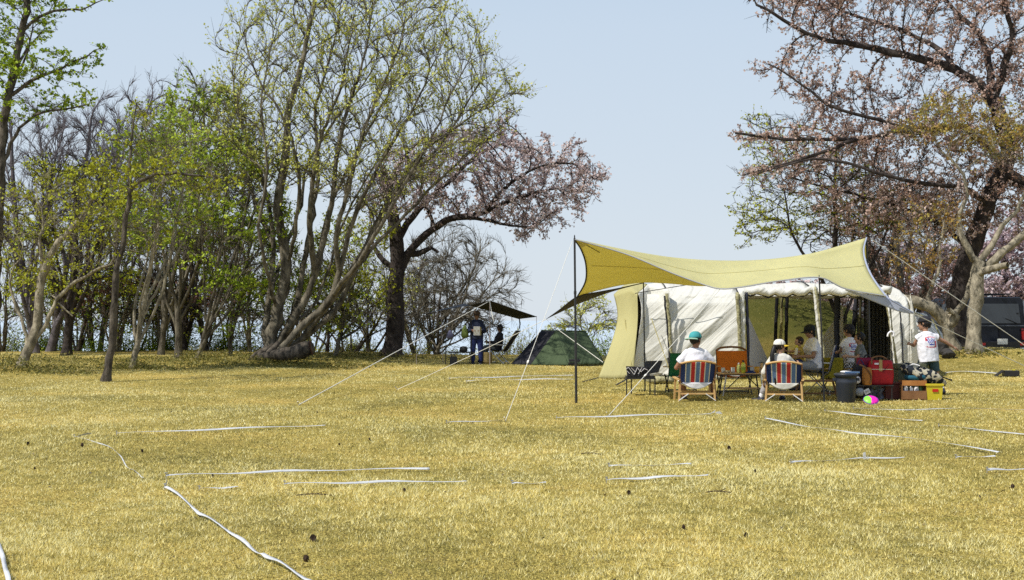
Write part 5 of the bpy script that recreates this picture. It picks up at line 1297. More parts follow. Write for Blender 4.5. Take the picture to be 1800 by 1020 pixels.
# grill table at the left
GT = G(1125, 25.2); gt = thing('grill_table', 'small black grill stand with a raised lid left of the seated man', 'grill', GT)
MB().box((0, 0, 0.30), (0.52, 0.34, 0.025)).box((0, 0, 0.33), (0.50, 0.32, 0.03)).build('tray', m_blackmetal, gt)
for sx, sy in ((-.25, -.15), (.25, -.15), (-.14, .15), (.19, .15)): MB().tube([(sx, sy, 0), (sx, sy, 0.30)], 0.011, 6).build('leg', m_blackmetal, gt)
MB().prism([(-0.24, -0.17, 0.345), (0.16, -0.17, 0.345), (0.14, -0.16, 0.50), (-0.26, -0.16, 0.52)], (0, 0.02, 0)).build('wind_screen', m_blackcloth, gt)
MB().prism([(0.06, 0.10, 0.36), (0.34, 0.10, 0.40), (0.42, 0.16, 0.61), (0.12, 0.16, 0.60)], (0, 0.02, 0)).build('lid', m_blackmetal, gt)
mb = MB(); zz = [(-0.27, .47), (-0.22, .50), (-0.12, .37), (-0.06, .50), (-0.04, .46), (0.0, .42), (0.06, .48), (0.12, .45)]
for a, b in zip(zz, zz[1:]): mb.bar((a[0], -0.185, a[1]), (b[0], -0.185, b[1]), 0.02, 0.006)
for a, b in (((-0.25, .44), (-0.20, .39)), ((-.05, .38), (0.02, .50)), ((-0.17, .49), (-0.10, .42))): mb.bar((a[0], -0.187, a[1]), (b[0], -0.187, b[1]), 0.014, 0.006)
mb.build('towel_pattern', m_whitecloth, gt)
o = MB().bar((0.05, 0, 0.0), (0.28, 0, 0.02), 0.025, 0.01).ball((0.30, 0, 0.02), (0.05, 0.03, 0.012)).build('ladle', m_steel); o.location = GT+Vector((0.05, -0.05, 0.36)); tag(o, 'steel ladle resting on the grill stand', 'utensil')

# bag / boulder-like sacks at tent foot
def sack(lab, px, D, s, m, seed, name='sack', cat='bag'):
    rr = random.Random(seed); b = G(px, D); mb = MB()
    def f(u, v):
        a = u*2*math.pi; p = (v-0.5)*math.pi
        r = 1+0.12*math.sin(a*3+seed+v*4)+0.08*math.sin(a*7+v*9)
        return (s[0]*math.cos(a)*math.cos(p)**0.7*r, s[1]*math.sin(a)*math.cos(p)**0.7*r, s[2]*(1+math.sin(p))*(1+0.08*math.sin(a*2)))
    mb.grid(f, 24, 12); bod = None
    r_ = thing(name, lab, cat, b); mb.build('body', m, r_, True)
    MB().tube(spline([(-s[0]*.5, -s[1]*.2, s[2]*1.7), (0, -s[1]*.3, s[2]*2.3), (s[0]*.5, -s[1]*.2, s[2]*1.7)], 4), 0.012, 6).build('strap', m_blackcloth, r_)
    return r_
sack('rumpled pale khaki sack lying at the foot of the white tent wall', 1163, 31.0, (0.30, 0.18, 0.085), m_strap, 3)

# grey bin with a towel
BN = G(1487, 24.1); bn = thing('garbage_bin', 'dark grey round plastic bin with a towel on its lid', 'bin', BN)
m_bin = mat('bin_grey_plastic', (0.028, 0.034, 0.048), rough=0.42, var=0.08, spec=0.4)
MB().lathe([(0.145, 0.0), (0.150, 0.01), (0.168, 0.30), (0.182, 0.335), (0.184, 0.37), (0.172, 0.40), (0.178, 0.45), (0.196, 0.452), (0.198, 0.475)], k=36).build('body', m_bin, bn, True)
MB().lathe([(0.200, 0.468), (0.203, 0.475), (0.203, 0.495), (0.19, 0.505), (0.12, 0.51), (0.02, 0.51)], k=36).build('lid', m_bin, bn, True)
for s in (-1, 1): MB().box((s*0.195, 0, 0.40), (0.05, 0.10, 0.05)).build('handle', m_bin, bn)
tw_ = thing('towel', 'folded white and blue towel on top of the grey bin', 'towel', BN+Vector((0.06, -0.02, 0.512)), R(8))
MB().grid(lambda u, v: ((u-.5)*0.26, (v-.5)*0.2, 0.012+0.012*math.sin(u*6)), 10, 8).build('cloth', m_whitecloth, tw_, True, 0.02)
MB().bar((-0.13, -0.112, 0.012), (0.13, -0.112, 0.014), 0.012, 0.03).build('border', m_blue, tw_)

# toy disc
td_ = thing('toy_bowl', 'bright pink and green toy frisbee in the grass before the bags', 'toy', GP(1531, 711)+Vector((0, 0, 0.075)))
mk = mat('toy_magenta', (0.85, 0.02, 0.45), rough=0.35); lg = mat('toy_lime', (0.25, 0.75, 0.08), rough=0.35)
mb = MB(); M = rot('X', 36)
def disc(a0, a1):
    def f(u, v):
        a = a0+(a1-a0)*u; r = 0.115*v; return M @ Vector((r*math.cos(a)*1.05, r*math.sin(a)*0.95, 0.035*(1-v**3)))
    return f
MB().grid(disc(-1.7, 1.9), 18, 6).build('front_half', mk, td_, True, 0.008)
MB().grid(disc(1.9, 4.58), 14, 6).build('rear_half', lg, td_, True, 0.008)
MB().tube([M @ Vector((0.121*math.cos(a), 0.11*math.sin(a), -0.003)) for a in [i*math.pi/12 for i in range(25)]], 0.009, 6).build('rim', mat('toy_purple', (0.18, 0.05, 0.45), rough=0.4), td_)

# --- pile of gear
GTb = G(1535, 25.0); gs = thing('gear_stand', 'low black wire stand carrying the bags right of the bin', 'stand', GTb)
MB().box((0, 0, 0.27), (0.62, 0.40, 0.02)).build('tray', m_blackmetal, gs)
for sx, sy in ((-.22, -.18), (.04, -.18), (-.26, .18), (.28, .18), (.28, -.18)): MB().tube([(sx, sy, 0), (sx, sy, 0.27)], 0.010, 6).build('leg', m_blackmetal, gs)
o = MB().grid(lambda u, v: ((u-.5)*0.34+0.02*math.sin(v*9), 0.03*math.sin(u*13), 0.02+0.2*v*(0.9+0.1*math.sin(u*8))), 14, 8).build('plastic_bag', mat('translucent_bag', (0.10, 0.12, 0.18), rough=0.4, var=0.4, vscale=14), smooth=True); o.location = GTb+Vector((0.02, 0.05, 0)); tag(o, 'crumpled bluish plastic bag under the gear stand', 'bag')
RBp = GTb+Vector((0.13, 0.0, 0.28)); rb = thing('cooler_bag', 'red soft cooler bag with a tan top strap', 'bag', RBp, R(-10))
m_redbag = mat('red_nylon', (0.42, 0.012, 0.02), rough=0.6, var=0.15, vscale=7, bump=0.5, bscale=7)
def boxbag(w, d, h, bul=0.03, n=14):
    def f(u, v):
        a = u*2*math.pi; c, s_ = math.cos(a), math.sin(a); e = 0.35
        x = w/2*math.copysign(abs(c)**e, c); y = d/2*math.copysign(abs(s_)**e, s_)
        vv = min(1, max(0, (v-0.12)/0.76)); k = 1-(0.0 if 0.12 <= v <= 0.88 else (abs(v-0.5)-0.38)/0.12)
        k = max(k, 0.02)
        q = 1+bul*math.sin(math.pi*vv)+0.025*math.sin(a*5+vv*7)
        return (x*q*k, y*q*k, h*vv*(1+0.02*math.sin(a*3)))
    return MB().grid(f, 48, 18)
boxbag(0.40, 0.26, 0.42, 0.07).build('body', m_redbag, rb, True)
MB().bar((-0.01, -0.155, 0.24), (-0.01, -0.14, 0.44), 0.055, 0.012).build('strap', mat('tan_webbing', (0.42, 0.30, 0.12), rough=0.8), rb)
MB().tube(spline([(-0.16, -0.14, 0.36), (-0.15, -0.12, 0.47), (0.0, -0.08, 0.50), (0.1, -0.1, 0.45)], 5), 0.014, 6).build('handle', m_wooddk, rb, True)
MB().tube([(-0.19, -0.146, 0.27), (0.0, -0.158, 0.275), (0.19, -0.146, 0.27)], 0.007, 5).build('zip', m_cream, rb)
MB().box((-0.08, -0.152, 0.37), (0.07, 0.01, 0.03)).build('patch', m_whitecloth, rb)
MB().bar((0.02, -0.165, 0.22), (0.13, -0.16, 0.36), 0.012, 0.008).build('buckle_strap', m_blackcloth, rb)
r2b = thing('bag', 'dark crimson bag behind the left of the red cooler bag', 'bag', GTb+Vector((-0.10, 0.16, 0.28)), R(10))
boxbag(0.28, 0.16, 0.46, 0.05).build('body', mat('crimson_nylon', (0.22, 0.008, 0.04), rough=0.65, bump=0.4, bscale=9), r2b, True)
MB().tube(spline([(-0.08, -0.06, 0.44), (0, -0.07, 0.52), (0.08, -0.06, 0.44)], 5), 0.012, 6).build('handle', m_blackcloth, r2b)
ob = thing('sling_bag', 'tan leather sling bag leaning on the red cooler bag', 'bag', GTb+Vector((-0.15, -0.16, 0.28)), R(15))
boxbag(0.13, 0.12, 0.30, 0.1).build('body', mat('tan_leather', (0.42, 0.17, 0.03), rough=0.5, var=0.2), ob, True)
MB().tube(spline([(-0.16, -0.02, 0.36), (-0.06, -0.06, 0.30), (0.04, -0.07, 0.16), (0.02, -0.06, 0.02)], 5), 0.016, 6).build('strap', m_wooddk, ob, True)
kn = thing('kettle', 'white and steel round kettle hanging left of the bags', 'kettle', GTb+Vector((-0.33, -0.10, 0.37)))
MB().lathe([(0.05, -.07), (0.08, -.05), (0.09, 0), (0.07, .05), (0.03, .065)], k=16).build('body', m_whitecloth, kn, True)
MB().lathe([(0.03, .065), (0.025, .08), (0.012, .09)], k=12).build('lid', m_steel, kn, True)
MB().tube(spline([(-0.07, 0, .04), (-.04, 0, .12), (.04, 0, .12), (.07, 0, .04)], 4), 0.008, 6).build('handle', m_blackmetal, kn)
gd = thing('lantern', 'grey round lantern below the kettle beside the bin', 'lantern', GTb+Vector((-0.28, -0.18, 0.16)))
MB().lathe([(0.04, -.07), (0.06, -.05), (0.075, 0), (0.06, .05), (0.03, .07)], k=16).build('globe', mat('grey_globe', (0.28, 0.31, 0.36), rough=0.3), gd, True)
MB().tube(spline([(-0.05, 0, .05), (0, 0, .13), (.05, 0, .05)], 4), 0.007, 6).build('handle', m_blackmetal, gd)
tg = thing('hang_tag', 'white square tag with dark marks dangling from the bags', 'tag', GTb+Vector((-0.17, -0.24, 0.17)), 0); tg.rotation_euler = (0, R(-28), 0)
MB().box((0, 0, 0), (0.10, 0.008, 0.085)).build('card', m_whitecloth, tg)
mb = MB()
for s in (-.02, .02): mb.tube([(s+0.014*math.cos(a), -0.006, 0.02*math.sin(a)) for a in [i*math.pi/5 for i in range(11)]], 0.003, 4)
mb.build('lettering', m_blackplastic, tg)
nb = thing('bag', 'black drawstring bag hanging behind the kettle', 'bag', GTb+Vector((-0.22, 0.06, 0.28)), 0)
boxbag(0.22, 0.18, 0.34, 0.12).build('body', m_blackcloth, nb, True)
MB().tube(spline([(-0.06, -0.05, 0.34), (0, -0.05, 0.44), (0.06, -0.05, 0.34)], 4), 0.008, 6).build('strap', m_navy, nb)
OC = G(1597, 25.9); oc_ = thing('cooler_box', 'olive green hard cooler box behind the wooden crates', 'cooler', OC, R(4))
m_ocool = mat('olive_cooler', (0.10, 0.105, 0.06), rough=0.55, var=0.08, bump=0.1)
MB().box((0, 0, 0.30), (0.50, 0.34, 0.40)).build('body', m_ocool, oc_)
MB().box((0, 0, 0.545), (0.53, 0.37, 0.09)).build('lid', m_ocool, oc_)
for s in (-1, 1): MB().box((s*0.15, -0.19, 0.47), (0.05, 0.02, 0.10)).build('latch', m_blackplastic, oc_)
MB().box((0, 0, 0.05), (0.46, 0.30, 0.10)).build('stand', m_wooddk, oc_)
CR = G(1604, 25.0); cr_ = thing('wooden_crate', 'brown wooden crate full of kitchen things left of the yellow crate', 'crate', CR, R(-3))
for s in (-1, 1):
    MB().box((0, s*0.15, 0.09), (0.42, 0.014, 0.15)).build('side_board', m_wooddk, cr_)
    MB().box((s*0.21, 0, 0.14), (0.014, 0.30, 0.27)).build('side_board', m_wooddk, cr_)
for s in (-1, 1): MB().box((0, s*0.145, 0.30), (0.42, 0.02, 0.09)).build('top_board', mat('orange_wood', (0.34, 0.13, 0.03), rough=0.55, col2=(0.45, 0.2, 0.06)), cr_)
MB().box((0, 0, 0.015), (0.41, 0.29, 0.012)).build('base', m_wooddk, cr_)
for i, (dx, c) in enumerate(((-.13, m_whitecloth), (-.03, m_steel), (.06, m_whitecloth), (.14, mat('jar_green', (0.10, 0.22, 0.06), rough=0.3)))):
    o = MB().lathe([(0.035, 0), (0.04, .01), (0.04, .12), (0.03, .15), (0.015, .16)], k=14).build('jar', c, smooth=True); o.location = CR+Vector((dx, -0.04+0.03*(i % 2), 0.09))
    tag(o, ('white jar leftmost in the wooden crate', 'steel jar second from left in the wooden crate', 'white jar third from left in the wooden crate', 'green jar rightmost in the wooden crate')[i], 'jar', 'jars in the wooden crate')
YC = G(1639, 25.0); yc = thing('plastic_crate', 'yellow plastic crate with a small red mark at the right end of the gear', 'crate', YC, R(-4))
m_yc = mat('yellow_crate_plastic', (0.60, 0.50, 0.03), rough=0.45, var=0.05)
MB().add([(-.12, -.16, 0), (.12, -.16, 0), (.12, .16, 0), (-.12, .16, 0), (-.14, -.18, .27), (.14, -.18, .27), (.14, .18, .27), (-.14, .18, .27)], [(0, 3, 2, 1), (0, 1, 5, 4), (1, 2, 6, 5), (2, 3, 7, 6), (3, 0, 4, 7)]).build('body', m_yc, yc, solid=0.012)
MB().box((0, -.185, .265), (.31, .025, .035)).box((0, .185, .265), (.31, .025, .035)).box((-.145, 0, .265), (.025, .37, .035)).box((.145, 0, .265), (.025, .37, .035)).build('rim', m_yc, yc)
MB().box((0.01, -.186, .165), (.10, .006, .05)).build('printed_mark', mat('red_print', (0.5, 0.02, 0.01), rough=0.5), yc)
# patterned blanket bundle draped over the crates
m_bl = mat('patterned_blanket', (0.015, 0.02, 0.03), rough=0.9, col2=(0.46, 0.42, 0.32), vscale=11, bump=0.4, bscale=18, detail=1.0)
_cr = [n for n in m_bl.node_tree.nodes if n.type == 'VALTORGB'][0]; _cr.color_ramp.elements[0].position = 0.52; _cr.color_ramp.elements[1].position = 0.55
bl = thing('blanket', 'black and cream patterned blanket heaped on the wooden and yellow crates', 'blanket', CR+Vector((0.17, 0.02, 0.34)), R(0))
def blf(u, v):
    a = u*2*math.pi; p = (v-.5)*math.pi; r = 1+0.14*math.sin(a*3+v*5)+0.09*math.sin(a*8+v*11)+0.05*math.sin(a*13)
    x = 0.36*math.cos(a)*math.cos(p)**.7*r; return (x, 0.19*math.sin(a)*math.cos(p)**.7*r, 0.125+0.125*math.sin(p)*r-0.32*x-0.03)
MB().grid(blf, 48, 20).build('cloth', m_bl, bl, True)
MB().ball((-0.10, -0.02, 0.06), (0.22, 0.17, 0.09)).build('lining', mat('teal_lining', (0.015, 0.10, 0.16), rough=0.8, bump=0.3), bl, True)
MB().tube(spline([(-0.3, -0.1, 0.22), (-0.2, -0.14, 0.29), (-0.08, -0.15, 0.26)], 4), 0.012, 6).build('piping', m_whitecloth, bl)
o = sack('grey green rolled mat on the ground behind the red cooler bag', 1543, 26.9, (0.32, 0.2, 0.22), mat('grey_green_roll', (0.16, 0.17, 0.13), rough=0.85, var=0.3, vscale=9), 8, 'rolled_mat', 'mat')
o = MB().tube([(0, 0, 0.30), (0.30, 0.1, 0.20), (0.34, 0.1, 0.19)], [0.012, 0.012, 0.02], 6).build('umbrella', m_blackcloth); o.location = YC+Vector((0.05, 0.05, 0.14)); tag(o, 'closed black umbrella sticking out right of the yellow crate', 'umbrella')
o = MB().box((0, 0, 0.14), (0.34, 0.30, 0.28)).box((0, 0, 0.29), (0.36, 0.32, 0.03)).build('storage_box', mat('maroon_box', (0.09, 0.02, 0.018), rough=0.6)); o.location = G(1570, 25.2); tag(o, 'dark maroon box on the grass between gear stand and wooden crate', 'box')
o = MB().box((0, 0, 0.16), (0.34, 0.30, 0.30)).box((0, 0, 0.32), (0.30, 0.26, 0.03)).build('storage_box', m_blackcloth); o.location = G(1508, 25.6); tag(o, 'black fabric box on the grass behind the grey bin', 'box')

# ------------------------------------------------------------------ ground tapes and litter
def tape(lab, pts, w=0.026, flag=None, dz=0.031):
    wp = spline([GP(x, y, dz) for x, y in pts], 12); org = wp[0].copy(); n = len(wp)
    t = thing('ground_tape', lab, 'tape', org, group='white tapes marking out the lawn')
    vs = []; rr = random.Random(int(pts[0][0]))
    for i, p in enumerate(wp):
        d = (wp[min(i+1, n-1)]-wp[max(0, i-1)]); d.z = 0; d.normalize(); s = Vector((-d.y, d.x, 0))
        z = 0.005*math.sin(i*0.35)+rr.uniform(-.001, .001); tw = 0.004*math.sin(i*0.23+pts[0][0])
        p = Vector((p.x, p.y, float(gz(p.x, p.y))+dz+z))
        tl_ = (0.0045 if dz > 0.025 else 0.0005)*(1 if s.y > 0 else -1)*abs(s.y)+tw
        vs += [p-s*w/2-org-Vector((0, 0, tl_)), p+s*w/2-org+Vector((0, 0, tl_))]
    fs = [(2*i, 2*i+1, 2*i+3, 2*i+2) for i in range(n-1)]
    MB().add(vs, fs).build('strip', m_tape, t, True, 0.002)
    e = Vector((0, 0, 0))
    MB().tube([e+Vector((0, 0, -0.08)), e+Vector((0, 0, 0.02))], [0.005, 0.006], 6).lathe([(0.012, .018), (0.014, .022), (0.004, .026)], e, 8).build('nail', m_steel, t)
    if flag:
        MB().prism([e, e+Vector((flag[0], 0, flag[1])), e+Vector((flag[0]*1.3, 0.02, flag[1]*0.7)), e+Vector((flag[0]*.3, .02, 0.0))], (0, .003, 0)).build('loose_end', m_tape, t)
    return t
tape('long diagonal white tape in the near left foreground', [(290, 862), (320, 880), (343, 905), (360, 914), (400, 940), (430, 962), (455, 982), (468, 986), (500, 1003), (545, 1032)], 0.021, (0.012, 0.06))
tape('short white tape cut by the lower left corner', [(-8, 955), (3, 982), (6, 995), (11, 1015), (16, 1035)], 0.024)
tape('long straight white tape, the upper of the pair left of centre', [(292, 842), (400, 838), (520, 834), (640, 831), (755, 829)], 0.028)
tape('short faded tape piece at the left of the lower tape pair', [(350, 863), (385, 861), (420, 860)], 0.03, dz=0.017)
tape('lower tape of the pair left of centre', [(500, 857), (600, 855), (700, 853), (820, 852)], 0.028)
tape('long tape farther back left of centre with grass over it', [(205, 766), (330, 761), (450, 756), (572, 752)], 0.034)
tape('crooked thin tape running down from the left flag to the tape pair', [(130, 769), (165, 777), (195, 789), (210, 801), (222, 820), (240, 832), (252, 842)], 0.008, (0.16, 0.05), dz=0.008)
tape('faint tape left of the pegged guy rope in the middle', [(785, 745), (840, 743), (888, 741)], 0.035, dz=0.019)
tape('straight tape in front of the grill stand', [(978, 738), (1060, 736), (1160, 733), (1250, 731)], 0.032)
tape('long slanting tape running right across the right lawn', [(1345, 739), (1410, 752), (1470, 761), (1540, 769), (1650, 781), (1755, 801)], 0.028)
tape('short tape just below the pink and green toy', [(1450, 726), (1500, 731), (1560, 738), (1622, 743)], 0.032)
tape('faint tape reaching the right edge below the yellow crate', [(1650, 751), (1720, 757), (1810, 768)], 0.035, dz=0.019)
tape('near tape right of centre under the others', [(1066, 850), (1120, 847), (1180, 844), (1245, 841)], 0.028)
tape('faint tape in the middle of the lawn right of centre', [(1070, 822), (1140, 821), (1215, 819)], 0.03, dz=0.017)
tape('faint tape with a white tag standing on it at the right', [(1390, 816), (1450, 813), (1520, 809), (1590, 807)], 0.035, dz=0.019)
tape('short faint tape right of the white tag', [(1680, 807), (1715, 806), (1750, 806)], 0.03, dz=0.019)
tape('short tape touching the right edge nearest to us', [(1735, 832), (1770, 831), (1812, 831)], 0.028)
tape('far tape between the olive tent and the tall black pole', [(790, 668), (850, 666), (920, 664), (1008, 662)], 0.08, dz=0.035)
tape('second far tape just under the one before the olive tent', [(820, 673), (900, 670), (960, 669), (1008, 669)], 0.07, dz=0.035)
tape('far tape on the right lawn left of the black case', [(1662, 650), (1700, 655), (1752, 659)], 0.08, dz=0.035)
tape('faded tape crossing the lawn far right', [(1500, 720), (1600, 722), (1700, 720), (1810, 722)], 0.03, dz=0.017)
tape('faded tape left of the near tape right of centre', [(900, 853), (930, 853), (960, 852)], 0.03, dz=0.017)
def scrap(lab, px, py, pts, nm='paper_scrap'):
    o = MB(); 
    for q in pts: o.prism([Vector(p) for p in q], (0, 0.004, 0))
    o = o.build(nm, m_tape); o.location = GP(px, py, 0.015); tag(o, lab, 'scrap', 'white scraps on the grass')
scrap('crumpled white tape knot in front of the striped deck chairs', 1258, 731, [[(-.08, 0, .02), (-.02, 0, .03), (0, 0, .07), (-.03, 0, .05)], [(0, 0, .02), (.10, 0, .01), (.06, 0, .05), (.01, 0, .04)]])
scrap('upright white tag with a dark stub on the right lawn', 1523, 810, [[(-.03, 0, 0), (0, 0, 0), (-.01, 0, .07), (-.035, 0, .06)], [(.005, 0, 0), (.025, 0, 0), (.015, 0, .035)]])
# pine cones
m_cone = mat('pine_cone', (0.03, 0.018, 0.012), rough=0.9, col2=(0.09, 0.055, 0.035), vscale=30)
def cone_proto():
    mb = MB()
    mb.ball((0, 0, 0.025), (0.018, 0.018, 0.026), 8, 6)
    for k in range(6):
        for j in range(8):
            a = j*math.pi/4+k*0.4; z = 0.006+k*0.008; r = 0.032*math.sin(math.pi*(k+1.3)/7.6)
            d = Vector((math.cos(a), math.sin(a), 0.35)); s = Vector((-math.sin(a), math.cos(a), 0))
            c = Vector((0, 0, z)); t = c+d*r
            mb.prism([c+s*.004, t+s*.008, t+d*.006, t-s*.008, c-s*.004], (0, 0, 0.003))
    o = mb.build('pine_cone', m_cone); return o
cp = cone_proto(); first = True
CN = [(550, 952, 1.2, 'largest dark pine cone in the left foreground'), (537, 989, 1.0, 'smaller dark cone just below the largest one'), (142, 786, 1.2, 'dark cone under the crooked thin tape start'), (48, 783, 1.0, 'dark cone nearest the left edge above the tapes'),
      (248, 796, .9, 'dark cone right of the crooked thin tape'), (1280, 791, 1.2, 'dark cone in the middle of the right lawn'), (710, 866, .8, 'tiny cone right of the lower tape pair'), (1104, 870, .9, 'tiny cone below the near tape right of centre'),
      (1308, 947, 1.0, 'dark cone in the right foreground'), (1199, 932, .8, 'small cone left of the right foreground cone'), (648, 775, .8, 'small cone right of the long back tape'), (595, 784, .7, 'tiny cone below the right end of the long back tape'),
      (1780, 860, .9, 'small cone near the right edge'), (1325, 832, .8, 'dark bit between the faint tape and the white tag'), (60, 827, .6, 'tiny dark bit on the left lawn'), (374, 840, .6, 'tiny dark bit at the upper tape left part')]
for (x, y, s, l) in CN:
    o = cp if first else cp.copy()
    if not first: COL.objects.link(o)
    first = False
    o.location = GP(x, y, 0.018); o.scale = (s*.5, s*.62, s*.42); o.rotation_euler = (R(80), 0, R(x % 180)); tag(o, l, 'pine cone', 'dark pine cones on the lawn')
# thin twigs lying on the grass
for i, (x, y, L_, a) in enumerate(((555, 873, .30, 8), (1040, 800, .22, -10), (1265, 868, .22, 5))):
    p = GP(x, y, 0.025); c = Vector((math.cos(R(a)), math.sin(R(a)), 0))
    pts = [c*(t-.5)*L_+Vector((0, 0.02*math.sin(t*4), -0.012+0.006*math.sin(t*4))) for t in [j/6 for j in range(7)]]
    o = MB().tube(pts, [0.005]*6+[0.002], 5).tube([pts[3], pts[3]+Vector((0.06, 0.04, 0.015))], 0.003, 4).build('twig', m_cone); o.location = p
    tag(o, ('thin dark twig on the grass below the lower tape pair', 'thin dark twig in the middle of the lawn', 'thin twig below the near tape right of centre', 'twig in the lower left foreground', 'twig beyond the upper tape pair right end', 'twig right of the lower right cones', 'twig on the lawn below the white tag left')[i], 'twig', 'thin twigs on the lawn')
# the hollow stump log lying at the foot of the biggest tree
LG = G(515, 43.2); lg_ = thing('fallen_log', 'broken dark log end lying at the foot of the biggest tree', 'log', LG)
mb = MB(); a = P(452, 632, 43.3)-LG; b = P(547, 612, 42.6)-LG
pts = [a.lerp(b, t)+Vector((0, 0, 0.04*math.sin(t*7))) for t in [i/12 for i in range(13)]]
mb.tube(pts, [0.09+0.14*min(1, t*1.6)+0.025*math.sin(t*17) for t in [i/12 for i in range(13)]], 16)
for (x0, y0, x1, y1) in ((440, 638, 480, 608), (455, 640, 490, 604), (430, 640, 470, 612), (470, 640, 500, 612)):
    p0, p1 = P(x0, y0, 43.4)-LG, P(x1, y1, 43.8)-LG; mb.tube([p0, p0.lerp(p1, .5)+Vector((0, -.08, .05)), p1], [0.03, 0.07, 0.10], 9)
mb.build('log', bk_mid, lg_, True)
MB().lathe([(0.235, 0), (0.20, 0.03), (0.15, -0.01), (0.05, -0.02)], b, 16, rot=rot('Y', 78)).build('cut_end', mat('red_heartwood', (0.10, 0.045, 0.025), rough=0.9, var=0.4, vscale=14), lg_)
# ------------------------------------------------------------------ people
dg = None
def solid_mesh(name, mb, mats, parent, voxel=0.009, paint=None, smooth=2, disp=0.0, ds=0.12):
    me = bpy.data.meshes.new('tmp'); me.from_pydata(mb.v, [], mb.f)
    bm = bmesh.new(); bm.from_mesh(me); bmesh.ops.recalc_face_normals(bm, faces=bm.faces); bm.to_mesh(me); bm.free()
    o = bpy.data.objects.new('tmp', me); COL.objects.link(o)
    md = o.modifiers.new('r', 'REMESH'); md.mode = 'VOXEL'; md.voxel_size = voxel; md.use_smooth_shade = True
    if smooth:
        s = o.modifiers.new('s', 'SMOOTH'); s.factor = 0.5; s.iterations = smooth
    if disp:
        tx = bpy.data.textures.new('folds', 'CLOUDS'); tx.noise_scale = ds; tx.noise_depth = 1
        d = o.modifiers.new('d', 'DISPLACE'); d.texture = tx; d.strength = disp; d.mid_level = 0.5; d.texture_coords = 'LOCAL'
    bpy.context.view_layer.update()
    ev = o.evaluated_get(bpy.context.evaluated_depsgraph_get())
    m2 = bpy.data.meshes.new_from_object(ev)
    bpy.data.objects.remove(o); bpy.data.meshes.remove(me)
    m2.name = name; m2.materials.clear()
    for m in (mats if isinstance(mats, list) else [mats]): m2.materials.append(m)
    if paint:
        for p in m2.polygons: p.material_index = paint(p.center, p.normal)
    r = bpy.data.objects.new(name, m2); COL.objects.link(r); r.parent = parent
    return r
skin_m = {}
def skinmat(k, c):
    return mat('skin_'+k, c, rough=0.55, spec=0.3, var=0.05, vscale=12)

def hand(mb, w, d, H, curl, palm_n):
    "hand from wrist w along d; palm_n palm normal"
    d = d.normalized(); n = (palm_n-d*palm_n.dot(d)).normalized(); s = d.cross(n)
    L = 0.105*H
    pc = w+d*L*0.48
    mb.limb(w, pc, 0.011*H/1.0*0.9, 0.0115*H, s, (1.2, 2.0), k=10)
    for i, (o_, l_) in enumerate(((-0.018, .84), (-0.006, 1.0), (0.006, .95), (0.018, .76))):
        b = pc+s*o_*H*0.95; l = L*0.5*l_
        a1 = curl*0.6; a2 = curl*1.5
        d1 = d*math.cos(a1)+n*math.sin(a1); d2 = d*math.cos(a2)+n*math.sin(a2)
        m_ = b+d1*l*0.55; mb.limb(b, m_, 0.0050*H, 0.0046*H, k=8); mb.limb(m_, m_+d2*l*0.5, 0.0046*H, 0.0038*H, k=8)
    tb_ = w+d*L*0.16-s*0.016*H; td1 = (d*0.7-s*0.6+n*0.3).normalized()
    tm = tb_+td1*L*0.26; mb.limb(tb_, tm, 0.0065*H, 0.0055*H, k=8); mb.limb(tm, tm+(d*0.9-s*0.15+n*0.3).normalized()*L*0.24, 0.0055*H, 0.0045*H, k=8)

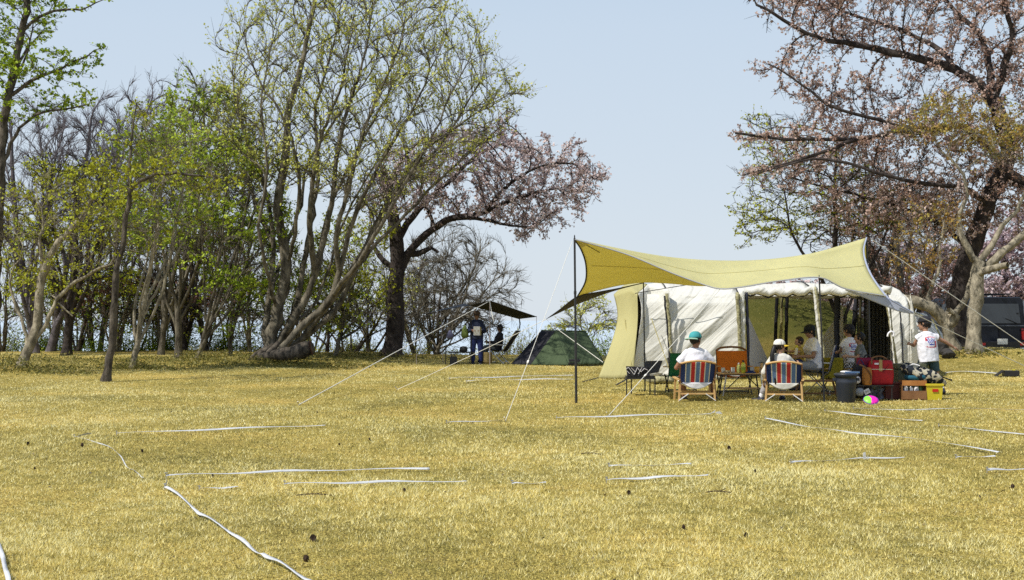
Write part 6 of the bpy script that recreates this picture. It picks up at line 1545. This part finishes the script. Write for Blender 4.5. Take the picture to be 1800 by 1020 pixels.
def person(label, loc_, rz, H, pose, fit, skin, kid=False, vox=0.009):
    """local frame: faces +Y, right hand side +X. pose: pelvis z, spine dir, arms/legs as direction pairs"""
    root = thing('person', label, 'person', loc_, rz)
    V = Vector
    pel = V(pose.get('pel', (0, 0, 0.5*H))); sp = V(pose['spine']).normalized(); side = V(pose.get('side', (1, 0, 0))).normalized()
    chest_side = V(pose.get('cside', side)).normalized()
    HH = H*(0.135 if not kid else 0.165)
    if pose.get('hh'): HH = pose['hh']*H
    TL_ = H*(0.275 if not kid else 0.27)
    sh_w = H*(0.112 if not kid else 0.105); hip_w = H*0.052
    chest = pel+sp*TL_*0.62; shc = pel+sp*TL_
    nd = V(pose.get('neck', sp)).normalized(); neck = shc+nd*H*0.035
    hdir = V(pose.get('hup', nd)).normalized(); hc = neck+nd*H*0.012+hdir*HH*0.52
    face = V(pose.get('face', (0, 1, 0))).normalized(); face = (face-hdir*face.dot(hdir)).normalized(); fs = face.cross(hdir).normalized()
    UA, FA, TH, SH = 0.165*H, 0.14*H, 0.235*H, 0.235*H
    if kid: TH = SH = 0.215*H; UA, FA = .15*H, .13*H
    mb = MB()
    # torso
    mb.limb(pel, chest, 0.068*H, 0.070*H, side, (1.25, 1.30)); mb.limb(chest, shc-sp*0.03*H, 0.070*H, 0.055*H, chest_side, (1.30, 1.55))
    mb.limb(shc-sp*0.02*H, neck+hdir*0.02*H, 0.036*H, 0.031*H)
    # head: cranium, face, jaw, nose, ears, brow
    Mh = Matrix((fs, face, hdir)).transposed()
    mb.ball(hc+face*(-0.04*HH), (0.36*HH, 0.44*HH, 0.46*HH), 18, 14, Mh)
    mb.ball(hc+face*0.12*HH-hdir*0.20*HH, (0.29*HH, 0.30*HH, 0.32*HH), 14, 10, Mh)
    mb.limb(hc+face*0.40*HH+hdir*0.02*HH, hc+face*0.50*HH-hdir*0.13*HH, 0.03*HH, 0.055*HH, k=8)
    mb.ball(hc+face*0.30*HH-hdir*0.43*HH, (0.11*HH, 0.10*HH, 0.07*HH), 10, 8, Mh)
    for s in (-1, 1):
        mb.ball(hc+fs*s*0.375*HH-hdir*0.05*HH-face*0.02*HH, (0.035*HH, 0.07*HH, 0.11*HH), 10, 8, Mh)
        mb.ball(hc+fs*s*0.16*HH+face*0.37*HH+hdir*0.075*HH, (0.11*HH, 0.05*HH, 0.03*HH), 8, 6, Mh)
    J = {}
    for nm, s in (('L', -1), ('R', 1)):
        sh = shc+chest_side*s*sh_w-sp*0.022*H; up, fo = pose['arm'+nm]; up = V(up).normalized(); fo = V(fo).normalized()
        el = sh+up*UA; wr = el+fo*FA
        mb.limb(sh-chest_side*s*0.02*H, el, 0.030*H, 0.0225*H); mb.limb(el, wr, 0.0235*H, 0.0155*H)
        hand(mb, wr, V(pose.get('hand'+nm, fo)), H, pose.get('curl', 0.5), V(pose.get('palm'+nm, (-s, 0.2, -0.4))))
        hip = pel+side*s*hip_w-sp*0.01*H; tu, td_2 = pose['leg'+nm]; tu = V(tu).normalized(); td_2 = V(td_2).normalized()
        kn_ = hip+tu*TH; an = kn_+td_2*SH
        mb.limb(hip, kn_, 0.052*H, 0.036*H); mb.limb(kn_, kn_+td_2*SH*0.35, 0.035*H, 0.034*H); mb.limb(kn_+td_2*SH*0.3, an, 0.035*H, 0.021*H)
        fd = V(pose.get('foot'+nm, (0, 1, 0))).normalized()
        mb.limb(an-fd*0.02*H-V((0, 0, .012*H)), an+fd*0.095*H-V((0, 0, .022*H)), 0.022*H, 0.015*H, fd.cross(V((0, 0, 1))), 1.3)
        J[nm] = dict(sh=sh, el=el, wr=wr, hip=hip, kn=kn_, an=an, up=up, fo=fo, tu=tu, td=td_2, fd=fd, s=s)
    sk = skinmat(skin[0], skin[1])
    solid_mesh('body', mb, sk, root, vox*0.85, smooth=2)
    # eyes, mouth
    for s in (-1, 1):
        MB().ball(hc+fs*s*0.155*HH+face*0.395*HH+hdir*0.01*HH, (0.05*HH, 0.03*HH, 0.028*HH), 10, 8, Mh).build('eye', m_blackplastic, root, True)
    MB().ball(hc+face*0.40*HH-hdir*0.27*HH, (0.10*HH, 0.025*HH, 0.018*HH), 10, 6, Mh).build('mouth', mat('lip', (0.30, 0.09, 0.07), rough=0.6), root, True)
    # trousers / shorts
    if fit.get('legs'):
        m, fr, loose, paint = fit['legs']
        mb = MB(); mb.limb(pel-sp*0.02*H, pel+sp*0.05*H, 0.074*H, 0.074*H, side, 1.32)
        for j in J.values():
            t = min(1, fr); mb.limb(j['hip'], j['hip'].lerp(j['kn'], t), 0.060*H*loose, (0.046 if t < 1 else 0.042)*H*loose, cap1=(fr > 1))
            if fr > 1: mb.limb(j['kn'], j['kn'].lerp(j['an'], min(0.97, fr-1)), 0.042*H*loose, 0.033*H*loose, cap1=False)
        solid_mesh('trousers' if fr > 1 else 'shorts', mb, m if isinstance(m, list) else [m], root, vox, paint, 2, 0.012, 0.06)
    # shirt
    m, sl, hemz, loose, paint = fit['shirt']
    mb = MB()
    hem = pel-sp*hemz*H
    mb.limb(hem, chest, 0.076*H*loose, 0.081*H*(0.4+0.6*loose), side, (1.34, 1.34), cap0=False); mb.limb(chest, shc-sp*0.022*H, 0.081*H*(0.4+0.6*loose), 0.062*H, chest_side, (1.34, 1.72))
    mb.limb(shc-sp*0.03*H, shc+nd*0.012*H, 0.045*H, 0.037*H, chest_side, 1.4, cap1=False)
    for j in J.values():
        if sl <= 0:
            mb.limb(j['sh']-chest_side*j['s']*0.03*H, j['sh']+j['up']*0.2*UA, 0.036*H, 0.036*H, cap1=False); continue
        t = min(1, sl); mb.limb(j['sh']-chest_side*j['s']*0.03*H, j['sh'].lerp(j['el'], t), 0.038*H*(0.6+.4*loose), (0.036 if t < 1 else 0.031)*H*loose, cap1=(sl > 1))
        if sl > 1: mb.limb(j['el'], j['el'].lerp(j['wr'], min(0.95, sl-1)), 0.031*H*loose, 0.024*H*loose, cap1=False)
    solid_mesh('shirt', mb, m if isinstance(m, list) else [m], root, vox, paint, 2, 0.016, 0.10)
    # shoes
    if fit.get('shoes'):
        for j in J.values():
            mb = MB(); a = j['an']; fd = j['fd']; sd_ = fd.cross(V((0, 0, 1)))
            mb.limb(a-fd*0.028*H-V((0, 0, .014*H)), a+fd*0.10*H-V((0, 0, .024*H)), 0.028*H, 0.020*H, sd_, 1.35)
            mb.limb(a-V((0, 0, .01*H)), a+V((0, 0, .012*H)), 0.028*H, 0.027*H)
            solid_mesh('shoe', mb, fit['shoes'], root, 0.009, None, 1)
            if fit.get('socks'):
                MB().limb(a, a-j['td']*0.07*H, 0.026*H, 0.029*H, k=12).build('sock', fit['socks'], root, True)
    # hair
    hr_ = fit.get('hair')
    if hr_:
        m, kind = hr_; mb = MB()
        mb.ball(hc-face*0.07*HH+hdir*0.05*HH, (0.405*HH, 0.47*HH, 0.475*HH), 18, 14, Mh)
        if kind == 'bob': mb.limb(hc-face*0.18*HH, hc-face*0.26*HH-hdir*0.42*HH, 0.30*HH, 0.20*HH, fs, 1.25)
        if kind == 'short': mb.limb(hc-face*0.2*HH, hc-face*0.27*HH-hdir*0.22*HH, 0.27*HH, 0.19*HH, fs, 1.2)
        cut = lambda c, n: 0
        o = solid_mesh('hair', mb, m, root, vox*0.8, None, 1, 0.014, 0.02)
        # cut the face side away
        bm = bmesh.new(); bm.from_mesh(o.data)
        dl = [v for v in bm.verts if (v.co-hc).dot(face) > 0.22*HH and (v.co-hc).dot(hdir) < 0.24*HH]
        bmesh.ops.delete(bm, geom=dl, context='VERTS'); bm.to_mesh(o.data); bm.free()
        if kind == 'tail':
            b = hc-face*0.44*HH+hdir*0.05*HH; pts = [b]+[b+V(q)*H for q in fit['tail']]
            n_ = len(spline(pts, 4)); MB().tube(spline(pts, 4), [0.024*H*(0.7+0.5*math.sin(math.pi*min(1, i/n_*1.1)))*(1-0.35*i/n_) for i in range(n_)], 10).build('ponytail', m, root, True)
    # cap
    cp_ = fit.get('cap')
    if cp_:
        m, bm_, bdir = cp_; c = hc-face*0.03*HH+hdir*0.08*HH
        bdir = V(bdir).normalized() if bdir is not None else face
        bdir = (bdir-hdir*bdir.dot(hdir)).normalized()
        def capf(u, v):
            a = u*2*math.pi; p = v*math.pi/2
            return c+(fs*math.cos(a)*0.43*HH+face*math.sin(a)*0.50*HH)*math.cos(p)**0.75+hdir*(0.46*HH*math.sin(p)-0.0*HH)
        cap = MB().grid(capf, 26, 10).build('cap', m, root, True, 0.006)
        if bm_ is not None:
            bs_ = bdir.cross(hdir).normalized()
            r0 = 0.44*HH
            def brim(u, v):
                a = (u-.5)*2.3; dd = bdir*math.cos(a)+bs_*math.sin(a)
                k_ = (0.47*HH+0.36*HH*v*math.cos((u-.5)*2.7)**0.7)
                return c+dd*k_+hdir*(-0.02*HH-0.07*HH*v-0.06*HH*(2*u-1)**2)
            MB().grid(brim, 16, 5).build('brim', bm_, cap, True, 0.012)
    return root, J, hc

m_hairblk = mat('black_hair', (0.012, 0.010, 0.010), rough=0.5, var=0.3, vscale=60, stretch=(1, 1, .2))
m_hairbrn = mat('dark_brown_hair', (0.03, 0.016, 0.010), rough=0.5, var=0.3, vscale=60, stretch=(1, 1, .2))
m_tee = mat('white_tee', (0.80, 0.80, 0.86), rough=0.85, bump=0.35, bscale=11, spec=0.1)
m_shoeblk = mat('dark_shoe', (0.02, 0.022, 0.04), rough=0.6)
m_denim = mat('navy_trousers', (0.02, 0.03, 0.12), rough=0.85, bump=0.2)
m_grey = mat('grey_cloth', (0.16, 0.17, 0.17), rough=0.85, bump=0.2, var=0.1)
m_greydk = mat('grey_trousers', (0.30, 0.31, 0.33), rough=0.85, bump=0.2, var=0.1)
# seated man, seen from behind
L0 = G(1221.5, 23.75)
person('seated man in white t-shirt and backwards teal cap, seen from behind', L0+Vector((0, 0, 0)), R(2), 1.72,
       dict(pel=(0.0, -0.03, 0.36), spine=(0.0, -0.13, 1), neck=(-0.02, 0.10, 1), hup=(0, 0.05, 1), face=(0.75, 0.75, -0.12),
            armL=((-0.45, 0.35, -0.95), (0.15, 0.9, 0.0)), armR=((0.55, 0.30, -0.95), (0.15, 0.80, -0.32)),
            legL=((-0.15, 1, 0.16), (0.1, 0.25, -1)), legR=((0.60, 0.86, 0.14), (0.22, 0.2, -1)), footR=(0.7, 0.7, 0), cside=(1, -0.06, 0.0)),
       dict(shirt=(m_tee, 0.62, 0.03, 1.16, None), legs=(mat('red_shorts', (0.30, 0.02, 0.02), rough=0.8, bump=0.2), 0.85, 1.12, None), shoes=m_shoeblk,
            hair=(m_hairblk, 'short'), cap=(mat('teal_cap', (0.05, 0.30, 0.33), rough=0.8, var=0.1), mat('pale_green_brim', (0.30, 0.48, 0.38), rough=0.8), (-0.80, -0.55, 0))), ('tan', (0.30, 0.15, 0.09)))
# girl in the other deck chair
L1 = G(1378.5, 23.75)
person('seated girl in white cap with a long dark ponytail in the right deck chair', L1, R(-12), 1.50,
       dict(pel=(-0.05, -0.08, 0.34), spine=(-0.04, -0.08, 1), neck=(-0.04, 0.05, 1), hup=(-.02, 0, 1), face=(0.85, 0.5, -0.10),
            armL=((-0.38, 0.12, -0.95), (-0.05, 0.55, -0.7)), armR=((0.35, 0.5, -0.6), (0.1, 1, 0.35)),
            legL=((-0.45, 1, 0.10), (-0.40, 0.0, -1)), legR=((-0.1, 1, 0.2), (-0.1, 0.25, -1)), footL=(-0.9, 0.3, 0)),
       dict(shirt=(m_offwhite, 1.75, 0.04, 1.22, None), legs=(mat('pale_trousers', (0.34, 0.33, 0.34), rough=0.85, bump=0.2), 1.75, 1.1, None), shoes=m_shoeblk, socks=m_whitecloth,
            hair=(m_hairblk, 'tail'), tail=((-0.01, -0.03, -0.03), (-0.03, -0.05, -0.12), (-0.02, -0.045, -0.24), (0.0, -0.05, -0.34), (0.01, -0.04, -0.43)),
            cap=(mat('white_cap', (0.72, 0.70, 0.64), rough=0.8), mat('yellow_brim', (0.62, 0.42, 0.03), rough=0.8), None)), ('fair', (0.42, 0.25, 0.17)))
# mother, facing left and leaning over the toddler
L2 = G(1428, 26.4)
mo, JM, _ = person('seated mother in white t-shirt and black cap bending over the toddler', L2, R(100), 1.64,
       dict(pel=(0, -0.05, 0.56), spine=(0.05, 0.10, 1), neck=(0, 0.35, 1), hup=(0, 0.22, 1), face=(0.0, 1, -0.45),
            armL=((-0.22, 0.30, -0.95), (0.10, 1.0, 0.02)), armR=((0.22, 0.30, -0.95), (-0.25, 1.0, 0.06)),
            legL=((-0.18, 1, 0.02), (0, 0.02, -1)), legR=((0.18, 1, 0.02), (0, -0.1, -1))),
       dict(shirt=(m_tee, 0.7, 0.04, 1.2, None), legs=(m_greydk, 1.9, 1.1, None), shoes=m_shoeblk, hair=(m_hairblk, 'bob'),
            cap=(mat('black_cap', (0.012, 0.016, 0.022), rough=0.8), mat('black_cap', (0.012, 0.016, 0.022)), None)), ('mid', (0.34, 0.19, 0.12)))
L3 = L2+Vector((-0.26, -0.06, 0.54))
person('toddler in mustard shirt sitting on the mother\'s lap with a drink', L3, R(115), 0.86,
       dict(pel=(0, 0, 0.10), spine=(0, -0.05, 1), neck=(0, 0.1, 1), hup=(0, 0.1, 1), face=(0.25, 1, -0.2), hh=0.20,
            armL=((-0.3, 0.8, -0.35), (0.3, 1, 0.15)), armR=((0.5, 0.6, -0.4), (-0.2, 1, 0.25)), legL=((-0.3, 1, -0.1), (0, 0.3, -1)), legR=((0.3, 1, -0.1), (0, 0.3, -1))),
       dict(shirt=(mat('mustard_shirt', (0.42, 0.30, 0.06), rough=0.85, bump=0.2), 0.8, 0.02, 1.2, None), legs=(m_denim, 1.9, 1.2, None), shoes=m_cream, hair=(m_hairbrn, 'short')), ('kid', (0.42, 0.25, 0.17)), kid=True, vox=0.007)
bo = thing('drinking_bottle', 'white baby bottle with yellow top held in front of the toddler', 'bottle', P(1400, 616, 26.1)); bo.rotation_euler = (0, R(8), 0)
MB().lathe([(0.025, -0.085), (0.028, -0.08), (0.028, 0.03), (0.024, 0.05)], k=14).build('body', m_cream, bo, True)
MB().lathe([(0.027, 0.045), (0.029, 0.05), (0.027, 0.085), (0.010, 0.095)], k=14).build('cap', mat('yellow_plastic', (0.65, 0.55, 0.03)), bo, True)

# shirts with a red and blue back print; the pattern is painted on the cloth by position
m_pred = mat('print_red', (0.50, 0.03, 0.05), rough=0.8); m_pblue = mat('print_blue', (0.04, 0.07, 0.40), rough=0.8)
def backprint(zc, sc, xo=0.0):
    def f(c, n):
        if n.y > -0.15: return 0
        x = (c.x-xo)/sc; z = (c.z-zc)/sc
        # upper arc word, lower arc word, blue brush lettering, small red corners
        za = z-(0.70-0.20*x*x)
        if abs(za) < 0.09 and abs(x) < 0.85 and math.sin(x*30) > -0.55: return 1
        zb = z+(0.80-0.10*x*x)
        if abs(zb) < 0.10 and abs(x) < 0.90 and math.sin(x*26+1) > -0.65: return 1
        if 0.62 < abs(x) < 0.90 and -0.75 < z < 0.5 and (x > 0) == (z < 0.1): return 1
        q = abs(z-0.12*math.sin(x*9)-0.1) < 0.30+0.16*math.sin(x*13+1)
        if q and abs(x) < 0.62 and math.sin(x*22+z*9) > -0.35: return 2
        if abs(z+0.42) < 0.07 and abs(x) < 0.40: return 2
        return 0
    return f
def checks(c, n):
    return int((math.floor(c.x/0.033)+math.floor(c.z/0.033)+math.floor(c.y/0.033)) % 2)
# boy with checkered shorts
person('boy in white printed shirt and checkered shorts standing by the yellow chair', G(1494, 26.8), R(28), 1.35,
       dict(pel=(0, 0, 0.635), spine=(0, 0.04, 1), neck=(0, 0.12, 1), hup=(0, .1, 1), face=(-0.3, 1, -0.3), armL=((-0.12, 0.35, -1), (0, 1, -0.2)), armR=((0.1, 0.45, -1), (-0.1, 1, 0.05)),
            legL=((-0.02, 0.05, -1), (0, -0.04, -1)), legR=((0.05, 0.12, -1), (0, -0.1, -1))),
       dict(shirt=([m_tee, m_pred, m_pblue], 0.6, 0.05, 1.2, backprint(0.635+0.225, 0.105)), legs=([m_blackcloth, m_whitecloth], 0.85, 1.2, checks), shoes=m_shoeblk, hair=(m_hairblk, 'short'),
            cap=(m_blackcloth, None, None)), ('kidtan', (0.36, 0.20, 0.13)), kid=True, vox=0.008)
# smaller child in grey
person('small child in dark grey shirt standing in profile beside the checkered-shorts boy', G(1513, 26.3), R(85), 1.22,
       dict(pel=(0, 0, 0.565), spine=(0, 0.03, 1), neck=(0, 0.12, 1), hup=(0, .08, 1), face=(0.1, 1, -0.25), armL=((0.0, 0.35, -1), (0, 1, 0.1)), armR=((0.1, 0.3, -1), (-0.1, 1, 0.05)),
            legL=((-0.02, 0.0, -1), (0, -0.02, -1)), legR=((0.02, 0.06, -1), (0, -0.06, -1))),
       dict(shirt=(m_grey, 0.7, 0.05, 1.2, None), legs=(mat('light_grey_shorts', (0.26, 0.26, 0.27), rough=0.85, bump=0.2), 0.9, 1.15, None), shoes=m_shoeblk, hair=(m_hairblk, 'short')), ('kidfair', (0.45, 0.27, 0.18)), kid=True, vox=0.008)
# boy walking away on the right
person('boy in long white printed shirt and dark teal shorts striding away with one arm out', G(1632, 26.4), R(18), 1.53,
       dict(pel=(0, 0, 0.71), spine=(-0.06, 0.10, 1), neck=(-0.05, 0.3, 1), hup=(0, .2, 1), face=(-0.75, 0.8, -0.35), armL=((-0.02, 0.6, -0.7), (0.2, 1, 0.1)), armR=((0.85, -0.15, -0.42), (0.85, -0.1, -0.50)),
            legL=((-0.05, 0.45, -1), (0, 0.1, -1)), legR=((0.18, -0.12, -1), (0.20, -0.42, -1)), footR=(0.6, 0.75, -0.1), palmR=(0, 0.3, -1), handR=(1, 0.1, -0.35), curl=0.3),
       dict(shirt=([m_tee, m_pred, m_pblue], 0.35, 0.07, 1.30, backprint(0.71+0.27, 0.125, -0.01)), legs=(mat('dark_teal_shorts', (0.05, 0.09, 0.10), rough=0.85, bump=0.2), 0.85, 1.2, None), shoes=m_shoeblk, socks=m_whitecloth,
            hair=(m_hairblk, 'short'), cap=(m_blackcloth, None, None)), ('kidtan', (0.36, 0.20, 0.13)), kid=True, vox=0.008)
# distant standing man holding papers
LM = G(838, 44.3)
person('distant man in navy jacket and trousers standing under the black awning holding papers', LM, R(180), 1.70,
       dict(pel=(0, 0, 0.86), spine=(0, 0.0, 1), neck=(0, 0.2, 1), hup=(0, .12, 1), face=(0, 1, -0.3), armL=((-0.22, 0.1, -1), (0.55, 0.9, 0.15)), armR=((0.22, 0.1, -1), (-0.55, 0.9, 0.15)),
            legL=((-0.08, 0.02, -1), (0, -0.03, -1)), legR=((0.08, 0.02, -1), (0, -0.03, -1)), curl=1.0),
       dict(shirt=(mat('navy_jacket', (0.012, 0.018, 0.045), rough=0.8, bump=0.2), 1.9, 0.05, 1.2, None), legs=(m_denim, 1.93, 1.15, None), shoes=m_shoeblk, hair=(m_hairblk, 'short'),
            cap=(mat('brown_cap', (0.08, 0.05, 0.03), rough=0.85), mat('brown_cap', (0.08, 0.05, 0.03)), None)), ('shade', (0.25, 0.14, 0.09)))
pp = thing('papers', 'white sheet of paper held by the distant man', 'paper', P(838, 582, 43.98))
MB().box((0, 0, 0), (0.20, 0.006, 0.29), rot('X', 20)).build('sheet', m_whitecloth, pp); MB().box((0.09, 0.015, -0.01), (0.10, 0.01, 0.27), rot('X', 20)).build('folder', mat('khaki_folder', (0.25, 0.22, 0.10), rough=0.7), pp)
person('distant person in dark clothes sitting in the dark folding chair', G(874, 44.8), R(75), 1.62,
       dict(pel=(0, 0.0, 0.50), spine=(0, -0.22, 1), neck=(0, 0.1, 1), hup=(0, .05, 1), face=(0.3, 1, -0.2), armL=((-0.2, 0.4, -1), (0.1, 1, 0.1)), armR=((0.2, 0.4, -1), (-0.1, 1, 0.0)),
            legL=((-0.12, 1, 0.02), (0, 0.1, -1)), legR=((0.12, 1, 0.08), (0, 0.15, -1))),
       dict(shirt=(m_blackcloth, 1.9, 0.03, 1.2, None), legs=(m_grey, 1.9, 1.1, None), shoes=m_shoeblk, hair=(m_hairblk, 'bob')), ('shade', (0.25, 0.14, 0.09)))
print('DONE building')
